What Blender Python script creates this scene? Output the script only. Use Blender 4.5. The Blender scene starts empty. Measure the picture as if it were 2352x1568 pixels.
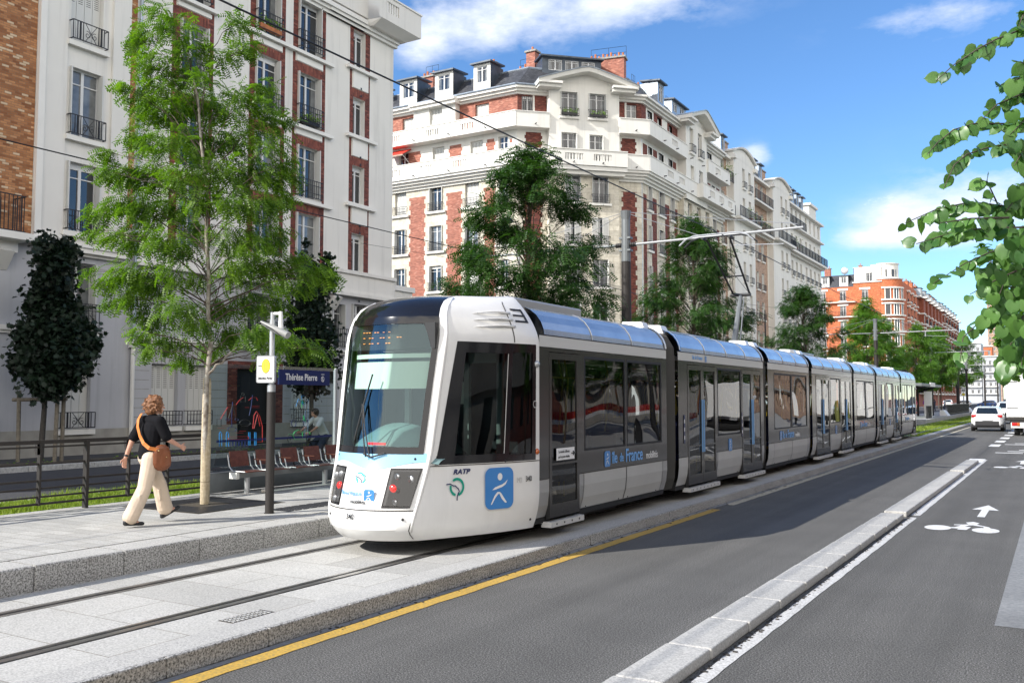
import bpy, bmesh, math, random
from mathutils import Vector, Matrix
R = math.radians
sc = bpy.context.scene
COL = sc.collection
PI = math.pi
# ------------------------------------------------------------ camera, sky, sun, exposure
HEAD = R(30.84)                       # the view turns this far left of the street direction (+Y)
cam_d = bpy.data.cameras.new('camera'); cam_d.sensor_width = 36; cam_d.lens = 2100/2352*36
cam_d.clip_end = 3000; cam_d.clip_start = .1
cam = bpy.data.objects.new('camera', cam_d); COL.objects.link(cam)
cam.location = (0, 0, 2.03); cam.rotation_euler = (R(90+3.54), 0, HEAD)
sc.camera = cam
SUN_AZ, SUN_EL = R(32), R(34.5)         # shadows run 34 degrees right of the street
sdir = Vector((-math.sin(SUN_AZ)*math.cos(SUN_EL), -math.cos(SUN_AZ)*math.cos(SUN_EL), math.sin(SUN_EL)))
sun_d = bpy.data.lights.new('sun', 'SUN'); sun_d.energy = 5.0; sun_d.angle = R(.53); sun_d.color = (1, .955, .88)
sun = bpy.data.objects.new('sun', sun_d); COL.objects.link(sun)
sun.rotation_euler = sdir.to_track_quat('Z', 'Y').to_euler()
sc.view_settings.view_transform = 'Standard'; sc.view_settings.look = 'None'
sc.view_settings.exposure = .42; sc.view_settings.gamma = 1
sc.cycles.max_bounces = 8; sc.cycles.transparent_max_bounces = 12
sc.cycles.diffuse_bounces = 3; sc.cycles.glossy_bounces = 4; sc.cycles.caustics_reflective = False; sc.cycles.caustics_refractive = False

def pixdir(px, py):                   # direction of a point of the sky (used to place the clouds)
    b = -(py-784)/2100; a = (px-1176)/2100; ph = R(3.54)
    k = math.cos(ph)-b*math.sin(ph); z = math.sin(ph)+b*math.cos(ph)
    s, c = math.sin(HEAD), math.cos(HEAD)
    return Vector((-k*s+a*c, k*c+a*s, z)).normalized()

W = bpy.data.worlds.new('World'); sc.world = W; W.use_nodes = True
wt = W.node_tree; wt.nodes.clear()
def N(t, kind, **kw):
    n = t.nodes.new(kind)
    for k, v in kw.items():
        if k.startswith('i_'):
            key = k[2:]; n.inputs[int(key) if key.isdigit() else key.replace('_', ' ')].default_value = v
        else: setattr(n, k, v)
    return n
def math_(t, op, a, b=None, clamp=False):
    n = t.nodes.new('ShaderNodeMath'); n.operation = op; n.use_clamp = clamp
    for i, x in enumerate((a, b)):
        if x is None: continue
        if isinstance(x, (int, float)): n.inputs[i].default_value = x
        else: t.links.new(x, n.inputs[i])
    return n.outputs[0]
sky = N(wt, 'ShaderNodeTexSky', sky_type='NISHITA', sun_disc=False, sun_elevation=SUN_EL)
sky.sun_rotation = math.atan2(sdir.x, sdir.y)
sky.air_density = 1.0; sky.dust_density = .0; sky.ozone_density = 3.5; sky.altitude = 50
hs = N(wt, 'ShaderNodeHueSaturation', i_Saturation=1.08, i_Value=1.0)
wt.links.new(sky.outputs[0], hs.inputs['Color'])
tc = N(wt, 'ShaderNodeTexCoord')
DIR = tc.outputs['Generated']
wn = N(wt, 'ShaderNodeTexNoise', i_Scale=5.5, i_Detail=9, i_Roughness=.62)
mp = N(wt, 'ShaderNodeMapping'); mp.inputs['Scale'].default_value = (1, 1, 2.2)
wt.links.new(DIR, mp.inputs[0]); wt.links.new(mp.outputs[0], wn.inputs['Vector'])
total = None
for px, py, rx, ry, amp in ((1160, 5, 280, 48, .44), (1440, 0, 140, 45, .46), (1120, 70, 150, 40, .45), (960, 90, 60, 60, .42), (2150, 40, 110, 26, .36),
                            (2110, 510, 120, 38, .60), (2240, 440, 95, 45, .66), (1732, 357, 32, 18, .72), (2350, 480, 110, 55, .6), (2040, 545, 90, 16, .55), (2190, 720, 60, 12, .40),
                            (3700, 300, 400, 130, .6), (3400, -400, 400, 160, .6), (-300, 300, 300, 120, .6)):
    c0 = pixdir(px, py); e1 = Vector((c0.y, -c0.x, 0)).normalized(); e2 = c0.cross(e1)
    def dot(v):
        n = N(wt, 'ShaderNodeVectorMath', operation='DOT_PRODUCT'); wt.links.new(DIR, n.inputs[0]); n.inputs[1].default_value = v
        return n.outputs['Value']
    xx = math_(wt, 'MULTIPLY', dot(e1), 2100/rx); yy = math_(wt, 'MULTIPLY', dot(e2), 2100/ry)
    front = math_(wt, 'GREATER_THAN', dot(c0), 0)
    d2 = math_(wt, 'ADD', math_(wt, 'MULTIPLY', xx, xx), math_(wt, 'MULTIPLY', yy, yy))
    g = math_(wt, 'MULTIPLY', math_(wt, 'MULTIPLY', math_(wt, 'EXPONENT', math_(wt, 'MULTIPLY', d2, -.7)), amp), front)
    total = g if total is None else math_(wt, 'ADD', total, g)
m1 = math_(wt, 'ADD', math_(wt, 'MULTIPLY', wn.outputs[0], 3.0), -1.72)
m2 = math_(wt, 'ADD', math_(wt, 'MULTIPLY', total, .85), m1)
dens = math_(wt, 'MULTIPLY', m2, 1.35, clamp=True)
dens = math_(wt, 'MULTIPLY', dens, math_(wt, 'MINIMUM', math_(wt, 'MULTIPLY', total, 3.0), 1.0))
cm = N(wt, 'ShaderNodeMix', data_type='RGBA'); 
tn = N(wt, 'ShaderNodeMix', data_type='RGBA', blend_type='MULTIPLY'); tn.inputs[0].default_value = 1; tn.inputs[7].default_value = (.86, 1.0, 1.14, 1); wt.links.new(hs.outputs[0], tn.inputs[6])
wt.links.new(dens, cm.inputs[0]); wt.links.new(tn.outputs[2], cm.inputs[6]); cm.inputs[7].default_value = (5.6, 6.0, 6.9, 1)
# big bright clouds added out of view behind and beside the camera as fill light
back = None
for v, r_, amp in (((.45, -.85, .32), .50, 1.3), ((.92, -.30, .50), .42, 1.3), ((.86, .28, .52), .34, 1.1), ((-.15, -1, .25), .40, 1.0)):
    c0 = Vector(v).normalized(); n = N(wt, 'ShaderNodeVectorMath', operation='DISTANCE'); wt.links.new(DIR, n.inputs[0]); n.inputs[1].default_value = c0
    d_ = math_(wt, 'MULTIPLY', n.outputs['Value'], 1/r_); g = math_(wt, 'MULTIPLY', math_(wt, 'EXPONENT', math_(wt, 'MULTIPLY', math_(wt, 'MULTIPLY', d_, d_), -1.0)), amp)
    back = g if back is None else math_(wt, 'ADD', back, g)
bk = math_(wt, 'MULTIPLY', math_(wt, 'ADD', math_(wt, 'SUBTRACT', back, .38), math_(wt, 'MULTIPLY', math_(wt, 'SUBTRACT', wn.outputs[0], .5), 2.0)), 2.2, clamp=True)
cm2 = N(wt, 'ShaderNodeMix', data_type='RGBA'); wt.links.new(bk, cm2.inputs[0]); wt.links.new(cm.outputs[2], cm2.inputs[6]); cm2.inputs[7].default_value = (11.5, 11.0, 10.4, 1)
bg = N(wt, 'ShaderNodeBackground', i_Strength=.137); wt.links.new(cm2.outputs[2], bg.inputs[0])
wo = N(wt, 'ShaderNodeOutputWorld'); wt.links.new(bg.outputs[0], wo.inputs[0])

# ------------------------------------------------------------ objects, parts, labels
def tag(o, label=None, cat=None, group=None, kind=None):
    if label: o['label'] = label
    if cat: o['category'] = cat
    if group: o['group'] = group
    if kind: o['kind'] = kind
    return o
def thing(name, label, cat, loc=(0, 0, 0), group=None):
    o = bpy.data.objects.new(name, None); COL.objects.link(o); o.location = loc; o.empty_display_size = .3
    return tag(o, label, cat, group)
def origin(root):
    p = Vector((0, 0, 0)); o = root
    while o is not None: p += o.location; o = o.parent
    return p
def link(name, mesh, parent=None, loc=None, rz=0):
    o = bpy.data.objects.new(name, mesh); COL.objects.link(o)
    if parent is not None: o.parent = parent
    if loc is not None: o.location = loc
    if rz: o.rotation_euler.z = rz
    return o
def copy_tree(o, parent=None):
    c = o.copy(); COL.objects.link(c); c.parent = parent
    for ch in list(o.children): copy_tree(ch, c)
    return c

class Fr:                             # a facade: u runs to the viewer's right, v up, w out of the wall
    def __init__(s, o, ang):
        s.o = Vector((o[0], o[1], 0)); s.ang = ang
        s.a = Vector((math.cos(ang), math.sin(ang), 0)); s.n = Vector((s.a.y, -s.a.x, 0))
    def p(s, u, v, w=0): q = s.o+s.a*u+s.n*w; return (q.x, q.y, v)
WORLD = Fr((0, 0), 0)

class MB:
    def __init__(s): s.v = []; s.f = []; s.m = []; s.mats = []
    def mi(s, mat):
        if mat not in s.mats: s.mats.append(mat)
        return s.mats.index(mat)
    def face(s, pts, mat):
        k = len(s.v); s.v.extend(pts); s.f.append(tuple(range(k, k+len(pts)))); s.m.append(s.mi(mat))
    def raw(s, pts, faces, mat):
        k = len(s.v); s.v.extend(pts); i = s.mi(mat)
        for f in faces: s.f.append(tuple(k+j for j in f)); s.m.append(i)
    def hexa(s, P, mat):              # 8 points: bottom 4 ccw, top 4 ccw
        s.raw(P, [(3, 2, 1, 0), (4, 5, 6, 7), (0, 1, 5, 4), (1, 2, 6, 5), (2, 3, 7, 6), (3, 0, 4, 7)], mat)
    def box(s, x0, x1, y0, y1, z0, z1, mat):
        s.hexa([(x0, y0, z0), (x1, y0, z0), (x1, y1, z0), (x0, y1, z0), (x0, y0, z1), (x1, y0, z1), (x1, y1, z1), (x0, y1, z1)], mat)
    def fbox(s, fr, u0, u1, v0, v1, w0, w1, mat):
        s.hexa([fr.p(u0, v0, w1), fr.p(u1, v0, w1), fr.p(u1, v0, w0), fr.p(u0, v0, w0),
                fr.p(u0, v1, w1), fr.p(u1, v1, w1), fr.p(u1, v1, w0), fr.p(u0, v1, w0)], mat)
    def prism(s, fr, poly, w0, w1, mat):     # poly of (u, v), ccw seen from outside, extruded w0..w1
        n = len(poly); P = [fr.p(u, v, w1) for u, v in poly]+[fr.p(u, v, w0) for u, v in poly]
        s.raw(P, [tuple(range(n)), tuple(range(2*n-1, n-1, -1))]+[(i, i+n, (i+1) % n+n, (i+1) % n) for i in range(n)], mat)
    def bar(s, a, b, t, mat, t2=None):       # square bar between two points
        a, b = Vector(a), Vector(b); d = (b-a).normalized()
        x = d.cross(Vector((0, 0, 1)))
        x = Vector((1, 0, 0)) if x.length < .01 else x.normalized()
        y = x.cross(d); t2 = t2 or t
        x = x*t/2; y = y*t2/2
        s.hexa([tuple(a-x-y), tuple(a+x-y), tuple(a+x+y), tuple(a-x+y), tuple(b-x-y), tuple(b+x-y), tuple(b+x+y), tuple(b-x+y)], mat)
    def tube(s, pts, r, mat, n=8, cap=True, ry=None):
        pts = [Vector(p) for p in pts]; m = len(pts)
        rs = r if isinstance(r, (list, tuple)) else [r]*m
        k = len(s.v); i0 = s.mi(mat); X = None
        for i, p in enumerate(pts):
            d = (pts[min(i+1, m-1)]-pts[max(i-1, 0)]).normalized()
            if X is None:
                X = d.cross(Vector((0, 0, 1)))
                if X.length < .05: X = d.cross(Vector((0, 1, 0)))
            X = (X-d*X.dot(d)).normalized(); Y = d.cross(X)
            for j in range(n):
                a = 2*PI*j/n; s.v.append(tuple(p+X*math.cos(a)*rs[i]+Y*math.sin(a)*rs[i]*(ry or 1)))
        for i in range(m-1):
            for j in range(n):
                s.f.append((k+i*n+j, k+i*n+(j+1) % n, k+(i+1)*n+(j+1) % n, k+(i+1)*n+j)); s.m.append(i0)
        if cap:
            s.f.append(tuple(k+j for j in range(n-1, -1, -1))); s.m.append(i0)
            s.f.append(tuple(k+(m-1)*n+j for j in range(n))); s.m.append(i0)
    def lathe(s, c, prof, mat, n=16, flat=None):   # profile (radius, z)
        s.tube([(c[0], c[1], c[2]+z+i*1e-5) for i, (r, z) in enumerate(prof)], [max(r, .0005) for r, z in prof], mat, n)
    def ball(s, c, rx, ry, rz, mat, n=12, m=8, rot=None):
        P = [(0, 0, -1)]; 
        for i in range(1, m):
            a = PI*i/m-PI/2
            for j in range(n): b = 2*PI*j/n; P.append((math.cos(a)*math.cos(b), math.cos(a)*math.sin(b), math.sin(a)))
        P.append((0, 0, 1))
        Q = [Vector((x*rx, y*ry, z*rz)) for x, y, z in P]
        if rot is not None: Q = [rot@q for q in Q]
        Q = [tuple(q+Vector(c)) for q in Q]
        F = [(0, 1+(j+1) % n, 1+j) for j in range(n)]
        for i in range(m-2):
            for j in range(n): a = 1+i*n; F.append((a+j, a+(j+1) % n, a+n+(j+1) % n, a+n+j))
        t = len(P)-1; a = 1+(m-2)*n
        F += [(a+j, a+(j+1) % n, t) for j in range(n)]
        s.raw(Q, F, mat)
    def mesh(s, name, org=(0, 0, 0), smooth=False, fix=True, weld=0):
        me = bpy.data.meshes.new(name); ox, oy, oz = org
        me.from_pydata([(x-ox, y-oy, z-oz) for x, y, z in s.v], [], s.f)
        for m_ in s.mats: me.materials.append(m_)
        me.polygons.foreach_set('material_index', s.m)
        if fix or weld:
            bm = bmesh.new(); bm.from_mesh(me)
            if weld: bmesh.ops.remove_doubles(bm, verts=bm.verts, dist=weld)
            if fix: bmesh.ops.recalc_face_normals(bm, faces=bm.faces)
            bm.to_mesh(me); bm.free()
        uv = me.uv_layers.new(name='UVMap')
        co = [v.co for v in me.vertices]; data = uv.data
        for p in me.polygons:
            n = p.normal
            if abs(n.z) > .75:
                for li in p.loop_indices:
                    q = co[me.loops[li].vertex_index]; data[li].uv = (q.x+ox, q.y+oy)
            else:
                h = math.hypot(n.x, n.y) or 1; tx, ty = -n.y/h, n.x/h
                if abs(tx) > abs(ty):
                    if tx < 0: tx, ty = -tx, -ty
                elif ty < 0: tx, ty = -tx, -ty
                for li in p.loop_indices:
                    q = co[me.loops[li].vertex_index]; data[li].uv = ((q.x+ox)*tx+(q.y+oy)*ty, q.z+oz)
        if smooth:
            me.polygons.foreach_set('use_smooth', [True]*len(me.polygons))
        me.update(); return me
    def build(s, name, parent=None, smooth=False, fix=True, weld=0, bevel=0, auto=None):
        if not s.f: return None
        org = origin(parent) if parent is not None else (0, 0, 0)
        me = s.mesh(name, org, smooth, fix, weld)
        o = link(name, me, parent)
        if bevel:
            b = o.modifiers.new('bevel', 'BEVEL'); b.width = bevel; b.segments = 2; b.limit_method = 'ANGLE'; b.angle_limit = R(40)
        if smooth and auto:
            me.shade_auto = None if False else None
        return o
def _split(s, name, parent=None, **kw):          # every separate piece becomes an object of its own
    n = len(s.v); par = list(range(n))
    def fd(i):
        while par[i] != i: par[i] = par[par[i]]; i = par[i]
        return i
    for f in s.f:
        a = fd(f[0])
        for j in f[1:]: par[fd(j)] = a
    groups = {}
    for f, m_ in zip(s.f, s.m): groups.setdefault(fd(f[0]), []).append((f, m_))
    out = []
    for g in groups.values():
        q = MB(); mp = {}
        for f, m_ in g:
            for j in f:
                if j not in mp: mp[j] = len(q.v); q.v.append(s.v[j])
            q.f.append(tuple(mp[j] for j in f)); q.m.append(q.mi(s.mats[m_]))
        out.append(q.build(name, parent, **kw))
    return out
MB.split = _split
def crease_smooth(me, ang=35):        # smooth shading that keeps hard edges
    bm = bmesh.new(); bm.from_mesh(me); a = R(ang)
    for e in bm.edges: e.smooth = not (len(e.link_faces) == 2 and e.calc_face_angle(0) > a)
    for f in bm.faces: f.smooth = True
    bm.to_mesh(me); bm.free()
def set_parent_thing(name, mb, label, cat, loc=None, group=None, **kw):   # a thing that is one mesh
    o = mb.build(name, None, **kw); return tag(o, label, cat, group)
def struct(name, mb, **kw):
    o = mb.build(name, None, **kw); o['kind'] = 'structure'; return o

# ------------------------------------------------------------ materials
def mat(name, col, rough=.7, metal=0, spec=.5, var=0, vscale=3, bump=0, bscale=40, col2=None, detail=4, trans=0, coat=0, emit=None, estr=0, alpha=None, streak=0):
    m = bpy.data.materials.new(name); m.use_nodes = True; t = m.node_tree; p = t.nodes['Principled BSDF']
    c = tuple(col)+(1,)
    p.inputs['Base Color'].default_value = c; p.inputs['Roughness'].default_value = rough; p.inputs['Metallic'].default_value = metal
    p.inputs['Specular IOR Level'].default_value = spec
    if coat: p.inputs['Coat Weight'].default_value = coat; p.inputs['Coat Roughness'].default_value = .05
    if trans: p.inputs['Transmission Weight'].default_value = trans
    if emit: p.inputs['Emission Color'].default_value = tuple(emit)+(1,); p.inputs['Emission Strength'].default_value = estr
    g = None
    if var or col2 or bump:
        g = t.nodes.new('ShaderNodeNewGeometry')
    if var or col2:
        n = N(t, 'ShaderNodeTexNoise', i_Scale=vscale, i_Detail=detail, i_Roughness=.6); t.links.new(g.outputs['Position'], n.inputs['Vector'])
        r = N(t, 'ShaderNodeMapRange', i_From_Min=.3, i_From_Max=.7); t.links.new(n.outputs[0], r.inputs['Value'])
        mx = N(t, 'ShaderNodeMix', data_type='RGBA')
        c2 = tuple(col2)+(1,) if col2 else tuple(min(1, x*(1+var)) for x in col)+(1,)
        c1 = c if col2 else tuple(x*(1-var) for x in col)+(1,)
        mx.inputs[6].default_value = c1; mx.inputs[7].default_value = c2
        t.links.new(r.outputs[0], mx.inputs[0]); t.links.new(mx.outputs[2], p.inputs['Base Color'])
    if streak:                        # rain streaks: noise drawn out downwards
        gp = t.nodes.new('ShaderNodeNewGeometry'); sm_ = N(t, 'ShaderNodeMapping'); sm_.inputs['Scale'].default_value = (2.6, 2.6, .16); t.links.new(gp.outputs['Position'], sm_.inputs[0])
        sn = N(t, 'ShaderNodeTexNoise', i_Scale=1, i_Detail=6, i_Roughness=.62); t.links.new(sm_.outputs[0], sn.inputs['Vector'])
        sr_ = N(t, 'ShaderNodeMapRange', i_From_Min=.52, i_From_Max=.78, i_To_Min=1, i_To_Max=1-streak); t.links.new(sn.outputs[0], sr_.inputs['Value'])
        sx = N(t, 'ShaderNodeMix', data_type='RGBA', blend_type='MULTIPLY'); sx.inputs[0].default_value = 1
        if p.inputs['Base Color'].links: t.links.new(p.inputs['Base Color'].links[0].from_socket, sx.inputs[6])
        else: sx.inputs[6].default_value = c
        t.links.new(sr_.outputs[0], sx.inputs[7]); t.links.new(sx.outputs[2], p.inputs['Base Color'])
    if bump:
        n = N(t, 'ShaderNodeTexNoise', i_Scale=bscale, i_Detail=6, i_Roughness=.7); t.links.new(g.outputs['Position'], n.inputs['Vector'])
        b = N(t, 'ShaderNodeBump', i_Strength=min(1, bump), i_Distance=.01); t.links.new(n.outputs[0], b.inputs['Height']); t.links.new(b.outputs[0], p.inputs['Normal'])
    return m
def speckle(name, dark, mid, light, scale, rough=.85, big=.12, bump=.4, joints=None, stain=None, lanes=False):   # granite, asphalt
    m = bpy.data.materials.new(name); m.use_nodes = True; t = m.node_tree; p = t.nodes['Principled BSDF']
    p.inputs['Roughness'].default_value = rough
    g = t.nodes.new('ShaderNodeNewGeometry'); P = g.outputs['Position']
    n = N(t, 'ShaderNodeTexNoise', i_Scale=scale, i_Detail=5, i_Roughness=.75); t.links.new(P, n.inputs['Vector'])
    cr = t.nodes.new('ShaderNodeValToRGB'); e = cr.color_ramp.elements
    e[0].position = .40; e[0].color = tuple(dark)+(1,); e[1].position = .62; e[1].color = tuple(light)+(1,)
    x = e.new(.5); x.color = tuple(mid)+(1,)
    t.links.new(n.outputs[0], cr.inputs[0])
    out = cr.outputs[0]
    b1 = N(t, 'ShaderNodeTexNoise', i_Scale=.9, i_Detail=5, i_Roughness=.6); t.links.new(P, b1.inputs['Vector'])
    mr = N(t, 'ShaderNodeMapRange', i_From_Min=.3, i_From_Max=.7, i_To_Min=1-big, i_To_Max=1+big); t.links.new(b1.outputs[0], mr.inputs['Value'])
    mm = N(t, 'ShaderNodeMix', data_type='RGBA', blend_type='MULTIPLY'); mm.inputs[0].default_value = 1
    t.links.new(out, mm.inputs[6]); t.links.new(mr.outputs[0], mm.inputs[7]); out = mm.outputs[2]
    if lanes:                         # worn wheel tracks and streaks running along the road
        lm = N(t, 'ShaderNodeMapping'); lm.inputs['Scale'].default_value = (1.6, .035, 1); t.links.new(P, lm.inputs[0])
        ln_ = N(t, 'ShaderNodeTexNoise', i_Scale=1.0, i_Detail=4, i_Roughness=.6); t.links.new(lm.outputs[0], ln_.inputs['Vector'])
        lr_ = N(t, 'ShaderNodeMapRange', i_From_Min=.3, i_From_Max=.7, i_To_Min=.80, i_To_Max=1.22); t.links.new(ln_.outputs[0], lr_.inputs['Value'])
        l2 = N(t, 'ShaderNodeMix', data_type='RGBA', blend_type='MULTIPLY'); l2.inputs[0].default_value = 1; t.links.new(out, l2.inputs[6]); t.links.new(lr_.outputs[0], l2.inputs[7]); out = l2.outputs[2]
    if stain:
        s1 = N(t, 'ShaderNodeTexNoise', i_Scale=stain[0], i_Detail=6, i_Roughness=.7); t.links.new(P, s1.inputs['Vector'])
        sr = N(t, 'ShaderNodeMapRange', i_From_Min=.58, i_From_Max=.75, i_To_Min=0, i_To_Max=stain[1]); t.links.new(s1.outputs[0], sr.inputs['Value'])
        sm = N(t, 'ShaderNodeMix', data_type='RGBA'); t.links.new(sr.outputs[0], sm.inputs[0]); t.links.new(out, sm.inputs[6]); sm.inputs[7].default_value = tuple(stain[2])+(1,)
        out = sm.outputs[2]
    if joints:                        # (w, h, mortar colour, mortar size, offset)
        uv = t.nodes.new('ShaderNodeUVMap'); bk = N(t, 'ShaderNodeTexBrick', offset=joints[4])
        bk.inputs['Scale'].default_value = 1; bk.inputs['Brick Width'].default_value = joints[0]; bk.inputs['Row Height'].default_value = joints[1]
        bk.inputs['Mortar Size'].default_value = joints[3]; bk.inputs['Mortar Smooth'].default_value = .1
        bk.inputs['Color1'].default_value = (.86, .86, .86, 1); bk.inputs['Color2'].default_value = (1.1, 1.1, 1.1, 1); bk.inputs['Mortar'].default_value = tuple(joints[2])+(1,)
        t.links.new(uv.outputs[0], bk.inputs['Vector'])
        jm = N(t, 'ShaderNodeMix', data_type='RGBA', blend_type='MULTIPLY'); jm.inputs[0].default_value = 1
        t.links.new(out, jm.inputs[6]); t.links.new(bk.outputs[0], jm.inputs[7]); out = jm.outputs[2]
    t.links.new(out, p.inputs['Base Color'])
    if bump:
        b = N(t, 'ShaderNodeBump', i_Strength=bump, i_Distance=.006); t.links.new(n.outputs[0], b.inputs['Height']); t.links.new(b.outputs[0], p.inputs['Normal'])
    return m
def brick(name, c1, c2, mortar, bw=.23, rh=.075, ms=.006, odd=None, rough=.85, off=.5, vert=False):
    m = bpy.data.materials.new(name); m.use_nodes = True; t = m.node_tree; p = t.nodes['Principled BSDF']
    p.inputs['Roughness'].default_value = rough
    uv = t.nodes.new('ShaderNodeUVMap'); src = uv.outputs[0]
    if vert:
        r = N(t, 'ShaderNodeMapping'); r.inputs['Rotation'].default_value = (0, 0, PI/2); t.links.new(src, r.inputs[0]); src = r.outputs[0]
    bk = N(t, 'ShaderNodeTexBrick', offset=off); bk.inputs['Scale'].default_value = 1
    bk.inputs['Brick Width'].default_value = bw; bk.inputs['Row Height'].default_value = rh
    bk.inputs['Mortar Size'].default_value = ms; bk.inputs['Mortar Smooth'].default_value = .1; bk.inputs['Bias'].default_value = 0
    bk.inputs['Color1'].default_value = (0, 0, 0, 1); bk.inputs['Color2'].default_value = (1, 1, 1, 1); bk.inputs['Mortar'].default_value = (0, 0, 0, 1)
    t.links.new(src, bk.inputs['Vector'])
    cr = t.nodes.new('ShaderNodeValToRGB'); e = cr.color_ramp.elements
    e[0].position = 0; e[0].color = tuple(c1)+(1,); e[1].position = .85; e[1].color = tuple(c2)+(1,)
    if odd: x = e.new(.93); x.color = tuple(odd)+(1,); cr.color_ramp.interpolation = 'LINEAR'
    t.links.new(bk.outputs['Color'], cr.inputs[0])
    g = t.nodes.new('ShaderNodeNewGeometry'); n = N(t, 'ShaderNodeTexNoise', i_Scale=1.2, i_Detail=6, i_Roughness=.7); t.links.new(g.outputs['Position'], n.inputs['Vector'])
    mr = N(t, 'ShaderNodeMapRange', i_From_Min=.3, i_From_Max=.7, i_To_Min=.82, i_To_Max=1.15); t.links.new(n.outputs[0], mr.inputs['Value'])
    mm = N(t, 'ShaderNodeMix', data_type='RGBA', blend_type='MULTIPLY'); mm.inputs[0].default_value = 1
    t.links.new(cr.outputs[0], mm.inputs[6]); t.links.new(mr.outputs[0], mm.inputs[7])
    mx = N(t, 'ShaderNodeMix', data_type='RGBA'); t.links.new(bk.outputs['Fac'], mx.inputs[0]); t.links.new(mm.outputs[2], mx.inputs[6]); mx.inputs[7].default_value = tuple(mortar)+(1,)
    t.links.new(mx.outputs[2], p.inputs['Base Color'])
    b = N(t, 'ShaderNodeBump', i_Strength=.5, i_Distance=.004, invert=True); t.links.new(bk.outputs['Fac'], b.inputs['Height']); t.links.new(b.outputs[0], p.inputs['Normal'])
    return m
def glass(name, tint, ior_boost=.06, rough=.0, wav=0, wscale=.6, gloss_col=(1, 1, 1), k=1.6):   # see-through, mirror-like at a slant
    m = bpy.data.materials.new(name); m.use_nodes = True; t = m.node_tree; t.nodes.clear()
    o = t.nodes.new('ShaderNodeOutputMaterial'); tr = t.nodes.new('ShaderNodeBsdfTransparent'); gl = t.nodes.new('ShaderNodeBsdfGlossy')
    tr.inputs[0].default_value = tuple(tint)+(1,); gl.inputs['Roughness'].default_value = rough; gl.inputs[0].default_value = tuple(gloss_col)+(1,)
    fr = t.nodes.new('ShaderNodeFresnel'); fr.inputs[0].default_value = 1.52
    f = math_(t, 'ADD', math_(t, 'MULTIPLY', fr.outputs[0], k), ior_boost, clamp=True)
    mx = t.nodes.new('ShaderNodeMixShader'); t.links.new(f, mx.inputs[0]); t.links.new(tr.outputs[0], mx.inputs[1]); t.links.new(gl.outputs[0], mx.inputs[2])
    t.links.new(mx.outputs[0], o.inputs[0])
    if wav:
        g = t.nodes.new('ShaderNodeNewGeometry'); n = N(t, 'ShaderNodeTexNoise', i_Scale=wscale, i_Detail=1); t.links.new(g.outputs['Position'], n.inputs['Vector'])
        b = N(t, 'ShaderNodeBump', i_Strength=1, i_Distance=wav); t.links.new(n.outputs[0], b.inputs['Height']); t.links.new(b.outputs[0], gl.inputs['Normal'])
    return m
def leafmat(name, c1, c2, trans=.35, rough=.45):
    m = bpy.data.materials.new(name); m.use_nodes = True; t = m.node_tree; t.nodes.clear()
    o = t.nodes.new('ShaderNodeOutputMaterial'); g = t.nodes.new('ShaderNodeNewGeometry')
    n = N(t, 'ShaderNodeTexNoise', i_Scale=2.5, i_Detail=3); t.links.new(g.outputs['Position'], n.inputs['Vector'])
    r = N(t, 'ShaderNodeMapRange', i_From_Min=.35, i_From_Max=.65); t.links.new(n.outputs[0], r.inputs['Value'])
    a = math_(t, 'ADD', math_(t, 'MULTIPLY', r.outputs[0], .5), math_(t, 'MULTIPLY', g.outputs['Random Per Island'], .5))
    mx = N(t, 'ShaderNodeMix', data_type='RGBA'); mx.inputs[6].default_value = tuple(c1)+(1,); mx.inputs[7].default_value = tuple(c2)+(1,); t.links.new(a, mx.inputs[0])
    p = N(t, 'ShaderNodeBsdfPrincipled', i_Roughness=rough); t.links.new(mx.outputs[2], p.inputs['Base Color']); p.inputs['Specular IOR Level'].default_value = .45
    tl = t.nodes.new('ShaderNodeBsdfTranslucent')
    tm = N(t, 'ShaderNodeMix', data_type='RGBA', blend_type='MULTIPLY'); tm.inputs[0].default_value = 1; t.links.new(mx.outputs[2], tm.inputs[6]); tm.inputs[7].default_value = (1.6, 1.9, .5, 1)
    t.links.new(tm.outputs[2], tl.inputs[0])
    ms = t.nodes.new('ShaderNodeMixShader'); ms.inputs[0].default_value = trans; t.links.new(p.outputs[0], ms.inputs[1]); t.links.new(tl.outputs[0], ms.inputs[2])
    t.links.new(ms.outputs[0], o.inputs[0]); return m

M = {}
M['asphalt'] = speckle('asphalt', (.022, .021, .019), (.086, .083, .077), (.24, .235, .22), 75, .9, .10, .7, stain=(.5, .35, (.07, .068, .064)), lanes=True)
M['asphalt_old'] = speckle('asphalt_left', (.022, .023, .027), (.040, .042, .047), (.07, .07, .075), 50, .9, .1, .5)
M['granite'] = speckle('granite', (.30, .295, .28), (.44, .43, .405), (.55, .54, .51), 60, .8, .09, .35, stain=(1.3, .25, (.33, .31, .28)))
M['granite_slab'] = speckle('granite_slab', (.32, .315, .295), (.44, .43, .40), (.53, .52, .49), 55, .8, .07, .3, joints=(2.4, .72, (.55, .52, .47), .006, .5), stain=(1.1, .22, (.36, .33, .28)))
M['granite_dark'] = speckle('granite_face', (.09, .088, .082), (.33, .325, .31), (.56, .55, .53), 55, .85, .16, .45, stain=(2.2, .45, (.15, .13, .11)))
M['paver'] = speckle('paver', (.32, .315, .295), (.43, .425, .40), (.53, .52, .49), 50, .85, .08, .3, joints=(.42, .21, (.62, .6, .56), .007, .5), stain=(.9, .2, (.34, .31, .27)))
M['concrete'] = speckle('concrete', (.3, .3, .29), (.40, .4, .39), (.48, .475, .46), 12, .85, .12, .2, stain=(.8, .4, (.25, .25, .25)))
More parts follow.
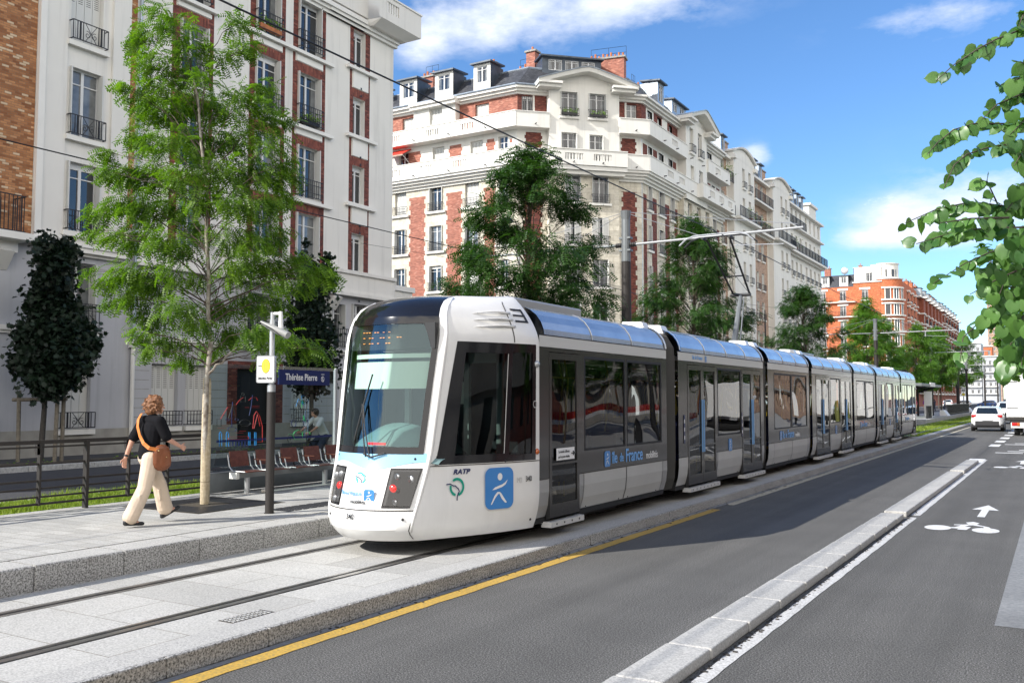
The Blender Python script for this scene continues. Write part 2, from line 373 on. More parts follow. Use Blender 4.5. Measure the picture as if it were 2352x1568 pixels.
M['concrete_patch'] = speckle('concrete_patch', (.19, .195, .2), (.235, .24, .24), (.28, .28, .275), 20, .8, .16, .15, stain=(.7, .4, (.16, .165, .17)))
M['gravel'] = speckle('gravel', (.25, .22, .18), (.5, .46, .4), (.7, .66, .6), 90, .9, .1, .6)
M['steel'] = mat('rail_steel', (.46, .44, .41), .3, .9, var=.25, vscale=5)
M['rubber'] = mat('black_rubber', (.015, .015, .016), .6)
M['grime'] = mat('joint', (.05, .045, .04), .9)
M['yellow_paint'] = speckle('yellow_paint', (.32, .24, .09), (.50, .31, .05), (.58, .37, .08), 40, .7, .1, .2, stain=(3, .5, (.2, .16, .1)))
M['beige_paint'] = speckle('worn_paint', (.28, .25, .18), (.50, .45, .33), (.6, .55, .43), 30, .7, .1, .2, stain=(3, .6, (.16, .15, .14)))
M['white_paint'] = speckle('road_white', (.5, .5, .49), (.74, .74, .72), (.8, .8, .78), 40, .7, .06, .2, stain=(4, .35, (.3, .3, .3)))
M['grey_paint'] = speckle('worn_white_paint', (.35, .34, .32), (.56, .555, .54), (.66, .65, .63), 40, .7, .08, .2, stain=(3, .5, (.3, .3, .29)))
M['soil'] = mat('soil', (.06, .05, .035), .95, var=.4, vscale=20)
M['dark_iron'] = mat('dark_iron', (.022, .022, .024), .45, .3)
M['pole_brown'] = mat('pole_brown', (.022, .018, .016), .6, .0)
M['pole_grey'] = mat('galvanised', (.17, .185, .195), .45, .3, var=.08, vscale=6)
M['alu'] = mat('aluminium', (.50, .51, .52), .4, .6)
M['white_gloss'] = mat('white_lacquer', (.74, .735, .71), .32, 0, .5, coat=.4, streak=.1, var=.02)
M['white_front'] = mat('white_front', (.78, .775, .755), .3, 0, .5, coat=.4, streak=.12, var=.02, vscale=5)
M['black_gloss'] = mat('black_gloss', (.010, .010, .012), .12, 0, .5, coat=.25)
M['tram_dark'] = mat('tram_dark_panel', (.045, .043, .041), .2, .0, .4, coat=.25)
M['tram_grey'] = mat('tram_grey_skirt', (.45, .45, .435), .4, .0, .4, var=.05, vscale=1.5)
M['tram_grey2'] = mat('tram_light_grey', (.36, .36, .355), .35, .2, .5, coat=.3)
M['tram_silver'] = mat('tram_silver', (.58, .575, .555), .35, .0, .5, coat=.2)
M['tram_blue_roof'] = mat('tram_roof_panel', (.34, .40, .48), .22, .7, .5, col2=(.52, .55, .60), vscale=1.6, coat=.2)
M['tram_blue_edge'] = mat('tram_blue_edge', (.04, .2, .55), .2, .1, coat=.6)
M['bellows'] = mat('bellows_rubber', (.05, .048, .045), .6)
M['under'] = mat('underframe', (.012, .012, .012), .8)
M['sky_blue'] = mat('pale_blue_band', (.30, .62, .86), .3, coat=.5)
M['logo_blue'] = mat('logo_blue', (.045, .22, .56), .35, coat=.3)
M['logo_lblue'] = mat('logo_light_blue', (.16, .38, .74), .4)
M['green_ring'] = mat('green_ring', (.0, .30, .21), .4)
M['teal_ring'] = mat('teal_ring', (.06, .62, .50), .4)
M['navy'] = mat('navy', (.012, .02, .10), .4)
M['text_black'] = mat('text_black', (.02, .02, .022), .5)
M['text_white'] = mat('text_white', (.8, .8, .8), .5)
M['lamp_glass'] = glass('lamp_cover', (.8, .8, .8), -.03)
M['red_lamp'] = mat('red_lamp', (.65, .01, .01), .15, emit=(1, .03, .02), estr=.9, coat=1)
M['orange_lamp'] = mat('orange_lamp', (.5, .1, .01), .2, coat=1)
M['tram_glass'] = glass('tram_side_glass', (.27, .30, .30), -.02, k=1.15, wav=.05, wscale=.55)
M['wind_glass'] = glass('windscreen_glass', (.80, .93, .89), .03, wav=.03, wscale=1.2, gloss_col=(.72, .93, 1))
M['shelter_glass'] = glass('shelter_glass', (.55, .66, .66), .05)
M['win_glass'] = mat('window_glass', (.018, .022, .028), .03, 0, 1.0)
M['win_glass_pale'] = mat('window_glass_net_curtain', (.14, .15, .155), .06, 0, .9, var=.35, vscale=2.2)
M['win_white'] = mat('window_white', (.66, .66, .65), .45)
M['shutter_white'] = mat('shutter', (.60, .60, .57), .55)
M['shutter_cream'] = mat('shutter_cream', (.53, .50, .44), .6)
M['zinc'] = mat('zinc', (.36, .41, .46), .4, .5, var=.25, vscale=2)
M['zinc_dark'] = mat('zinc_dark', (.06, .075, .095), .45, .3, var=.3, vscale=2)
M['slate'] = brick('slate', (.035, .037, .043), (.065, .068, .078), (.02, .02, .022), .22, .14, .006, rough=.6)
M['iron_rail'] = mat('balcony_iron', (.02, .02, .023), .5, .2)
M['pot'] = mat('chimney_pot', (.42, .15, .06), .8, var=.3, vscale=5)
M['soot'] = mat('chimney_cap', (.30, .29, .27), .9, var=.3, vscale=4)
M['plaster1'] = mat('plaster_pale_grey', (.74, .72, .67), .9, var=.035, vscale=.6, streak=.22, bump=.15, bscale=30)
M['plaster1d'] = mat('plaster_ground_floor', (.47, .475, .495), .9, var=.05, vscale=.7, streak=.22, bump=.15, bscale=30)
M['plaster1t'] = mat('plaster_trim', (.78, .765, .72), .85, var=.04, vscale=1)
M['plinth'] = mat('plinth_stone', (.34, .325, .29), .9, var=.18, vscale=1.5, bump=.3)
M['white_wall'] = mat('white_wall', (.76, .745, .69), .85, var=.03, vscale=.8, streak=.18)
M['white_trim'] = mat('white_trim', (.78, .765, .715), .8, var=.03, vscale=1, streak=.14)
M['stone'] = speckle('ashlar', (.54, .50, .41), (.63, .585, .485), (.68, .635, .53), 3, .85, .07, .1, joints=(1.05, .40, (.62, .58, .52), .008, .5))
M['brick_red'] = brick('brick_red', (.24, .075, .05), (.42, .15, .10), (.30, .19, .15), odd=(.46, .2, .14))
M['brick_red2'] = brick('brick_dark_red', (.09, .022, .018), (.22, .055, .038), (.09, .055, .045), odd=(.26, .085, .06))
M['brick_red_v'] = brick('brick_lintel', (.11, .026, .02), (.26, .07, .045), (.11, .065, .05), odd=(.3, .1, .07), vert=True)
M['brick_orange'] = brick('brick_orange', (.24, .085, .03), (.50, .23, .095), (.20, .13, .08), bw=.22, rh=.075, odd=(.62, .46, .30))
M['brick_tan'] = brick('brick_tan', (.30, .17, .11), (.50, .33, .23), (.42, .36, .3), odd=(.5, .35, .25))
M['brick_hot'] = brick('brick_hot', (.36, .085, .03), (.60, .17, .065), (.40, .16, .09), bw=.25, rh=.08, odd=(.55, .2, .09))
M['gold_stone'] = mat('gold_stone', (.55, .5, .4), .85, var=.05)
M['grey_block'] = mat('grey_block', (.42, .43, .45), .85, var=.05)
M['bark'] = mat('bark', (.085, .065, .05), .9, var=.4, vscale=12, bump=.8, bscale=30)
M['bark_pale'] = mat('bark_pale', (.50, .47, .42), .85, col2=(.12, .085, .06), vscale=9, bump=.8, bscale=30)
M['bark_dark'] = mat('bark_dark', (.06, .055, .05), .9, var=.3, vscale=12, bump=.8)
M['leaf'] = leafmat('leaf_green', (.035, .09, .010), (.18, .30, .025), .40)
M['leaf_far'] = leafmat('leaf_far', (.05, .12, .012), (.20, .33, .035), .36)
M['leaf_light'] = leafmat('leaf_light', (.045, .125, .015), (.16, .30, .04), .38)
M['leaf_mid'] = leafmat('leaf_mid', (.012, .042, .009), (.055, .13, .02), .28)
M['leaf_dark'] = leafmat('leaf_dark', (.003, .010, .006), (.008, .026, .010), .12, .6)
M['leaf_linden'] = leafmat('leaf_linden', (.03, .10, .022), (.15, .29, .07), .32, .34)
M['grass'] = leafmat('grass_blades', (.10, .17, .02), (.28, .34, .05), .3, .7)
M['grass_base'] = mat('grass_base', (.10, .15, .03), .95, var=.4, vscale=6)
M['reed'] = mat('reed_mat', (.58, .50, .36), .8, col2=(.42, .34, .22), vscale=20, detail=2)
M['wood_slat'] = mat('varnished_wood', (.15, .05, .032), .4, var=.3, vscale=14, coat=.3)
M['stake'] = mat('weathered_stake', (.17, .15, .12), .9, var=.3, vscale=9)
M['skin'] = mat('skin', (.56, .30, .21), .55, var=.06, vscale=12)
M['hair'] = mat('hair', (.085, .032, .012), .5, col2=(.30, .13, .05), vscale=38, bump=1, bscale=60)
M['hair_dark'] = mat('hair_dark', (.03, .02, .015), .5)
M['black_cloth'] = mat('black_cloth', (.006, .006, .008), .95, spec=.2, bump=.2, bscale=18)
M['trousers'] = mat('cream_trousers', (.62, .50, .385), .85, var=.05, vscale=9, bump=.5, bscale=10)
M['shoe'] = mat('black_shoe', (.01, .01, .011), .45)
M['strap'] = mat('orange_strap', (.62, .19, .035), .55)
M['leather'] = mat('brown_leather', (.20, .062, .022), .4, var=.12, vscale=14)
M['brass'] = mat('brass', (.6, .45, .2), .3, .9)
M['yellow_pole'] = mat('yellow_pole', (.75, .55, .05), .3)
M['cab_wall'] = mat('cab_partition', (.03, .035, .04), .5)
M['awning_red'] = mat('awning_red', (.62, .04, .02), .8)
M['awning_cream'] = mat('awning_cream', (.6, .45, .35), .8)
M['handle_blue'] = mat('handle_blue', (.22, .42, .72), .4)
M['lamp_grey'] = mat('lamp_housing_grey', (.10, .10, .10), .3, .3)
M['stone_dark'] = mat('shop_wall', (.34, .32, .29), .8, var=.2, vscale=.8)
M['brick_row'] = brick('brick_row', (.20, .05, .025), (.36, .105, .055), (.2, .1, .07), bw=.25, rh=.08, odd=(.4, .14, .08))
M['alu_dull'] = mat('dull_aluminium', (.34, .35, .36), .5, .3)
M['camera_grey'] = mat('camera_grey', (.34, .34, .33), .45)
M['bench_grey'] = mat('bench_grey', (.30, .31, .31), .45, .3)
# ------------------------------------------------------------ the setting: ground, road, track, platform
rng = random.Random(7)
def sheet(name, x0, x1, y0, y1, z, mat_):
    b = MB(); b.face([(x0, y0, z), (x1, y0, z), (x1, y1, z), (x0, y1, z)], mat_); return struct(name, b, fix=False)
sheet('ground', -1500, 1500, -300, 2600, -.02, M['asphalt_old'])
sheet('road', -5.62, 3.2, -12, 1200, 0, M['asphalt'])
sheet('pavement', 3.2, 15.6, -12, 900, .002, M['concrete'])
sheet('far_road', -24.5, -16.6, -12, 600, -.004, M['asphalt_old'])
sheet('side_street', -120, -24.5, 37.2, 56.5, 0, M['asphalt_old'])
sheet('concrete_apron', -.56, .35, 9.35, 60, .004, M['concrete_patch'])
def blocks(name, x0, x1, z0, z1, ys, gap, m, bev=.012):
    b = MB()
    for a, c in zip(ys[:-1], ys[1:]): b.box(x0, x1, a+gap/2, c-gap/2, z0, z1, m)
    o = b.build(name, None, bevel=bev); o['kind'] = 'structure'; return o
# tramway bed: slabs, kerb stones, rails
b = MB(); b.box(-8.7, -5.99, -12, 49, -.01, .15, M['granite_slab']); struct('tramway', b)
b = MB(); b.box(-5.98, -5.64, -12, 300, -.01, .11, M['grime']); struct('kerb_bedding', b)
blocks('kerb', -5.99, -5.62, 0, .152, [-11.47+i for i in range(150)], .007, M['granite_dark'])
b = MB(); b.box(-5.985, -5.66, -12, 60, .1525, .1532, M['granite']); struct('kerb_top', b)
b = MB(); b.box(-8.66, -5.99, 49, 400, -.01, .10, M['grass_base']); struct('grass_track_bed', b)
for xc in (-6.55, -8.0):
    side = 1 if xc > -7 else -1
    b = MB()
    b.box(xc-.035, xc+.035, -12, 300, .152, .158, M['steel'])
    g = xc-side*.06
    b.box(g-.019, g+.019, -12, 49, .1512, .1522, M['rubber'])
    b.box(g-side*.045-.018, g-side*.045+.018, -12, 300, .152, .157, M['steel'])
    b.box(xc+side*.045-.007, xc+side*.045+.007, -12, 49, .1512, .1525, M['rubber'])
    struct('rail', b)
# platform
b = MB(); b.box(-12.7, -9.14, -12, 46, -.01, .40, M['paver']); b.box(-9.14, -9.08, -12, 46, -.01, .385, M['rubber']); struct('platform', b)
b = MB(); b.box(-9.08, -8.66, -12, 46, -.01, .37, M['grime']); struct('platform_bedding', b)
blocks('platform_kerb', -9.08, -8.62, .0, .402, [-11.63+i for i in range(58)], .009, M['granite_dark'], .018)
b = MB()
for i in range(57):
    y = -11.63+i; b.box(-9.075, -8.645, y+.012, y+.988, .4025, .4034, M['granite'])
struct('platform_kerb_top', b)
b = MB(); b.box(-12.85, -12.7, -12, 46, -.01, .385, M['concrete']); struct('platform_edge', b)
b = MB(); b.box(-16.6, -12.85, -12, 120, -.01, .12, M['grass_base']); struct('grass_strip', b)
b = MB(); b.box(-16.8, -16.6, -12, 120, -.01, .13, M['concrete']); struct('far_kerb', b)
blocks('left_kerb', -24.7, -24.5, -.01, .15, [-12+i for i in range(49)], .01, M['concrete'], .015)
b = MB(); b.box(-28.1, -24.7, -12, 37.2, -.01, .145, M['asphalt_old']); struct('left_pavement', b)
b = MB(); b.box(-25.9, -24.75, -12, 37, .1, .165, M['soil']); struct('planting_bed', b)
b = MB(); b.box(-60, -24.5, 56.5, 190, -.01, .15, M['concrete']); struct('corner_pavement', b)
b = MB(); b.box(-60, -24.5, 192, 620, -.01, .15, M['concrete']); struct('far_pavement', b)
# separator kerb between the car lane and the cycle lane
def strip(name, x0, x1, y0, y1, z, m, wob=.012, dx=0):
    b = MB(); n = max(2, int((y1-y0)/.22)); P = []
    for i in range(n+1):
        y = y0+(y1-y0)*i/n; d = dx*(y-y0)
        P.append(((x0+d+rng.uniform(-wob, wob), y, z), (x1+d+rng.uniform(-wob, wob), y, z)))
    for i in range(n): b.face([P[i][0], P[i][1], P[i+1][1], P[i+1][0]], m)
    return struct(name, b, fix=False)
def sepblock(y0, y1, x0, x1, dx):
    b = MB(); y = y0; k = 0
    while y < y1-.2:
        e = min(y1, y+1.0); o = (y-y0)*dx
        b.box(x0+o, x1+o, y+.006, e-.006, 0, .092, M['granite']); y = e
    o = b.build('separator_kerb', None, bevel=.014); o['kind'] = 'structure'
sepblock(-4, 16.7, -2.83, -2.47, .0085)
sepblock(17.0, 27.2, -2.66, -2.30, .006)
sepblock(27.5, 32.3, -2.60, -2.25, .006)
strip('gravel_seam', -2.87, -2.80, -4, 17, .004, M['gravel'], .012, .0085)
strip('road_marking', -2.42, -2.31, -4, 17, .005, M['grey_paint'], .006, .0085)
strip('road_marking', -2.27, -2.13, 17.3, 34, .005, M['grey_paint'], .008, .003)
strip('gravel_seam', -2.72, -2.67, 17.3, 32, .004, M['gravel'], .012, .004)
b = MB(); b.box(-2.62, -2.16, 32.6, 34.4, .003, .007, M['white_paint']); struct('road_marking', b)
b = MB()
for k in range(26): y = 43.5+k*4.2; b.box(-2.62, -2.22, y, y+2.0, .003, .007, M['white_paint'])
struct('road_marking', b)
strip('yellow_line', -5.52, -5.35, -8, 16.4, .005, M['yellow_paint'], .009)
strip('yellow_line', -5.52, -5.36, 17.2, 110, .005, M['beige_paint'], .009)
strip('gutter', -5.62, -5.535, -8, 60, .003, M['concrete_patch'], .004)
# bicycle symbol: lying on the lane, wheels side by side
def bike_symbol(cx, cy, arrow):
    b = MB(); z = .0055; m = M['white_paint']
    def disc(x, y, rx, ry, n=28): b.face([(x+rx*math.cos(2*PI*i/n), y+ry*math.sin(2*PI*i/n), z) for i in range(n)], m)
    def poly(pts, zz=None): b.face([(cx+x, cy+y, z+(zz or .0004)) for x, y in pts], m)
    disc(cx-.33, cy, .19, .30); disc(cx+.34, cy, .19, .30)
    poly([(-.36, .02), (.0, .03), (.03, .14), (-.36, .10)])
    poly([(-.14, .42), (.02, .44), (.2, .62), (.12, .70), (-.02, .56), (-.14, .52)], .0006)
    poly([(.0, .85), (.1, 1.0), (.2, .86), (.17, .62), (.05, .66)], .0008)
    poly([(.2, .62), (.36, .42), (.44, .1), (.34, .0), (.28, .42), (.12, .52)], .0010)
    poly([(-.2, .1), (-.02, .12), (.08, .5), (.0, .55), (-.1, .2)], .0012)
    poly([(-.05, -.1), (.08, -.1), (.12, .3), (.0, .3)], .0014)
    struct('bicycle_symbol', b)
    if arrow:
        b = MB(); y = cy+1.75; x = cx+.16
        b.face([(x-.06, y, z), (x+.06, y, z), (x+.06, y+1.15, z), (x-.06, y+1.15, z)], m)
        b.face([(x-.22, y+1.15, z+.0003), (x+.22, y+1.15, z+.0003), (x, y+2.0, z+.0003)], m)
        struct('lane_arrow', b)
bike_symbol(-1.37, 15.9, True); bike_symbol(-1.2, 30.6, True)
for yy in (38.5, 45.5):
    b = MB()
    for k, (dx, l) in enumerate(((-.9, 1.6), (-.55, 2.0), (-.2, 1.2))): b.box(-1.2+dx, -1.2+dx+.9, yy+k*1.15, yy+k*1.15+.35, .004, .006, M['white_paint'])
    struct('road_marking', b)
# hairline shadows of wires come from the wires themselves; small dark crumbs along the kerbs
b = MB()
for i in range(520):
    y = rng.uniform(2, 18) if i < 330 else rng.uniform(6, 26)
    x = -2.44+(y+4)*.0085+rng.uniform(-.015, .04) if i < 330 else -5.55+rng.uniform(-.06, .08)
    s = rng.uniform(.004, .014); b.box(x, x+s*rng.uniform(1, 3), y, y+s*2, .0055, .0055+s*.5, M['grime'])
o = b.build('grit'); o['kind'] = 'stuff'; tag(o, 'dark grit and crumbs lying along the separator kerb and the yellow line', 'grit')
# drain grate in the track slab
t = thing('drain_grate', 'small rusty chequered drain cover in the slabs beside the near rail', 'drain cover', (-6.15, 5.2, .152))
gy = 5.5
b = MB(); b.box(-6.17, -5.99, gy-.02, gy+.46, .1515, .1535, M['grime']); b.build('recess', t)
b = MB()
for i in range(9):
    for j in range(4): x = -6.165+j*.044; y = gy+i*.05; b.box(x, x+.032, y, y+.026, .153, .158, M['concrete'])
b.build('grid', t)
# tactile paving at the stop and the tree pit cover
b = MB()
for i in range(30):
    for j in range(7): x = -9.98+j*.06; y = 9.75+i*.16; b.box(x, x+.045, y, y+.12, .4, .409, M['asphalt_old'])
b.build('tactile_paving')['kind'] = 'structure'
t = thing('tree_grate', 'dark slatted grate around the foot of the big reed wrapped tree', 'tree grate', (-11.32, 9.75, .40))
b = MB()
for i in range(16):
    y = 8.95+i*.1
    for x0, x1 in (((-12.1, -10.5),) if not 4 < i < 11 else ((-12.1, -11.62), (-11.02, -10.5))): b.box(x0, x1, y, y+.085, .402, .409, M['dark_iron'])
b.build('slats', t)
b = MB(); b.box(-12.14, -10.46, 8.90, 10.60, .4005, .4035, M['soil']); b.build('pit', t)
# grass blades
def blades(name, label, areas, n, h0, h1, seed, w=.012):
    r = random.Random(seed); b = MB(); V = b.v; F = b.f; tot = sum((x1-x0)*(y1-y0) for x0, x1, y0, y1, z in areas); k = 0
    for x0, x1, y0, y1, z in areas:
        for _ in range(int(n*(x1-x0)*(y1-y0)/tot)):
            x = r.uniform(x0, x1); y = r.uniform(y0, y1); a = r.uniform(0, PI)
            cl = .55+.45*math.sin(x*2.3+1.7*math.sin(y*1.1))*math.sin(y*1.9+x)
            h = r.uniform(h0, h1)*(.5+cl); ww = w*r.uniform(.7, 1.4)*(1 if y < 40 else 2.5); lx, ly = r.uniform(-.5, .5)*h, r.uniform(-.5, .5)*h
            ca, sa = math.cos(a)*ww, math.sin(a)*ww
            V.extend([(x-ca, y-sa, z), (x+ca, y+sa, z), (x+lx, y+ly, z+h)]); F.append((k, k+1, k+2)); k += 3
    b.m = [0]*len(F); b.mats = [M['grass']]
    o = b.build(name, None, fix=False); return tag(o, label, 'grass', kind='stuff')
blades('grass', 'sunlit green grass behind the platform railing', [(-16.6, -12.85, 5, 24, .12)], 52000, .05, .15, 3)
blades('grass', 'mown grass between the rails past the tram', [(-8.3, -6.02, 49, 150, .10), (-16.6, -12.85, 24, 110, .12)], 60000, .04, .10, 4, .016)
b = MB(); r_ = random.Random(5)
for i in range(2600):
    x = r_.uniform(-25.8, -24.8); y = r_.uniform(4, 36); cl = max(0, math.sin(y*1.7)+math.sin(y*.61+1)+.6)/2.6
    if r_.random() > cl: continue
    z = .16+r_.random()**1.5*.4*cl; s = r_.uniform(.025, .06); a = r_.uniform(0, 6.3); c_, s_ = math.cos(a)*s, math.sin(a)*s
    b.face([(x-c_, y-s_, z), (x+s_*.5, y-c_*.5, z+s*.4), (x+c_, y+s_, z+s*.2), (x-s_*.5, y+c_*.5, z-s*.2)], M['leaf_far'])
o = b.build('ground_cover', None, fix=False); tag(o, 'low weeds growing in the planting bed under the dark trees', 'plants', kind='stuff')
# ------------------------------------------------------------ lettering helper
def text_mesh(body, size, m, ext=.003, shear=0, bold=0, align='CENTER', sx=1, space=1):
    c = bpy.data.curves.new('text', 'FONT'); c.body = body; c.size = size; c.extrude = ext; c.align_x = align; c.align_y = 'CENTER'
    c.shear = shear; c.offset = bold; c.resolution_u = 3; c.space_character = space
    o = bpy.data.objects.new('text', c); COL.objects.link(o)
    dg = bpy.context.evaluated_depsgraph_get(); me = bpy.data.meshes.new_from_object(o.evaluated_get(dg))
    bpy.data.objects.remove(o); me.materials.clear(); me.materials.append(m)
    if sx != 1:
        for v in me.vertices: v.co.x *= sx
    return me
def put_text(name, body, size, m, parent, pos, ang, tilt=0, **kw):     # ang: direction of reading (radians from +X); text stands upright
    me = text_mesh(body, size, m, **kw)
    o = link(name, me, parent); o.location = Vector(pos)-origin(parent)
    o.rotation_euler = (R(90)-tilt, 0, ang); return o
# ------------------------------------------------------------ the tram
XC = -7.25; HW = 1.325; Y0, Y1 = 10.63, 47.9
tram = thing('tram', 'long white and dark grey seven section tram standing at the stop with a blue roof', 'tram', (XC, 29, .15))
def interp(tab, z):
    for (a, p), (b, q) in zip(tab[:-1], tab[1:]):
        if z <= b: t = max(0, (z-a)/(b-a)); return p+(q-p)*t
    return tab[-1][1]
YC = [(.33, 8.92), (.40, 8.82), (.48, 8.76), (.7, 8.80), (1.22, 8.98), (1.4, 9.02), (2.2, 9.15), (3.03, 9.30), (3.15, 9.37), (3.25, 9.49), (3.33, 9.70), (3.38, 10.0), (3.40, 10.35)]
def nose(s, z, off=0, rear=False):
    def raw(s, z):
        yc = interp(YC, z); wc = .73+.25*(min(yc, 9.4)-8.98); ins = .42*(max(0, z-2.74)/.66)**1.7 if z > 2.74 else 0
        low = .10*(max(0, .8-z)/.47)**2
        bow = .30
        if abs(s) <= 1:
            x = wc*s; y = yc-bow*(1-s*s); lift = 1-ins/1.4
        else:
            t = min(1, abs(s)-1); x = math.copysign(wc+(1.325-wc)*(1-(1-t)**1.45), s); y = yc+t*(Y0-yc); lift = 1-ins/1.4
        return Vector((x*lift-math.copysign(low*min(1, abs(s)), s), y, z))
    p = raw(s, z)
    if off:
        e = .01; du = raw(s+e, z)-raw(s-e, z); dv = raw(s, min(3.399, z+e))-raw(s, z-e)
        n = du.cross(dv); n.normalize()
        p = p+n*off
    y = p.y if not rear else (Y0+Y1)-p.y
    return (XC+(p.x if not rear else -p.x), y, p.z)
SIDEWIN = [(1.13, 1.62, 1.27, 2.66), (1.645, 1.915, 1.27, 2.66)]
def in_hole(s, z):
    if abs(s) < .86 and 1.41 < z < 3.0: return True
    for a, b_, c, d in SIDEWIN:
        if a < abs(s) < b_ and c < z < d: return True
    return False
def build_cab(rear, carriage):
    zs = sorted(set([round(.33+i*.0496, 4) for i in range(62)]+[3.40]))
    ss = [-2+i*.04 for i in range(25)]+[-1+i*.05 for i in range(41)]+[1+(i+1)*.04 for i in range(25)]
    b = MB(); K = {}
    def vid(i, j):
        if (i, j) not in K: K[(i, j)] = len(b.v); b.v.append(nose(ss[i], zs[j], 0, rear))
        return K[(i, j)]
    mw, mk = b.mi(M['white_front']), b.mi(M['black_gloss'])
    for i in range(len(ss)-1):
        for j in range(len(zs)-1):
            s = (ss[i]+ss[i+1])/2; z = (zs[j]+zs[j+1])/2
            if in_hole(s, z): continue
            b.f.append((vid(i, j), vid(i+1, j), vid(i+1, j+1), vid(i, j+1)) if not rear else (vid(i, j), vid(i+1, j), vid(i+1, j+1), vid(i, j+1)))
            b.m.append(mk if abs(s) < .91 and z > 3.02 else mw)
    top = [vid(i, len(zs)-1) for i in range(len(ss))]
    b.f.append(tuple(top)); b.m.append(mk)
    bot = [vid(i, 0) for i in range(len(ss))]; b.f.append(tuple(reversed(bot))); b.m.append(b.mi(M['under']))
    shell = b.build('cab_shell', carriage, smooth=False); crease_smooth(shell.data, 32)
    def patch(name, s0b, s1b, z0, s0t, s1t, z1, m, off=.004, n=14, k=8, parent=carriage, zb=None, bottom=None, thick=0):
        q = MB(); P = []
        for i in range(n+1):
            for j in range(k+1):
                u, v = i/n, j/k; zz0 = z0+(bottom(u) if bottom else 0); z = zz0+(z1-zz0)*v; s = (s0b+(s1b-s0b)*u)*(1-v)+(s0t+(s1t-s0t)*u)*v
                P.append(nose(s, z, off, rear))
        q.raw(P, [(i*(k+1)+j, (i+1)*(k+1)+j, (i+1)*(k+1)+j+1, i*(k+1)+j+1) for i in range(n) for j in range(k)], m)
        if name is None: return q
        return q.build(name, parent, smooth=True, fix=False)
    def merge(qs, name, parent=carriage, smooth=True):
        t = MB()
        for q in qs:
            base = len(t.v); t.v += q.v
            for f, mi in zip(q.f, q.m): t.f.append(tuple(base+x for x in f)); t.m.append(t.mi(q.mats[mi]))
        return t.build(name, parent, smooth=smooth, fix=False)
    # windscreen with black border
    g = patch('windscreen', -.87, .87, 1.40, -.87, .87, 3.02, M['wind_glass'], .0, 24, 24)
    K_ = M['black_gloss']
    merge([patch(None, -.90, -.82, 1.36, -.90, -.82, 3.04, K_, .008, 3, 20), patch(None, .82, .90, 1.36, .82, .90, 3.04, K_, .008, 3, 20),
           patch(None, -.90, .90, 1.355, -.90, .90, 1.44, K_, .009, 24, 2), patch(None, -.90, .90, 2.95, -.90, .90, 3.04, K_, .009, 24, 2)], 'windscreen_frame')
    patch('blue_band', -.985, .985, 1.235, -.975, .975, 1.365, M['sky_blue'], .006, 26, 3, bottom=lambda u: .045*math.sin(u*2*PI*1.3)-.02)
    for sg in (-1, 1):
        c = [sg*.47, sg*.93]; lo = [sg*.47, sg*.90]
        c.sort(); lo.sort()
        h = patch('headlight', lo[0], lo[1], .73, c[0], c[1], 1.19, M['black_gloss'], .005, 6, 6); ib = sorted([sg*.50, sg*.90]); it = sorted([sg*.50, sg*.885]); patch('lamp_housing', it[0], it[1], .76, ib[0], ib[1], 1.165, M['lamp_grey'], .008, 6, 6)
        tq = MB()
        for (s_, z_, r_, m_) in ((.60, 1.09, .055, M['alu']), (.80, 1.06, .065, M['alu']), (.66, .80, .05, M['alu']), (.66, .93, .04, M['lamp_glass'])):
            tq.ball(nose(sg*s_, z_, .004, rear), r_*.8, .02, r_*.8, m_, 14, 8)
        tq.split('reflector', carriage, smooth=True)
        tq = MB(); tq.ball(nose(sg*.58, .955, .0, rear), .052, .03, .052, M['red_lamp'], 14, 8); tq.build('tail_light', carriage, smooth=True)
        # grey housing behind the lamp glass
        inner = [sg*.50, sg*.90]; inner.sort()
        patch('lamp_lens', inner[0], inner[1]-.0, .75, inner[0], inner[1], 1.17, M['lamp_glass'], .03, 6, 6, parent=carriage)
        # driver windows
        for k, (a, b_, c_, d_) in enumerate(SIDEWIN):
            fa = a-.10 if k == 0 else a
            e = [sg*a, sg*b_]; e.sort(); 
            patch('cab_window', e[0]-.02, e[1]+.02, c_-.02, e[0]-.02, e[1]+.02, d_+.02, M['tram_glass'], -.006, 12, 10)
            bars = []
            def bar_(s0, s1, z0, z1, s0t=None, s1t=None):
                x = sorted([sg*s0, sg*s1]); y = sorted([sg*(s0t or s0), sg*(s1t or s1)])
                bars.append(patch(None, x[0], x[1], z0, y[0], y[1], z1, K_, .005, 8, 8))
            if k == 0:
                bar_(.98+.06, 1.18, 1.235, 2.72, 1.09, 1.18); bar_(1.04, b_+.02, 1.225, 1.33); bar_(1.09, b_+.02, 2.60, 2.735)
            else: bar_(b_-.02, b_+.03, 1.225, 2.735); bar_(a-.01, b_+.02, 1.225, 1.31); bar_(a-.01, b_+.02, 2.62, 2.735)
            bar_(b_-.015, b_+.03, 1.225, 2.735)
            merge(bars, 'cab_window_frame')
    # panel gaps
    seams = [patch(None, -1.0, 1.0, .695, -1.0, 1.0, .708, M['grime'], .004, 24, 1)]
    for sg in (-1, 1):
        x = sorted([sg*.955, sg*.968]); y = sorted([sg*.99, sg*1.003]); seams.append(patch(None, x[0], x[1], .36, y[0], y[1], 1.36, M['grime'], .005, 1, 18))
        x = sorted([sg*.995, sg*2.0]); seams.append(patch(None, x[0], x[1], 1.205, x[0], x[1], 1.216, M['grime'], .004, 20, 1))
        x = sorted([sg*1.66, sg*1.672]); seams.append(patch(None, x[0], x[1], 2.75, x[0], x[1], 3.3, M['grime'], .004, 1, 16))
    merge(seams, 'panel_gap', smooth=False)
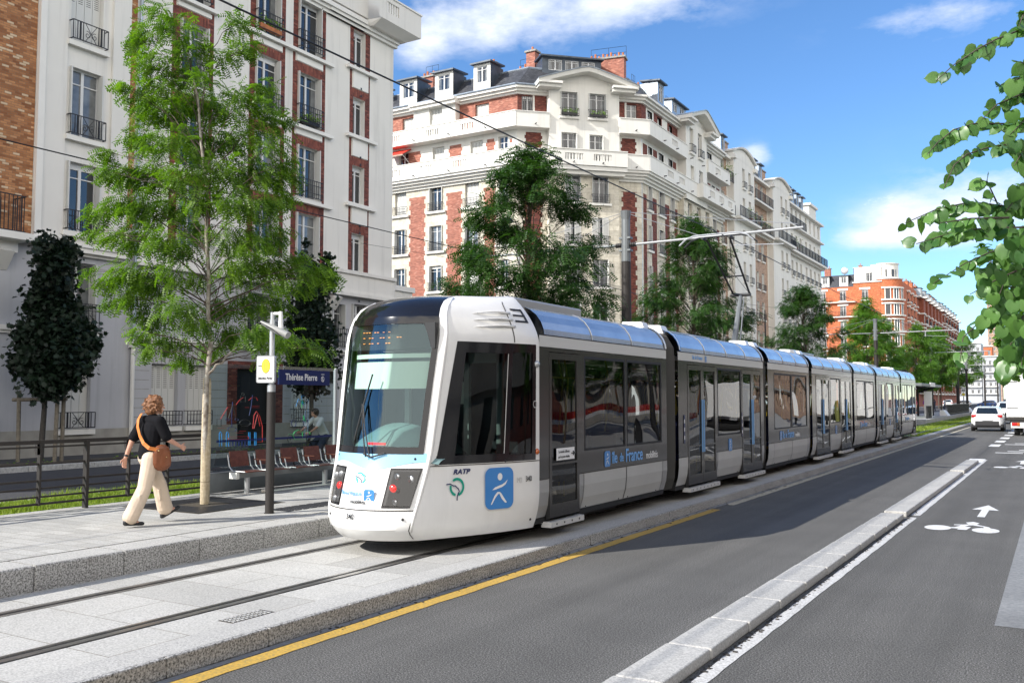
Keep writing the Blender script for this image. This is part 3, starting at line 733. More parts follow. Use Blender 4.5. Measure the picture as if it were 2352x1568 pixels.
    # louvre fins and side vent on the shoulder
    for sg in (-1, 1):
        q = MB()
        for z in (3.10, 3.01, 2.92):
            pts = [nose(sg*(1.22+.48*i/10), z+.04*math.sin(i/10*1.2), -.012+.042*math.sin(PI*min(1, i/10*1.0)*.9), rear) for i in range(11)]
            q.tube(pts, [.004+.028*(i/10) for i in range(11)], M['white_gloss'], 6, ry=.6)
        q.split('roof_fin', carriage, smooth=True)
        qs = []
        for z in (3.02, 3.10, 3.18):
            x = sorted([sg*1.74, sg*(1.90)]); qs.append(patch(None, x[0], x[1], z, x[0], x[1], z+.028, M['rubber'], .006, 5, 1))
        x = sorted([sg*1.885, sg*1.92]); qs.append(patch(None, x[0], x[1], 3.02, x[0], x[1], 3.21, M['rubber'], .007, 2, 5))
        merge(qs, 'vent')
        q = MB(); q.ball(nose(sg*1.955, 2.48, .0, rear), .045, .045, .045, M['alu'], 12, 8); q.build('side_lamp', carriage, smooth=True)
        q = MB(); q.ball(nose(sg*1.965, 1.33, .0, rear), .035, .035, .04, M['orange_lamp'], 12, 8); q.build('indicator', carriage, smooth=True)
    for sg in (-1, 1):
        q = MB(); q.tube([nose(sg*.985, .45+2.85*i/24, -.004, rear) for i in range(25)], [.02+.014*math.sin(PI*i/24) for i in range(25)], M['white_front'], 8); q.build('pillar', carriage, smooth=True)
    # small round caps of the towing eyes
    q = MB()
    for s_, z_ in ((-.85, 1.32), (.80, 1.30), (.84, .60), (-.88, .60), (1.62, 1.235), (1.93, .45)): q.ball(nose(s_, z_, .0, rear), .017, .017, .017, M['rubber'], 8, 6)
    q.split('screw_cap', carriage)
    # wipers
    q = MB()
    for x0, zt, xt in ((.02, 1.95, -.17), (.10, 1.95, -.15)):
        q.tube([nose(x0, 1.31, .05, rear), nose((x0*.4+xt*.6), 1.65, .06, rear), nose(xt, zt, .05, rear)], .009, M['rubber'], 6)
    q.tube([nose(-.30, 1.52, .03, rear), nose(-.16, 1.95, .035, rear), nose(-.05, 2.32, .03, rear)], .011, M['rubber'], 6)
    q.tube([nose(-.05, 1.35, .03, rear), nose(.12, 1.31, .045, rear), nose(.34, 1.36, .03, rear)], .012, M['rubber'], 6)
    q.build('wiper', carriage)
    return patch
LOWP = [(1.325, .95), (1.325, .78), (1.305, .6), (1.26, .45), (1.19, .37), (1.05, .35)]
ROOFP = [(1.325, 2.885), (1.315, 2.96), (1.275, 3.06), (1.20, 3.16), (1.10, 3.235), (1.0, 3.275)]
def side_frame(sg): return Fr((XC+sg*HW, 0), R(90) if sg > 0 else R(-90))
def loft(mb, prof, sg, ya, yb, m, off=0):
    P = []
    for y in (ya, yb): P += [(XC+sg*(x+off), y, z) for x, z in prof]
    n = len(prof); mb.raw(P, [(i, i+1, n+i+1, n+i) for i in range(n-1)], m)
def carriage_(ya, yb, segs, title, first=False, last=False):
    c = MB()
    for sg in (-1, 1):
        fr = side_frame(sg); U = (lambda y: y) if sg > 0 else (lambda y: -y)
        def quad(a, b_, z0, z1, m, w=0):
            u0, u1 = sorted((U(a), U(b_))); c.face([fr.p(u0, z0, w), fr.p(u1, z0, w), fr.p(u1, z1, w), fr.p(u0, z1, w)], m)
        quad(ya, yb, 2.72, 2.87, M['tram_silver'])
        holes = []
        for kind, a, b_ in segs:
            if kind == 'win': holes.append((a, b_, 1.27, 2.64))
            else: holes.append((a, b_, .40, 2.66))
        ys = sorted({ya, yb}|{h[0] for h in holes}|{h[1] for h in holes})
        for a, b_ in zip(ys[:-1], ys[1:]):
            h = next((h for h in holes if h[0] <= a+1e-6 and h[1] >= b_-1e-6), None)
            if h is None:
                quad(a, b_, .95, 2.71, M['tram_dark']); loft(c, LOWP, sg, a, b_, M['tram_grey2'] if b_-a < .35 else M['tram_grey'])
            else:
                quad(a, b_, h[3], 2.71, M['tram_dark'])
                if h[2] > 1: quad(a, b_, .95, h[2], M['tram_dark']); loft(c, LOWP, sg, a, b_, M['tram_grey'])
                for y in (a, b_):
                    u = U(y); c.face([fr.p(u, h[2], 0), fr.p(u, h[2], -.05), fr.p(u, h[3], -.05), fr.p(u, h[3], 0)], M['rubber'])
                for z in (h[2], h[3]): quad_ = [fr.p(U(a), z, 0), fr.p(U(b_), z, 0), fr.p(U(b_), z, -.05), fr.p(U(a), z, -.05)]; c.face(quad_, M['rubber'])
    c.box(XC-1.25, XC+1.25, ya, yb, .36, .50, M['under'])
    c.box(XC-1.2, XC+1.2, ya, yb, 2.73, 2.80, M['tram_grey2'])
    root = c.build('carriage', tram, fix=False)
    if title: tag(root, title)
    sm = MB()                                   # panel gaps and bolts of the skirt
    for sg in (-1, 1):
        for kind, a, b_ in segs:
            if kind != 'win': continue
            for y in (a-.03, b_+.03): loft(sm, LOWP[:4], sg, y-.005, y+.005, M['grime'], .003)
            for y in (a+.15, b_-.15): sm.ball((XC+sg*1.262, y, .46), .012, .012, .012, M['rubber'], 6, 4)
        for a, b_ in [(ya, yb)]: 
            ys_ = sorted([a]+[v for s_ in segs if s_[0] != 'win' for v in (s_[1], s_[2])]+[b_])
            for u, v in zip(ys_[::2], ys_[1::2]): sm.box(*sorted((XC+sg*1.3245, XC+sg*1.3275)), u, v, .945, .955, M['grime'])
    sm.build('panel_gap', root, fix=False)
    rp = MB()
    for sg in (-1, 1):
        n = max(2, round((yb-ya)/1.55))
        for i in range(n):
            a = ya+.14+(yb-ya-.16)*i/n; e = ya+.14+(yb-ya-.16)*(i+1)/n-.018
            loft(rp, ROOFP, sg, a, e, M['tram_blue_roof'])
            rp.tube([(XC+sg*(x+.004), e+.009, z) for x, z in ROOFP], .008, M['alu'], 4)
        loft(rp, [(1.31, 2.86), (1.31, 2.89)], sg, ya, yb, M['rubber'])
    rp.box(XC-1.02, XC+1.02, ya, yb, 3.2, 3.268, M['tram_grey2'])
    rp.build('roof_panel', root, fix=False)
    e = MB()
    for sg in (-1, 1):
        if not first: loft(e, [(x+.012, z+.01) for x, z in ROOFP], sg, ya+.05, ya+.15, M['tram_blue_edge']); loft(e, [(x+.03, z+.025) for x, z in ROOFP], sg, ya, ya+.05, M['white_gloss'])
        if not last: loft(e, [(x+.012, z+.01) for x, z in ROOFP], sg, yb-.08, yb, M['white_gloss'])
    if e.f: e.build('roof_edge', root, fix=False)
    for sg in (-1, 1):
        fr = side_frame(sg); U = (lambda y: y) if sg > 0 else (lambda y: -y)
        def fb(q, a, b_, z0, z1, w0, w1, m): u0, u1 = sorted((U(a), U(b_))); q.fbox(fr, u0, u1, z0, z1, w0, w1, m)
        def fq(q, a, b_, z0, z1, w, m): u0, u1 = sorted((U(a), U(b_))); q.face([fr.p(u0, z0, w), fr.p(u1, z0, w), fr.p(u1, z1, w), fr.p(u0, z1, w)], m)
        for kind, a, b_ in segs:
            if kind == 'win':
                q = MB(); fq(q, a+.004, b_-.004, 1.275, 2.635, -.012, M['tram_glass'])
                w = q.build('window', root, fix=False)
                q = MB()
                for x0, x1, z0, z1 in ((a, a+.035, 1.27, 2.64), (b_-.035, b_, 1.27, 2.64), (a+.035, b_-.035, 1.27, 1.30), (a+.035, b_-.035, 2.60, 2.64)): fb(q, x0, x1, z0, z1, -.03, .002, M['rubber'])
                q.build('window_frame', w)
            else:
                leaves = [(a, b_)] if kind == 'door1' else [(a, (a+b_)/2), ((a+b_)/2, b_)]
                for k, (x0, x1) in enumerate(leaves):
                    q = MB()
                    for y0, y1, z0, z1 in ((x0+.005, x0+.075, .42, 2.65), (x1-.075, x1-.005, .42, 2.65), (x0+.075, x1-.075, .42, .60), (x0+.075, x1-.075, 2.56, 2.65), (x0+.075, x1-.075, 1.12, 1.15)):
                        fb(q, y0, y1, z0, z1, -.03, .006, M['tram_dark'])
                    d = q.build('door', root)
                    q = MB(); fq(q, x0+.07, x1-.07, .59, 2.57, -.008, M['tram_glass']); q.build('pane', d, fix=False)
                    if kind == 'door2':
                        hx = x1-.05 if k == 0 else x0+.05
                        q = MB(); fb(q, hx-.006, hx+.006, 1.0, 2.0, .006, .03, M['handle_blue']); q.build('handle', d)
                q = MB(); fb(q, a-.04, b_+.04, .30, .375, -.1, .055, M['tram_silver'])
                nb = max(3, int((b_-a)/.2))
                for i in range(nb): y = a+(b_-a)*(i+.5)/nb; fb(q, y-.012, y+.012, .325, .35, .055, .059, M['rubber'])
                q.build('door_step', root)
    # inside: seats, yellow poles
    q = MB(); yy = ya+.9
    while yy < yb-.7:
        for sx in (-.95, -.5, .5, .95): q.box(XC+sx-.2, XC+sx+.2, yy, yy+.42, .85, .95, M['navy']); q.box(XC+sx-.2, XC+sx+.2, yy+.38, yy+.46, .95, 1.5, M['navy'])
        yy += 1.5
    q.split('seat', root)
    q = MB()
    for kind, a, b_ in segs:
        for sx in (-.35, .55):
            y = (a+b_)/2+.1; q.tube([(XC+sx, y, .5), (XC+sx, y, 1.5), (XC+sx+.08, y, 2.3), (XC+sx, y, 2.73)], .018, M['yellow_pole'], 6)
    q.tube([(XC+.55, ya+.2, 2.35), (XC+.55, yb-.2, 2.35)], .015, M['yellow_pole'], 6)
    q.split('grab_pole', root)
    return root

CARS = [(10.63, 15.22, [('door1', 10.90, 11.80), ('win', 11.97, 13.44), ('win', 13.49, 14.98)]),
        (15.80, 21.38, [('door2', 16.28, 17.92), ('win', 18.02, 19.62), ('door2', 19.68, 21.20)]),
        (21.76, 25.92, [('win', 22.30, 23.98), ('win', 24.03, 25.66)]),
        (26.28, 32.05, [('door2', 26.75, 28.55), ('win', 28.68, 30.10), ('door2', 30.22, 31.85)]),
        (32.40, 36.50, [('win', 32.85, 34.55), ('win', 34.60, 36.25)]),
        (36.88, 42.80, [('door2', 37.25, 38.95), ('win', 39.05, 40.75), ('door2', 40.85, 42.50)]),
        (43.20, 47.90, [('win', 43.50, 45.05), ('win', 45.10, 46.60), ('door1', 46.75, 47.65)])]
roots = []
for k, (a, b_, segs) in enumerate(CARS):
    roots.append(carriage_(a, b_, segs, ['leading section with the white driver cab', None, 'section carrying the pantograph', None, None, None, 'rear section with the far driver cab'][k], k == 0, k == 6))
for k in range(6):
    ya, yb = CARS[k][1], CARS[k+1][0]
    q = MB(); prof = [(1.19, .40), (1.25, .6), (1.27, .95), (1.27, 2.72), (1.25, 2.95), (1.12, 3.17), (.9, 3.26), (0, 3.27)]
    n = int((yb-ya)/.036)
    for sg in (-1, 1):
        for i in range(n):
            y = ya+(yb-ya)*i/n; e = ya+(yb-ya)*(i+1)/n; m_ = (y+e)/2
            P = []
            for yy, o in ((y, -.04), (m_, 0), (e, -.04)): P += [(XC+sg*(x+o), yy, z) for x, z in prof]
            L_ = len(prof); q.raw(P, [(j*L_+i2, j*L_+i2+1, (j+1)*L_+i2+1, (j+1)*L_+i2) for j in range(2) for i2 in range(L_-1)], M['bellows'])
    q.build('bellows', tram, fix=False)
    q = MB()                                    # white fairings either side of the joint
    for y0, y1 in ((ya-.30, ya+.02), (yb-.02, yb+.35)):
        for sg in (-1, 1):
            P = [(XC+sg*1.06, y0, 3.20), (XC+sg*1.06, y1, 3.20), (XC+sg*.55, y1, 3.20), (XC+sg*.55, y0, 3.20), (XC+sg*.98, y0+.04, 3.37), (XC+sg*.98, y1-.04, 3.37), (XC+sg*.6, y1-.04, 3.39), (XC+sg*.6, y0+.04, 3.39)]
            q.hexa(P, M['white_gloss'])
    q.split('roof_fairing', tram, bevel=.02)
patchF = build_cab(False, roots[0]); build_cab(True, roots[6])
# driver cab inside: blind, dashboard, partition, display
cab = roots[0]
q = MB(); q.box(XC-.55, XC+.55, 9.1, 10.63, .40, .55, M['under']); q.box(XC-.9, XC+.9, 9.8, 10.63, .41, .56, M['under'])
q.box(XC-1.25, XC+1.25, 10.60, 10.66, .5, 2.7, M['cab_wall'] if 'cab_wall' in M else M['under']); q.build('cab_floor', cab)
M['cab_teal'] = mat('dashboard_teal', (.16, .25, .25), .45, var=.1)
M['blind'] = mat('pale_blind', (.80, .90, .80), .8)
M['cab_pale'] = mat('cab_frame_pale', (.42, .50, .47), .6)
q = MB(); P = []
for i in range(13):
    t = i/12; P.append((XC-.75+1.6*t, 9.35+.05*math.sin(t*PI), 1.30+.0))
for j, (dy, z) in enumerate(((.0, 1.28), (.05, 1.42), (.22, 1.62), (.42, 1.72), (.62, 1.66), (.75, 1.3))):
    for i in range(13):
        t = i/12; w = .25+.75*math.sin(PI*t)**.6; q.v.append((XC-.72+1.55*t, 8.98-.16*(1-(2*t-1)**2)+dy+.05, 1.22+(z-1.22)*w))
for j in range(5):
    for i in range(12): q.f.append((j*13+i, j*13+i+1, (j+1)*13+i+1, (j+1)*13+i)); q.m.append(q.mi(M['cab_teal']))
q.build('dashboard', cab, smooth=True, fix=False)
q = MB()
for s0, s1, z0, z1, m_ in ((-.80, .86, 2.16, 2.50, M['blind']), (-.86, .88, 2.545, 2.60, M['blind'])):
    P = []; n = 20
    for i in range(n+1):
        for z in (z0, z1):
            s = s0+(s1-s0)*i/n; x, y, zz = nose(s, z, -.10); P.append((x, y, zz))
    q.raw(P, [(2*i, 2*i+2, 2*i+3, 2*i+1) for i in range(n)], m_)
q.build('sun_blind', cab, fix=False)
q = MB(); xx, yy, _ = nose(-.02, 2.8, -.12)
q.box(XC-.62, XC+.70, yy+.05, yy+.12, 2.64, 2.96, M['rubber']); dsp = q.build('destination_display', cab)
M['led'] = mat('amber_led', (.9, .3, .05), .5, emit=(1, .35, .08), estr=1.1)
q = MB()
for r_, row in enumerate(('1110110101', '101100110100110', '1011010011')):
    for i, ch in enumerate(row):
        if ch == '1': q.box(XC-.42+i*.045, XC-.395+i*.045, yy+.035, yy+.045, 2.86-.07*r_, 2.868-.07*r_, M['led'])
q.build('led_row', dsp)
q = MB()
q.box(XC+.10, XC+.34, 10.4, 10.42, 1.95, 2.25, M['blind']); q.build('notice', cab)
q = MB()
for x in (-.62, -.1, .38, .9): q.box(XC+x-.04, XC+x+.04, 10.3, 10.36, .55, 2.68, M['cab_pale'])
q.box(XC-.9, XC+.95, 10.3, 10.36, 2.5, 2.68, M['cab_pale'])
q.build('cab_partition_frame', cab)
q = MB(); x, y, z = nose(.02, 1.5, -.12); q.box(x-.13, x+.13, y, y+.03, 1.455, 1.485, M['red_lamp']); q.build('brake_light', cab)
q = MB(); q.tube([(XC+.05, 9.9, .5), (XC+.05, 9.9, 1.1)], .06, M['rubber'], 8); q.box(XC-.2, XC+.3, 9.7, 10.15, 1.05, 1.15, M['rubber']); q.box(XC-.18, XC+.28, 10.1, 10.2, 1.15, 1.85, M['rubber']); q.build('driver_seat', cab)
# monitor by the side window
q = MB(); q.box(XC+.62, XC+.66, 9.45, 9.7, 1.25, 1.62, M['alu']); q.box(XC+.655, XC+.67, 9.47, 9.68, 1.3, 1.58, M['rubber']); q.build('monitor', cab)
# bogies, wheels below the floor
for yb_ in (12.9, 23.8, 34.4, 45.4):
    q = MB(); q.box(XC-.95, XC+.95, yb_-1.0, yb_+1.0, .24, .36, M['under'])
    q.build('bogie', tram)
    for dy in (-.8, .8):
        for sx in (-.72, .72):
            q = MB(); q.tube([(XC+sx-.06, yb_+dy, .41), (XC+sx+.06, yb_+dy, .41)], .255, M['under'], 18); q.build('wheel', tram)
# roof equipment
q = MB()
q.box(XC-.75, XC+.78, 10.75, 13.0, 3.27, 3.44, M['tram_grey2']); q.box(XC-.6, XC+.7, 16.9, 19.5, 3.27, 3.36, M['tram_grey2'])
q.box(XC-.6, XC+.62, 27.4, 29.8, 3.27, 3.42, M['tram_grey2']); q.box(XC-.6, XC+.6, 33.2, 34.6, 3.27, 3.42, M['tram_silver']); q.box(XC-.6, XC+.6, 39, 41.5, 3.27, 3.42, M['tram_grey2'])
q.box(XC-.5, XC+.5, 44.3, 45.6, 3.27, 3.42, M['alu'])
q.split('roof_box', tram, bevel=.03)
# lettering on the side and front
RS = XC+HW+.006; A90 = R(90)
def logo_person(parent, o, ang, s, square=True, tilt=0):      # white walking figure in a blue rounded square
    fr = Fr((o[0], o[1]), ang)
    def pt(x, y, w): return fr.p(x*s, o[2]+y*s, w)
    q = MB(); P = []
    r = .2
    for cx, cy, a0 in ((.5-r, .56-r, 0), (-.5+r, .56-r, 90), (-.5+r, -.56+r, 180), (.5-r, -.56+r, 270)):
        for k in range(6): a = R(a0+k*18); P.append(pt(cx+r*math.cos(a), cy+r*math.sin(a), .002))
    q.face(P, M['logo_blue']); 
    q.face([pt(.015+.085*math.cos(i*PI/8), .31+.10*math.sin(i*PI/8), .005) for i in range(16)], M['text_white'])
    def arc(pts): q.face([pt(x, y, .005) for x, y in pts], M['text_white'])
    q2 = [(-.26, -.04), (-.16, .03), (-.02, .07), (.10, .10), (.20, .15), (.29, .22), (.22, .10), (.10, .03), (-.02, .0), (-.14, -.03)]
    arc(q2)
    arc([(-.31, -.43), (-.27, -.43), (-.16, -.27), (-.05, -.16), (.0, -.15), (.04, -.18), (.0, -.10), (-.08, -.10), (-.18, -.20)])
    arc([(.0, -.10), (.05, -.13), (.12, -.22), (.26, -.40), (.20, -.41), (.08, -.30), (.0, -.17)])
    return q.build('logo', parent, fix=False)
def ring_logo(parent, o, ang, s, ringm):
    fr = Fr((o[0], o[1]), ang); q = MB(); n = 28
    for i in range(n):
        if 10 <= i <= 12 or 20 <= i <= 21: continue
        a, b_ = 2*PI*i/n, 2*PI*(i+1)/n
        q.face([fr.p(s*r*math.cos(t), o[2]+s*1.08*r*math.sin(t), .003) for r, t in ((.40, a), (.40, b_), (.55, b_), (.55, a))], ringm)
    pts = [(-.78, .20), (-.5, .22), (-.3, .10), (-.12, .08), (.0, -.05), (.10, -.12), (.16, -.28), (.08, -.42), (.02, -.60), (.0, -.85)]
    for (x0, y0), (x1, y1) in zip(pts[:-1], pts[1:]):
        d = Vector((x1-x0, y1-y0)).normalized()*.035; nx, ny = -d.y, d.x
        q.face([fr.p(s*(x0+nx-d.x*.5), o[2]+s*(y0+ny), .006), fr.p(s*(x0-nx-d.x*.5), o[2]+s*(y0-ny), .006), fr.p(s*(x1-nx+d.x*.5), o[2]+s*(y1-ny), .006), fr.p(s*(x1+nx+d.x*.5), o[2]+s*(y1+ny), .006)], M['navy'])
    return q.build('ring_logo', parent, fix=False)
def region_name(parent, y, z, k=1.0):
    logo_person(parent, (RS, y+.12*k, z), A90, .21*k)
    put_text('lettering', 'île', .25*k, M['logo_lblue'], parent, (RS, y+.39*k, z), A90, bold=.004, ext=.002, sx=.86)
    put_text('lettering', 'de', .19*k, M['logo_lblue'], parent, (RS, y+.65*k, z-.01), A90, ext=.002, sx=.8, bold=.002)
    put_text('lettering', 'France', .29*k, M['logo_lblue'], parent, (RS, y+1.15*k, z+.005), A90, bold=.005, ext=.002, sx=.88)
    put_text('lettering', 'mobilités', .17*k, M['text_white'], parent, (RS, y+1.90*k, z-.03), A90, ext=.002, sx=.82)
region_name(roots[0], 12.62, 1.11); region_name(roots[2], 22.75, 1.11, .95); region_name(roots[4], 33.4, 1.11, .9); region_name(roots[6], 44.2, 1.11, .8)
for k, y in ((1, 18.8), (3, 29.4), (5, 39.9)): logo_person(roots[k], (RS, y, 1.06), A90, .23)
put_text('lettering', 'île de France', .11, M['logo_lblue'], roots[1], (RS, 16.85, 2.80), A90, ext=.002)
logo_person(roots[1], (RS, 17.32, 2.79), A90, .10)
def on_side(s, z): # point and reading direction on the near flank of the nose
    p = Vector(nose(s, z, .012)); e = Vector(nose(s+.05, z, .012))-Vector(nose(s-.05, z, .012)); return p, math.atan2(e.y, e.x)
def ystos(y, z=.95): yc = interp(YC, z); return 1+(y-yc)/(Y0-yc)
p, a = on_side(ystos(9.30), .95); ring_logo(roots[0], p, a, .19, M['green_ring'])
p, a = on_side(ystos(9.32), 1.13); put_text('lettering', 'RATP', .085, M['navy'], roots[0], p, a, ext=.002, shear=.25, bold=.002, sx=1.15)
p, a = on_side(ystos(9.90), .90); logo_person(roots[0], p, a, .46)
p, a = on_side(ystos(10.22), .98); put_text('lettering', 'M2', .095, M['tram_silver'], roots[0], p, a, ext=.002, sx=.8)
p, a = on_side(ystos(10.39), .985); put_text('lettering', '340', .10, M['text_black'], roots[0], p, a, ext=.002, sx=.8)
p, a = on_side(ystos(10.50), 1.95)
q = MB(); fr_ = Fr((p.x, p.y), a); n = 18
for i in range(n): q.face([fr_.p(.04*rr*math.cos(t), p.z+.05*rr*math.sin(t), .002) for rr, t in ((.75, 2*PI*i/n), (.75, 2*PI*(i+1)/n), (1, 2*PI*(i+1)/n), (1, 2*PI*i/n))], M['tram_grey'])
q.build('maker_mark', roots[0], fix=False)
def on_front(s, z, o=.014):
    p = Vector(nose(s, z, o)); e = Vector(nose(s+.05, z, o))-Vector(nose(s-.05, z, o)); return p, math.atan2(e.y, e.x)
p, a = on_front(-.03, 1.06); ring_logo(roots[0], p, a, .13, M['teal_ring'])
for t_, s_, z_, sz, mm in (('île', -.385, .885, .08, 'logo_lblue'), ('de', -.295, .88, .05, 'logo_lblue'), ('France', -.085, .885, .09, 'logo_lblue'), ('mobilités', .02, .79, .07, 'text_black'), ('340', -.10, .615, .095, 'text_black')):
    p, a = on_front(s_, z_); put_text('lettering', t_, sz, M[mm], roots[0], p, a, ext=.002, sx=.9, bold=.001)
p, a = on_front(.22, .86); logo_person(roots[0], p, a, .14)
# passenger notice on the single door
q = MB(); q.face([(RS+.01, y, z) for y, z in ((11.08, 1.18), (11.62, 1.18), (11.62, 1.345), (11.08, 1.345))], M['text_white']); nt = q.build('door_notice', roots[0], fix=False)
put_text('lettering', "La montée s'effectue", .052, M['text_black'], nt, (RS+.014, 11.30, 1.295), A90, ext=.001, sx=.75)
put_text('lettering', 'par les portes doubles', .052, M['text_black'], nt, (RS+.014, 11.30, 1.225), A90, ext=.001, sx=.72)
q = MB(); q.bar((RS+.014, 11.52, 1.262), (RS+.014, 11.60, 1.262), .012, M['text_black']); q.bar((RS+.014, 11.57, 1.29), (RS+.014, 11.603, 1.262), .012, M['text_black']); q.bar((RS+.014, 11.57, 1.234), (RS+.014, 11.603, 1.262), .012, M['text_black']); q.build('arrow', nt)
for k, y in ((1, 16.08), (1, 19.65)):
    q = MB(); q.face([(RS+.004, y-.03, 1.2), (RS+.004, y+.03, 1.2), (RS+.004, y+.03, 1.72), (RS+.004, y-.03, 1.72)], M['navy'])
    for z in (1.3, 1.45, 1.6): q.face([(RS+.006, y-.02, z-.03), (RS+.006, y+.02, z-.03), (RS+.006, y+.02, z+.04), (RS+.006, y-.02, z+.04)], M['text_white'])
    q.build('pictogram', roots[k], fix=False)
# pantograph on the third section
PC = roots[2]; py_ = 23.45
q = MB()
q.tube([(XC-.45, py_, 3.40), (XC+.45, py_, 3.40)], .05, M['dark_iron'], 8)
for x in (-.45, .45): q.bar((XC+x, py_-.5, 3.36), (XC+x, py_+1.1, 3.36), .06, M['dark_iron'])
q.tube([(XC, py_, 3.42), (XC-.02, py_+.75, 4.78)], [.085, .055], M['pole_grey'], 8)
q.tube([(XC+.15, py_+.05, 3.42), (XC+.06, py_+.75, 4.7)], .018, M['pole_grey'], 6)
q.tube([(XC-.3, py_+.75, 4.80), (XC+.25, py_+.75, 4.80)], .045, M['dark_iron'], 8)
q.build('pantograph_arm', PC)
q = MB()
q.tube([(XC-.22, py_+.75, 4.82), (XC-.30, py_-1.2, 6.05)], .028, M['dark_iron'], 6)
q.tube([(XC+.22, py_+.75, 4.82), (XC+.30, py_-1.2, 6.05)], .028, M['dark_iron'], 6)
q.tube([(XC-.25, py_+.1, 5.23), (XC+.25, py_+.1, 5.23)], .018, M['dark_iron'], 6)
q.tube([(XC-.22, py_+.75, 4.82), (XC+.30, py_-1.2, 6.05)], .007, M['dark_iron'], 4); q.tube([(XC+.22, py_+.75, 4.82), (XC-.30, py_-1.2, 6.05)], .007, M['dark_iron'], 4)
q.build('upper_arm', PC)
q = MB()
for dy in (-.18, .18):
    q.tube([(XC-.95, py_-1.2+dy, 5.9), (XC-.78, py_-1.2+dy, 6.05), (XC-.55, py_-1.2+dy, 6.12), (XC+.55, py_-1.2+dy, 6.12), (XC+.78, py_-1.2+dy, 6.05), (XC+.95, py_-1.2+dy, 5.9)], .022, M['dark_iron'] if dy > 0 else M['alu'], 6)
q.tube([(XC-.35, py_-1.38, 6.04), (XC-.35, py_-1.02, 6.04)], .03, M['dark_iron'], 6); q.tube([(XC+.35, py_-1.38, 6.04), (XC+.35, py_-1.02, 6.04)], .03, M['dark_iron'], 6)
q.build('contact_bow', PC)
# ------------------------------------------------------------ facades
def wall(mb, fr, u0, u1, v0, v1, holes, m, regions=(), w=0, depth=.22, reveal=None):
    us = sorted({u0, u1}|{round(x, 3) for h in holes for x in h[:2] if u0 < x < u1}|{round(x, 3) for r_ in regions for x in r_[:2] if u0 < x < u1})
    vs = sorted({v0, v1}|{round(x, 3) for h in holes for x in h[2:4] if v0 < x < v1}|{round(x, 3) for r_ in regions for x in r_[2:4] if v0 < x < v1})
    for a, b_ in zip(us[:-1], us[1:]):
        if b_-a < 1e-4: continue
        run = None
        def flush():
            if run: mb.face([fr.p(a, run[0], w), fr.p(b_, run[0], w), fr.p(b_, run[1], w), fr.p(a, run[1], w)], run[2])
        for c, d in zip(vs[:-1], vs[1:]):
            if d-c < 1e-4: continue
            x, y = (a+b_)/2, (c+d)/2
            if any(h[0] < x < h[1] and h[2] < y < h[3] for h in holes):
                flush(); run = None; continue
            mm = m
            for r_ in regions:
                if r_[0] < x < r_[1] and r_[2] < y < r_[3]: mm = r_[4]
            if run and run[2] is mm: run = (run[0], d, mm)
            else: flush(); run = (c, d, mm)
        flush()
    for h in holes:
        a, b_, c, d = h[:4]; rm = reveal or m
        for P in (((a, c), (a, d)), ((b_, d), (b_, c)), ((a, d), (b_, d)), ((b_, c), (a, c))):
            (p, q), (r_, s_) = P; mb.face([fr.p(p, q, w), fr.p(p, q, w-depth), fr.p(r_, s_, w-depth), fr.p(r_, s_, w)], rm)
def quoins(u, v0, v1, side, m, step=.38, a=.12, b_=.26):      # toothed stone edge of a brick panel
    out = []; v = v0; k = 0
    while v < v1-.01:
        e = min(v1, v+step); x = a if k % 2 else b_
        out.append((u, u+x, v, e, m) if side > 0 else (u-x, u, v, e, m)); v = e; k += 1
    return out
WCACHE = {}
wr = random.Random(11)
def win_meshes(w, h, style, far):
    key = (round(w, 2), round(h, 2), style, far)
    if key in WCACHE: return WCACHE[key]
    L = Fr((0, 0), 0); W_ = M['win_white']; f = MB(); g = MB(); out = []
    if style == 'shut':                       # closed louvred shutters
        n = 4 if w > .9 else 2
        for i in range(n):
            a = w*i/n+.008; b_ = w*(i+1)/n-.008; f.fbox(L, a, b_, .01, h-.01, -.03, .02, M['shutter_white'])
            if not far:
                z = h*.62
                while z < h-.12: f.fbox(L, a+.06, b_-.06, z, z+.018, .02, .024, M['grime']); z += .07
        res = [('shutter', f, None)]
    else:
        t = .055 if not far else .075
        for a, b_, c, d in ((0, t, 0, h), (w-t, w, 0, h), (t, w-t, 0, t), (t, w-t, h-t, h)): f.fbox(L, a, b_, c, d, -.05, .02, W_)
        n = 2 if w > .72 else 1
        if w > 1.8: n = 3
        for i in range(1, n): f.fbox(L, w*i/n-.05, w*i/n+.05, t, h-t, -.05, .03, W_)
        zt = h*.78 if style != 'low' else h*.62
        for i in range(n): f.fbox(L, w*i/n+.05, w*(i+1)/n-.05, zt, zt+.035, -.045, .015, W_)
        if style == 'box': f.fbox(L, t, w-t, h-.22, h-t, -.05, .025, W_)
        gm = {'net': 'win_glass_pale'}.get(style, 'win_glass')
        g.face([L.p(t, t, -.02), L.p(w-t, t, -.02), L.p(w-t, h-t, -.02), L.p(t, h-t, -.02)], M[gm])
        if style == 'curt':
            for a, b_ in ((t, w*.27), (w*.73, w-t)): g.face([L.p(a, t, -.015), L.p(b_, t, -.015), L.p(b_-(.0 if a > t else .06), h-t, -.015), L.p(a+(.06 if a > t else 0), h-t, -.015)], M['win_glass_pale'])
        res = [('window', f, None), ('pane', g, None)]
    out = [(nm, q.mesh(nm, fix=nm != 'pane')) for nm, q, _ in res]
    WCACHE[key] = out; return out
def part_mesh(key, make):
    if key not in WCACHE: q = MB(); make(q, Fr((0, 0), 0)); WCACHE[key] = q.mesh(key[0])
    return WCACHE[key]
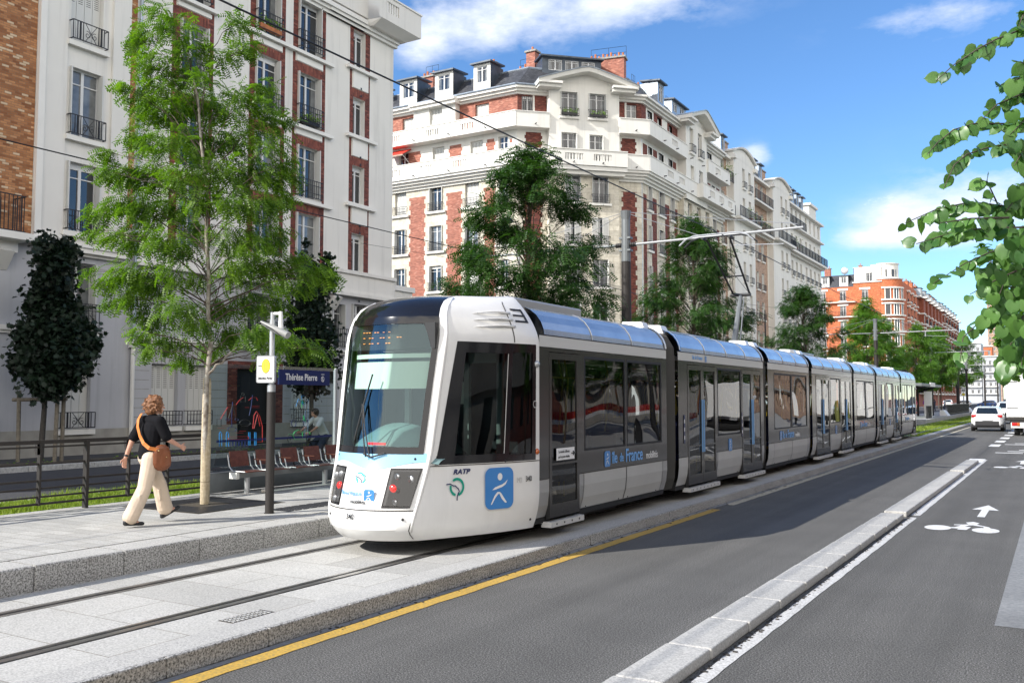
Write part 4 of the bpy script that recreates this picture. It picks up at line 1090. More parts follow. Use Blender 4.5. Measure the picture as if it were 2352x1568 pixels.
def rail_mesh(w, h, style, out=.22):
    def mk(q, L):
        I = M['iron_rail']; t = .028 if style != 'far' else .04
        def line(p0, p1, s=t): q.bar(p0, p1, s, I)
        for z in (0, h): line(L.p(0, z, out), L.p(w, z, out)); 
        for u in (0, w):
            for z in (0, h): line(L.p(u, z, 0), L.p(u, z, out))
        if style == 'scroll':
            for u in (0, w*.12, w*.2, w*.28, w*.72, w*.80, w*.88, w): line(L.p(u, 0, out), L.p(u, h, out), t*(1.6 if u in (w*.2, w*.8) else .8))
            for sx in (-1, 1):
                pts = []
                for k in range(26):
                    a = k/25*2.6*PI; r_ = .02+.115*k/25; pts.append(L.p(w/2+sx*(.13-r_*math.cos(a)*.9), h*.38+r_*math.sin(a), out))
                q.tube(pts, .011, I, 5)
                q.tube([L.p(w/2-sx*.2, h*.02, out), L.p(w/2, h*.5, out), L.p(w/2+sx*.2, h*.96, out)], .011, I, 5)
        else:
            n = max(3, int(w/(.13 if style == 'bars' else .2)))
            for i in range(n+1): line(L.p(w*i/n, 0, out), L.p(w*i/n, h, out), t*.7)
            if style == 'bars': line(L.p(0, h*.72, out), L.p(w, h*.72, out), t*.8); line(L.p(0, h*.25, out), L.p(w, h*.25, out), t*.8)
    return part_mesh(('railing', round(w, 2), round(h, 2), style, out), mk)
def place(me, name, root, fr, u, v, w, parent=None):
    o = bpy.data.objects.new(name, me); COL.objects.link(o)
    if parent is not None: o.parent = parent; o.location = (0, 0, 0); return o
    o.parent = root; o.location = Vector(fr.p(u, v, w))-origin(root); o.rotation_euler.z = fr.ang; return o
def window(root, fr, u0, u1, v0, v1, style='curt', w=0, depth=.2, sill=True, rail=None, shut=None, far=False, rh=.62, sillw=.1):
    W_, H_ = u1-u0, v1-v0; top = None
    for nm, me in win_meshes(W_, H_, style, far):
        if top is None: top = place(me, nm, root, fr, u0, v0, w-depth)
        else: place(me, nm, root, fr, 0, 0, 0, top)
    def kid(me, nm, du, dv, dw):
        o = place(me, nm, root, fr, 0, 0, 0, top); o.location = (du, -dw, dv); return o
    if sill:
        kid(part_mesh(('sill', round(W_, 2), sillw), lambda q, L: q.fbox(L, -sillw, W_+sillw, -.17, 0, -.02, .18, M['white_trim'])), 'sill', 0, 0, depth)
    if rail: kid(rail_mesh(W_+.1, rh, rail), 'railing', -.05, .06, depth)
    if shut == 'fold':
        me = part_mesh(('folded_shutter', round(H_, 2)), lambda q, L: q.fbox(L, 0, .045, .02, H_-.02, -.16, .14, M['shutter_white']))
        kid(me, 'shutter', -.0, 0, depth-.02); kid(me, 'shutter', W_-.045, 0, depth-.02)
    if shut == 'open':
        me = part_mesh(('open_shutter', round(H_, 2)), lambda q, L: (q.fbox(L, 0, .5, 0, H_, 0, .04, M['shutter_white']), [q.fbox(L, .06, .44, z_*.08, z_*.08+.02, .04, .046, M['soot']) for z_ in range(2, int(H_/.08)-1)]))
        kid(me, 'shutter', -.02, 0, depth-.02); kid(me, 'shutter', W_-.48, 0, depth-.02)
    return top
def cornice(mb, fr, u0, u1, steps, m):          # steps (v0, v1, w)
    for v0, v1, w in steps: mb.fbox(fr, u0, u1, v0, v1, -.05, w, m)
def balusters(mb, fr, u0, u1, v0, v1, w, m, n=6):
    for i in range(n):
        u = u0+(u1-u0)*(i+.5)/n; s = (u1-u0)/n*.26
        mb.fbox(fr, u-s, u+s, v0, v1, w-.12, w-.04, m)
def parapet(root, fr, u0, u1, v0, v1, w, groups, m, gap=(.35, .28), name='parapet'):
    q = MB(); holes = [(a, b_, v0+gap[0], v1-gap[1]) for a, b_ in groups]
    wall(q, fr, u0, u1, v0, v1, holes, m, w=w, depth=.16)
    q.fbox(fr, u0, u1, v1, v1+.06, w-.2, w+.05, m); q.fbox(fr, u0, u1, v0-.02, v0+.0, -.02, w, m)
    q.fbox(fr, u0, u0+.15, v0, v1, 0, w-.002, m); q.fbox(fr, u1-.15, u1, v0, v1, 0, w-.002, m)
    q.fbox(fr, u0+.16, u1-.16, v0+.001, v0+.03, 0, w-.17, m)
    for a, b_ in holes and [(h[0], h[1]) for h in holes]: balusters(q, fr, a, b_, v0+gap[0], v1-gap[1], w, m)
    q.fbox(fr, u0, u1, v0+.02, v1, w-.2, w-.165, m) if not holes else None
    return q.build(name, root, fix=False)
def dormer(root, fr, u0, u1, v0, v1, w, back, wins, flat=True, m='white_trim', side='zinc_dark'):
    q = MB(); q.fbox(fr, u0, u1, v0, v1, w-.12, w, M[m]) if False else None
    q = MB(); wh = [(a, b_, c, d) for a, b_, c, d in wins]
    wall(q, fr, u0, u1, v0, v1, wh, M[m], w=w, depth=.1)
    for u in (u0, u1): q.face([fr.p(u, v0, w), fr.p(u, v0+.3, w-back), fr.p(u, v1, w-back), fr.p(u, v1, w)], M[side])
    top = q.build('dormer', root, fix=False)
    q = MB(); q.hexa([fr.p(u0-.18, v1, w+.28), fr.p(u1+.18, v1, w+.28), fr.p(u1+.18, v1+.18, w-back), fr.p(u0-.18, v1+.18, w-back),
                      fr.p(u0-.18, v1+.12, w+.28), fr.p(u1+.18, v1+.12, w+.28), fr.p(u1+.18, v1+.30, w-back), fr.p(u0-.18, v1+.30, w-back)], M['zinc_dark'])
    q.build('dormer_roof', top) if False else q.build('dormer_roof', root)
    for a, b_, c, d in wh: window(root, fr, a, b_, c, d, 'curt', w, .07, sill=False, far=(b_-a) < .5)
def chimney(root, fr, u0, u1, v0, v1, w0, w1, m, pots=6, rail=False, capm='soot'):
    q = MB(); q.fbox(fr, u0, u1, v0, v1, w0, w1, M[m]); q.fbox(fr, u0-.12, u1+.12, v1, v1+.14, w0-.1, w1+.1, M[capm]); c = q.build('chimney', root)
    for i in range(pots):
        u = u0+(u1-u0)*(i+.5)/pots; ww = (w0+w1)/2; h = (.38, .5, .3, .44)[i % 4]
        q = MB(); q.tube([fr.p(u, v1+.14, ww), fr.p(u, v1+.14+h, ww)], [.10, .085], M['pot'], 8); q.build('chimney_pot', c)
    if rail:
        q = MB()
        for u in (u0, (u0+u1)/2, u1): q.tube([fr.p(u, v1, w0-.1), fr.p(u, v1+1.25, w0-.1)], .016, M['dark_iron'], 4)
        for z in (.75, 1.25): q.tube([fr.p(u0, v1+z, w0-.1), fr.p(u1, v1+z, w0-.1)], .016, M['dark_iron'], 4)
        q.build('roof_railing', c)
    return c

# ------------------------------------------------------------ near building, left of the cross street
F1 = Fr((-28, 0), R(90))                    # u = Y
B1 = thing('apartment_building', 'pale grey rendered building with brick window surrounds on the left behind the reed wrapped tree', 'building', (-28, 26, .15))
q = MB(); P1, PD, PT, BO = M['plaster1'], M['plaster1d'], M['plaster1t'], M['brick_orange']
colA = [(18.1, 19.3, z, z+2.35) for z in (7.55, 10.75, 13.95, 17.15)]
colB = [(22.5, 23.8, z, z+2.4) for z in (7.75, 10.7, 13.95, 17.25)]
colC = [(26.25, 27.6, z, z+2.35) for z in (7.75, 10.7, 13.95, 17.25)]
colD = [(28.7, 30.1, z, z+2.3) for z in (7.75, 10.72, 13.95, 17.25)]
colE = [(32.35, 33.2, z, z+1.75) for z in (7.95, 11.15, 14.4, 17.65)]
U0 = -2.0
front = colA+colB+colC+colD+colE
reg = [(U0, 16.95, 7.1, 24, BO), (20.35, 20.65, 8.0, 24, BO)]
def surround(c0, c1, wins, pad=.28, lint=.42):
    out = []
    for a, b_, z0, z1 in wins:
        out.append((c0, c1, z0-.0, z1+lint, M['brick_red2'])); out.append((a-.05, b_+.05, z1, z1+lint, M['brick_red_v']))
        out.append((c0, c0+.16, z1+lint, z0+3.1, M['brick_red2'])); out.append((c1-.16, c1, z1+lint, z0+3.1, M['brick_red2']))
    return out
reg += surround(22.15, 24.1, colB)+surround(25.95, 27.95, colC)+surround(28.4, 30.45, colD)+surround(32.1, 33.55, colE)
wall(q, F1, U0, 35.35, 6.95, 19.55, front, P1, reg, depth=.24)
low = [(18.15, 19.25, 4.3, 6.55), (25.95, 27.45, 4.3, 6.3), (30.9, 31.9, 4.3, 6.3), (32.4, 33.5, 4.3, 6.4)]
gnd = [(18.05, 19.2, 1.0, 3.33), (21.6, 22.75, 1.0, 3.27), (23.1, 24.15, 1.0, 3.27), (28.6, 29.9, 1.0, 3.27), (31.6, 32.8, 1.0, 3.27)]
door1 = (25.6, 27.6, .15, 3.2)
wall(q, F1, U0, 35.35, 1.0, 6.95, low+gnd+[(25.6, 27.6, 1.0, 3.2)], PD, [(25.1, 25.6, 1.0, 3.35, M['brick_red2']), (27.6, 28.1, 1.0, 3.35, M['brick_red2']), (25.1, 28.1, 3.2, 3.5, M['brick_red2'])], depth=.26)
wall(q, F1, U0, 35.35, .1, 1.0, [(25.6, 27.6, .15, 1.0)], M['plinth'], w=.06, depth=.3)
q.fbox(F1, 25.6, 27.6, .15, 3.2, -.5, -.35, M['dark_iron'])
# side towards the cross street, back and roof
q.box(-41, -28.002, U0, 35.349, 19.5, 19.54, P1)
q.face([(-28, 35.35, .1), (-41, 35.35, .1), (-41, 35.35, 22), (-28, 35.35, 22)], P1); q.face([(-41, U0, .1), (-41, 35.35, .1), (-41, 35.35, 22), (-41, U0, 22)], P1); q.face([(-28, U0, .1), (-41, U0, .1), (-41, U0, 22), (-28, U0, 22)], P1)
q.build('wall', B1, fix=False)
q = MB()
q.fbox(F1, 17.0, 17.95, 7.12, 24, .001, .10, P1); q.fbox(F1, 16.96, 17.18, 7.12, 24, .02, .16, PT)
q.fbox(F1, 19.65, 20.34, 7.12, 24, .001, .10, P1)
for c0, c1, z in ((25.9, 28.2, 13.85), (25.9, 28.2, 17.15), (28.2, 30.85, 10.62), (28.2, 30.85, 13.85), (28.2, 30.85, 17.15), (31.85, 33.95, 11.05), (31.85, 33.95, 14.3), (31.85, 33.95, 17.55), (22.05, 24.2, 10.6), (22.05, 24.2, 13.85), (22.05, 24.2, 17.15)):
    q.fbox(F1, c0, c1, z-.14, z+.0, .001, .2, PT)
q.split('pilaster', B1)
q = MB()
for c0, c1, wins in ((22.35, 23.95, colB), (26.15, 27.75, colC), (28.62, 30.25, colD), (32.3, 33.4, colE)):
    for a, b_, z0, z1 in wins[:-1]: q.fbox(F1, c0, c1, z1+.44, z0+3.0, .001, .045, PT)
q.split('spandrel', B1)
q = MB()
cornice(q, F1, 17.2, 20.34, [(6.75, 6.85, .14), (6.85, 7.02, .30), (7.02, 7.12, .36)], PT)
cornice(q, F1, U0, 16.6, [(6.9, 7.12, .75)], PT); cornice(q, F1, 16.6, 17.19, [(6.95, 7.12, .42)], PT)
cornice(q, F1, U0, 16.4, [(6.55, 6.9, .25)], PT)
cornice(q, F1, 24.95, 35.35, [(6.70, 6.86, .34), (6.86, 7.72, .22), (7.72, 7.88, .32)], P1)
cornice(q, F1, 20.8, 24.9, [(6.74, 6.86, .2), (6.86, 7.5, .10)], P1)
cornice(q, F1, U0, 16.9, [(4.15, 4.3, .14), (4.05, 4.15, .07)], PT); cornice(q, F1, 20.85, 35.35, [(4.10, 4.2, .22), (4.0, 4.1, .12)], PT)
cornice(q, F1, 17.2, 33.0, [(19.45, 19.6, .12), (19.6, 19.75, .22), (19.75, 19.95, .34)], PT)
q.build('cornice', B1)
q = MB()
cornice(q, F1, 30.5, 35.5, [(19.45, 19.6, .14), (19.6, 19.75, .26)], PT)
q.hexa([F1.p(33.2, 19.75, .5), F1.p(35.6, 19.75, .5), F1.p(35.35, 19.75, 0), F1.p(33.0, 19.75, 0), F1.p(33.2, 20.05, 1.0), F1.p(36.3, 20.05, 1.0), F1.p(36.3, 20.05, 0), F1.p(33.0, 20.05, 0)], PT)
q.fbox(F1, 33.0, 36.3, 20.05, 21.2, -.6, 1.0, PT) if False else None
wall(q, F1, 33.0, 36.3, 20.05, 21.2, [(33.6, 34.5, 20.45, 20.98)], P1, w=1.0, depth=.2)
balusters(q, F1, 33.6, 34.5, 20.45, 20.98, 1.0, PT, 5)
q.face([F1.p(36.3, 20.05, 1.0), F1.p(36.3, 20.05, -4), F1.p(36.3, 21.2, -4), F1.p(36.3, 21.2, 1.0)], P1); q.fbox(F1, 33.0, 36.35, 21.2, 21.28, .8, 1.05, PT)
q.face([F1.p(35.35, 20.04, 0), F1.p(36.3, 20.04, 0), F1.p(36.3, 20.04, -4), F1.p(35.35, 20.04, -4)], P1)
q.fbox(F1, 26, 33.0, 20.05, 21.1, -.05, .32, P1)
q.fbox(F1, 26.0, 35.0, 20.0, 24.0, -3, -.1, P1)
q.build('corner_balcony', B1, fix=False)
q = MB()
for u in (15.75, 30.85): q.hexa([F1.p(u, 6.0, .02), F1.p(u+.45, 6.0, .02), F1.p(u+.45, 6.0, 0), F1.p(u, 6.0, 0), F1.p(u, 6.55, .45), F1.p(u+.45, 6.55, .45), F1.p(u+.45, 6.7, 0), F1.p(u, 6.7, 0)], PT)
q.split('corbel', B1)
q = MB(); q.tube([F1.p(20.72, 24, .12), F1.p(20.72, 4.05, .12)], .055, M['zinc'], 8); q.tube([F1.p(20.72, 4.05, .12), F1.p(20.72, .3, .12)], .075, PT, 8); q.box(-28+.02, -28+.24, 20.6, 20.84, 3.8, 4.06, PT); q.build('downpipe', B1)
q = MB()                                     # grooves of the rusticated ground floor
for u0, u1 in ((20.9, 21.5), (24.3, 25.05), (28.15, 28.5), (30.0, 31.5), (32.9, 35.35)):
    z = 1.35
    while z < 3.9: q.fbox(F1, u0, u1, z, z+.022, .001, .004, M['soot']); z += .33
for u0, u1 in ((20.9, 25.8), (27.6, 30.8), (33.6, 35.3)):
    for z in (4.75, 5.15, 5.55, 5.95, 6.35): q.fbox(F1, u0, u1, z, z+.022, .001, .004, M['soot'])
for c in (22.17, 23.62):
    for k in range(-3, 4): q.bar(F1.p(c+k*.16, 3.28, .006), F1.p(c+k*.25, 3.95, .006), .02, M['soot'])
q.build('wall_groove', B1)
q = MB()
for z in (17.0, 13.7, 10.45, 7.25): 
    for d in (0, -.35): q.fbox(F1, 32.82, 32.92, z+d-.4, z+d-.3, .046, .05, M['dark_iron'])
q.split('air_brick', B1)
for i, (a, b_, c, d) in enumerate(colA): window(B1, F1, a, b_, c, d, 'shut' if i == 2 else ('box', 'net')[i % 2] if i < 2 else 'box', 0, .22, True, 'scroll', None if i == 2 else 'fold', rh=.62, sillw=.15)
for cset in (colB, colC, colD):
    for i, (a, b_, c, d) in enumerate(cset): window(B1, F1, a, b_, c, d, ('net', 'curt', 'curt', 'box')[i % 4] if cset is not colC else ('curt', 'net', 'box', 'curt')[i % 4], 0, .22, False, None if i == 0 and cset is colD else 'bars', 'fold', rh=.75)
for a, b_, c, d in colE: window(B1, F1, a, b_, c, d, 'box', 0, .26, False)
for i, (a, b_, c, d) in enumerate(low): window(B1, F1, a, b_, c, d, 'net' if i == 0 else 'curt', 0, .24, i == 0, 'bars', 'fold', rh=.8)
for i, (a, b_, c, d) in enumerate(gnd): window(B1, F1, a, b_, c, d, 'shut', 0, .2, True, 'scroll' if i == 0 else 'bars', rh=.5)
q = MB()
for z0 in (0, 1.1): q.bar(F1.p(U0, 7.15+z0, .68), F1.p(16.35, 7.15+z0, .68), .035, M['iron_rail'])
for i in range(140): u = U0+i*.131; q.bar(F1.p(u, 7.15, .68), F1.p(u, 8.25, .68), .02, M['iron_rail'])
for u in (16.35, 15.95): q.bar(F1.p(u, 7.15, .0), F1.p(u, 8.25, .0), .03, M['iron_rail'])
for i in range(6): q.bar(F1.p(16.35, 7.15, .12*i), F1.p(16.35, 8.25, .12*i), .02, M['iron_rail'])
for z0 in (0, 1.1): q.bar(F1.p(16.35, 7.15+z0, 0), F1.p(16.35, 7.15+z0, .68), .03, M['iron_rail'])
q.build('balcony_railing', B1)
q = MB()
def flower(q, c, n, r_, m, seed):
    rr = random.Random(seed)
    for _ in range(n):
        x = [c[i]+rr.gauss(0, r_*(1, 1, .7)[i]) for i in range(3)]; s = rr.uniform(.03, .07); a = rr.uniform(0, 6.3)
        q.face([(x[0]-math.cos(a)*s, x[1]-math.sin(a)*s, x[2]), (x[0], x[1], x[2]-s*.6), (x[0]+math.cos(a)*s, x[1]+math.sin(a)*s, x[2]+s*.3), (x[0], x[1], x[2]+s)], m)
def planter(fr, u0, u1, v, w, label, seed, dens=60, pot='dark_iron'):
    t = thing('window_box', label, 'planter', fr.p((u0+u1)/2, v, w))
    q = MB(); q.fbox(fr, u0, u1, v, v+.18, w-.09, w+.09, M[pot]); q.build('trough', t)
    q = MB(); 
    for k in range(3): flower(q, fr.p(u0+(u1-u0)*(k+.5)/3, v+.32, w), dens, .12, M['leaf_far'], seed+k)
    q.build('flowers', t, fix=False)
planter(F1, 28.9, 29.9, 13.98, .1, 'small potted plants on the sill of the brick framed window beside the white corner pier', 3, 40)
planter(F1, 26.3, 27.5, 17.32, .15, 'terracotta window box with trailing plants at the top left brick framed window', 9, 60, 'pot')
# meter cabinets at the foot of the wall
for (u, h, lab, dy) in ((15.15, 1.35, 'tall cream louvred meter cabinet at the foot of the grey wall', .55), (14.35, .95, 'small low cream meter cabinet with a red diamond beside the taller one', .42)):
    t = thing('meter_cabinet', lab, 'cabinet', F1.p(u, .15, .2)); q = MB(); q.fbox(F1, u, u+dy, .15, .15+h, .07, .36, M['shutter_cream']); q.build('case', t, bevel=.015)
    q = MB()
    for k in range(6): q.fbox(F1, u+.1, u+dy-.1, .15+h-.2-k*.035, .15+h-.215-k*.035, .36, .364, M['grime'])
    q.build('vent', t)
    if h < 1: q = MB(); c = (u+.2, .55); q.face([F1.p(c[0]-.09, c[1], .366), F1.p(c[0], c[1]-.09, .366), F1.p(c[0]+.09, c[1], .366), F1.p(c[0], c[1]+.09, .366)], M['red_lamp'] if False else M['brick_red2']); q.build('warning_mark', t, fix=False)
# low annex wall right of it
AN = thing('garden_wall', 'low white rendered wall stepping down behind the tram roof next to the pale corner building', 'wall', (-28.6, 36.2, .15))
q = MB(); q.box(-29.5, -28.05, 35.36, 37.1, .1, 7.35, P1); q.box(-29.6, -27.95, 35.36, 37.2, 7.35, 7.6, PT); q.build('masonry', AN)
# ------------------------------------------------------------ the white and brick corner building
C1 = (-34.6, 58.75); FL = Fr((0, 58.75), 0); FC = Fr(C1, math.atan2(.692, .722)); FS = Fr((-27.4, 0), R(90))
C2 = (-27.4, 65.67)
WW, WT, ST, BR, BD = M['white_wall'], M['white_trim'], M['stone'], M['brick_red'], M['brick_red2']
B2 = thing('corner_building', 'big white and red brick corner building with mansard roof, balconies and a chamfered corner', 'building', (-32, 62, .15))
SZ = [.9, 4.05, 7.25, 10.45, 13.65, 16.85]; FH = 2.05
q = MB()
# left face towards the cross street
cols = [(-53.0, -51.8), (-49.6, -48.5), (-46.25, -45.1), (-42.75, -41.5), (-39.35, -38.05), (-36.2, -35.35)]
holes = [(a, b_, z, z+FH) for a, b_ in cols for z in SZ[1:]]
regs = []
for a, b_ in ((-51.3, -50.1), (-48.0, -46.75), (-44.65, -43.3), (-41.05, -39.75), (-37.55, -36.6), (-35.1, -34.75)):
    regs.append((a, b_, 2, 18.2, BR)); regs += quoins(a, 2, 18.2, -1, ST) ; regs += quoins(b_, 2, 18.2, 1, ST)
regs2 = []
for a, b_ in ((-51.4, -49.9), (-48.1, -46.6), (-44.8, -43.15), (-41.15, -39.6), (-37.65, -36.5)):
    regs2 += [(a, b_, 2, 18.2, BR)]+[(a, a+.13, z, z+.38, ST) for z in [2.38+i*.76 for i in range(21)]]+[(b_-.13, b_, z, z+.38, ST) for z in [2.38+i*.76 for i in range(21)]]
wall(q, FL, -56, -34.6, 0, 19.0, holes, ST, regs2)
# upper storeys, left
h5 = [(-45.9, -44.9, 19.75, 22.05), (-42.5, -41.35, 19.75, 22.03), (-38.87, -37.72, 19.75, 22.0), (-36.3, -35.45, 19.75, 22.0), (-49.6, -48.4, 19.75, 22.0)]
r5 = []
for a, b_ in ((-45.0-.02, -43.6), (-40.95, -39.6), (-37.45, -36.55), (-35.3, -35.05), (-48.0, -46.6)):
    r5 += [(a, b_, 19.6, 21.95, BR)]+[(a, a+.12, z, z+.3, WW) for z in (19.9, 20.5, 21.1, 21.7)]+[(b_-.12, b_, z, z+.3, WW) for z in (19.9, 20.5, 21.1, 21.7)]
wall(q, FL, -56, -34.6, 19.0, 22.4, h5, WW, r5)
h6 = [(-45.55, -44.3, 22.75, 24.85), (-38.42, -37.15, 22.75, 24.85), (-49.6, -48.4, 22.75, 24.85)]
wall(q, FL, -56, -34.6, 22.4, 25.05, h6, BR, [(-43.95, -39.9, 22.4, 25.05, WW), (-54, -50.5, 22.4, 25.05, WW)])
wall(q, FL, -43.95, -39.9, 22.6, 25.05, [(-42.4, -41.15, 22.75, 25.0)], WW, w=.6, depth=.3)
for u in (-43.95, -39.9): q.face([FL.p(u, 22.6, 0), FL.p(u, 22.6, .6), FL.p(u, 25.05, .6), FL.p(u, 25.05, 0)], WW)
# chamfer
hc = [(3.55, 4.8, z, z+2.1) for z in SZ[1:]]+[(5.72, 7.02, z, z+2.1) for z in SZ[1:]]
rc = [(.42, 1.95, 2, 18.0, BD), (8.28, 9.55, 2, 18.0, BD)]
for a, b_ in ((.42, 1.95), (8.28, 9.55)):
    rc += [(a, a+.14, z, z+.38, ST) for z in [2.38+i*.76 for i in range(21)]]+[(b_-.14, b_, z, z+.38, ST) for z in [2.38+i*.76 for i in range(21)]]
wall(q, FC, 0, 2.3, 0, 19.0, [], ST, rc); wall(q, FC, 7.9, 9.97, 0, 19.0, [], ST, rc)
wall(q, FC, 2.3, 7.9, 0, 19.0, hc, ST, w=.55, depth=.3)
for u in (2.3, 7.9): q.face([FC.p(u, 0, 0), FC.p(u, 0, .55), FC.p(u, 19, .55), FC.p(u, 19, 0)], ST); q.face([FC.p(u, 19, 0), FC.p(u, 19, .7), FC.p(u, 26.2, .7), FC.p(u, 26.2, 0)], WW)
def toothed(a, b_, z0, z1): return [(a, b_, z0, z1, BD)]+[(a, a+.1, z, z+.25, WW) for z in (z0+.25, z0+.75, z0+1.25)]+[(b_-.1, b_, z, z+.25, WW) for z in (z0+.25, z0+.75, z0+1.25)]
wall(q, FC, 0, 2.3, 19.0, 22.4, [], WW, toothed(.55, 1.95, 20.7, 22.2)); wall(q, FC, 7.9, 9.97, 19.0, 22.4, [], WW, toothed(8.25, 9.55, 20.7, 22.2))
wall(q, FC, 0, 2.3, 22.4, 25.05, [(.35, 1.2, 23.5, 24.95)], BD, [(1.2, 1.35, 22.4, 25.05, WW)], depth=.14); wall(q, FC, 7.9, 9.97, 22.4, 25.05, [(8.75, 9.6, 22.8, 24.9)], BD, [(7.9, 8.05, 22.4, 25.05, WW), (8.6, 8.75, 22.4, 25.05, WW)])
hb = [(3.2, 4.55, 23.38, 25.3), (5.45, 6.82, 23.38, 25.3), (3.2, 4.5, 19.8, 22.15), (5.42, 6.6, 19.8, 22.1)]
wall(q, FC, 2.3, 7.9, 19.0, 26.0, hb, WW, w=.7, depth=.3)
q.prism(FC, [(2.3, 25.98), (7.9, 25.98), (7.2, 26.2), (5.2, 26.85), (3.2, 26.2)], .3, .7, WW)
# street face
hs = []
cs = [(66.75, 67.5), (69.0, 70.2), (71.6, 72.5), (82.4, 83.4)]
for a, b_ in cs: hs += [(a, b_, z, z+2.0) for z in SZ[1:]]
bayw = [(74.6, 75.6), (76.9, 77.9), (79.2, 80.2)]
rs = [(65.9, 66.6, 2, 18, BD), (67.6, 68.7, 2, 18, BD), (70.5, 71.5, 2, 18, BD), (72.6, 73.4, 2, 18, BD), (81.6, 82.3, 2, 18, BD), (83.5, 84.6, 2, 18, BD)]
wall(q, FS, 65.67, 73.6, 0, 19.0, hs, ST, rs); wall(q, FS, 81.2, 85.3, 0, 19.0, hs, ST, rs)
wall(q, FS, 73.6, 81.2, 0, 19.0, [(a, b_, z, z+2.0) for a, b_ in bayw for z in SZ[1:]], ST, w=.5, depth=.3)
for u in (73.6, 81.2): q.face([FS.p(u, 0, 0), FS.p(u, 0, .5), FS.p(u, 19, .5), FS.p(u, 19, 0)], ST)
h5s = [(67.0, 67.8, 19.8, 22.0), (69.2, 70.3, 19.8, 22.0), (71.4, 72.3, 19.8, 22.0), (80.2, 81.1, 19.8, 22.0), (82.5, 83.4, 19.8, 22)]
wall(q, FS, 65.67, 73.6, 19.0, 22.4, h5s, WW, [(65.9, 66.8, 19.6, 22, BD), (68.0, 68.9, 19.6, 22, BD), (72.4, 73.2, 19.6, 22, BD)]); wall(q, FS, 79, 85.3, 19.0, 22.4, h5s, WW, [(79.3, 80, 19.6, 22, BD), (81.3, 82.2, 19.6, 22, BD), (83.8, 84.8, 19.6, 22, BD)])
h6s = [(66.9, 67.9, 22.9, 24.9), (69.0, 69.8, 22.9, 24.9), (71.6, 72.3, 22.9, 24.9), (80.5, 82.6, 22.9, 24.9)]
wall(q, FS, 65.67, 73.6, 22.4, 25.05, h6s, BD, [(66.6, 68.2, 22.4, 25.05, WW), (70, 71.2, 22.4, 25.05, WW)]); wall(q, FS, 79, 85.3, 22.4, 25.05, h6s, WW)
hbs = [(74.5, 75.5, 23.2, 25.4), (76.7, 77.7, 23.2, 25.4), (74.7, 75.6, 19.8, 22.1), (76.9, 77.9, 19.8, 22.1)]
wall(q, FS, 73.6, 79, 19.0, 26.1, hbs, WW, w=.75, depth=.3)
for u in (73.6, 79): q.face([FS.p(u, 19, 0), FS.p(u, 19, .75), FS.p(u, 26.1, .75), FS.p(u, 26.1, 0)], WW)
q.prism(FS, [(73.6, 26.08), (79, 26.08), (78, 26.6), (76.3, 27.0), (74.6, 26.6)], .3, .75, WW)
q.face([(-56, 58.8, 0), (-56, 78, 0), (-56, 78, 25), (-56, 58.8, 25)], WW)
q.build('wall', B2, fix=False)
# cornices and balconies
q = MB()
def run3(fn):
    fn(FL, -56, -34.3); fn(FC, -.25, 10.2); fn(FS, 65.4, 85.3)
for (v0, v1, w) in ((18.75, 18.95, .15), (18.95, 19.15, .34), (19.15, 19.35, .54), (19.35, 19.53, .74)):
    q.fbox(FL, -56, -34.6+w*.4, v0, v1, 0, w, WT); q.fbox(FC, -w*.4, 9.97+w*.4, v0+.002, v1+.002, 0, w+.0, WT); q.fbox(FS, 65.67-w*.4, 85.3, v0+.004, v1+.004, 0, w, WT)
for (v0, v1, w) in ((25.05, 25.22, .2), (25.22, 25.42, .42), (25.42, 25.58, .62)):
    q.fbox(FL, -56, -34.6+w*.4, v0, v1, 0, w, WT); q.fbox(FC, -w*.4, 2.3, v0+.002, v1+.002, 0, w, WT); q.fbox(FC, 7.9, 9.97+w*.4, v0+.002, v1+.002, 0, w, WT)
    q.fbox(FS, 65.67-w*.4, 73.6, v0+.004, v1+.004, 0, w, WT); q.fbox(FS, 79, 85.3, v0+.004, v1+.004, 0, w, WT)
q.fbox(FL, -44.1, -39.7, 25.05, 25.3, .1, .95, WT); q.fbox(FL, -44.1, -39.7, 25.3, 25.5, .1, 1.1, WT)
q.fbox(FC, 2.0, 8.2, 18.9, 19.2, .5, 1.1, WT); q.fbox(FC, 1.95, 8.3, 19.2, 19.5, .5, 1.35, WT)
q.build('cornice', B2)
parapet(B2, FL, -56, -34.25, 19.55, 20.70, .86, [(-53, -51.7), (-49.6, -48.3), (-46.3, -45.0), (-43.15, -41.85), (-39.9, -38.5)], WT)
parapet(B2, FL, -56, -34.25, 22.40, 23.52, .86, [(-53, -51.7), (-49.6, -48.3), (-46.35, -45.05), (-42.55, -41.2), (-39.3, -37.9)], WT)
parapet(B2, FC, -.3, 2.35, 19.55, 20.70, .84, [], WT); parapet(B2, FC, -.3, 2.3, 22.38, 23.50, .84, [], WT)
parapet(B2, FC, 2.35, 8.3, 19.55, 20.68, 1.45, [(3.35, 4.75), (5.6, 7.0)], WT)
parapet(B2, FC, 8.3, 10.3, 19.55, 20.70, .84, [], WT); parapet(B2, FC, 7.9, 10.3, 22.38, 23.50, .84, [], WT)
parapet(B2, FS, 65.3, 76.2, 19.55, 20.70, .86, [(69.0, 70.3), (71.6, 72.9)], WT); parapet(B2, FS, 65.3, 73.65, 22.40, 23.52, .86, [(70.0, 71.3)], WT)
parapet(B2, FS, 76.2, 85.3, 19.55, 20.75, 1.35, [(78.0, 79.3), (80.6, 81.9), (83.2, 84.4)], WT); parapet(B2, FS, 79.0, 85.3, 22.40, 23.52, .9, [(81.0, 82.4)], WT)
q = MB(); 
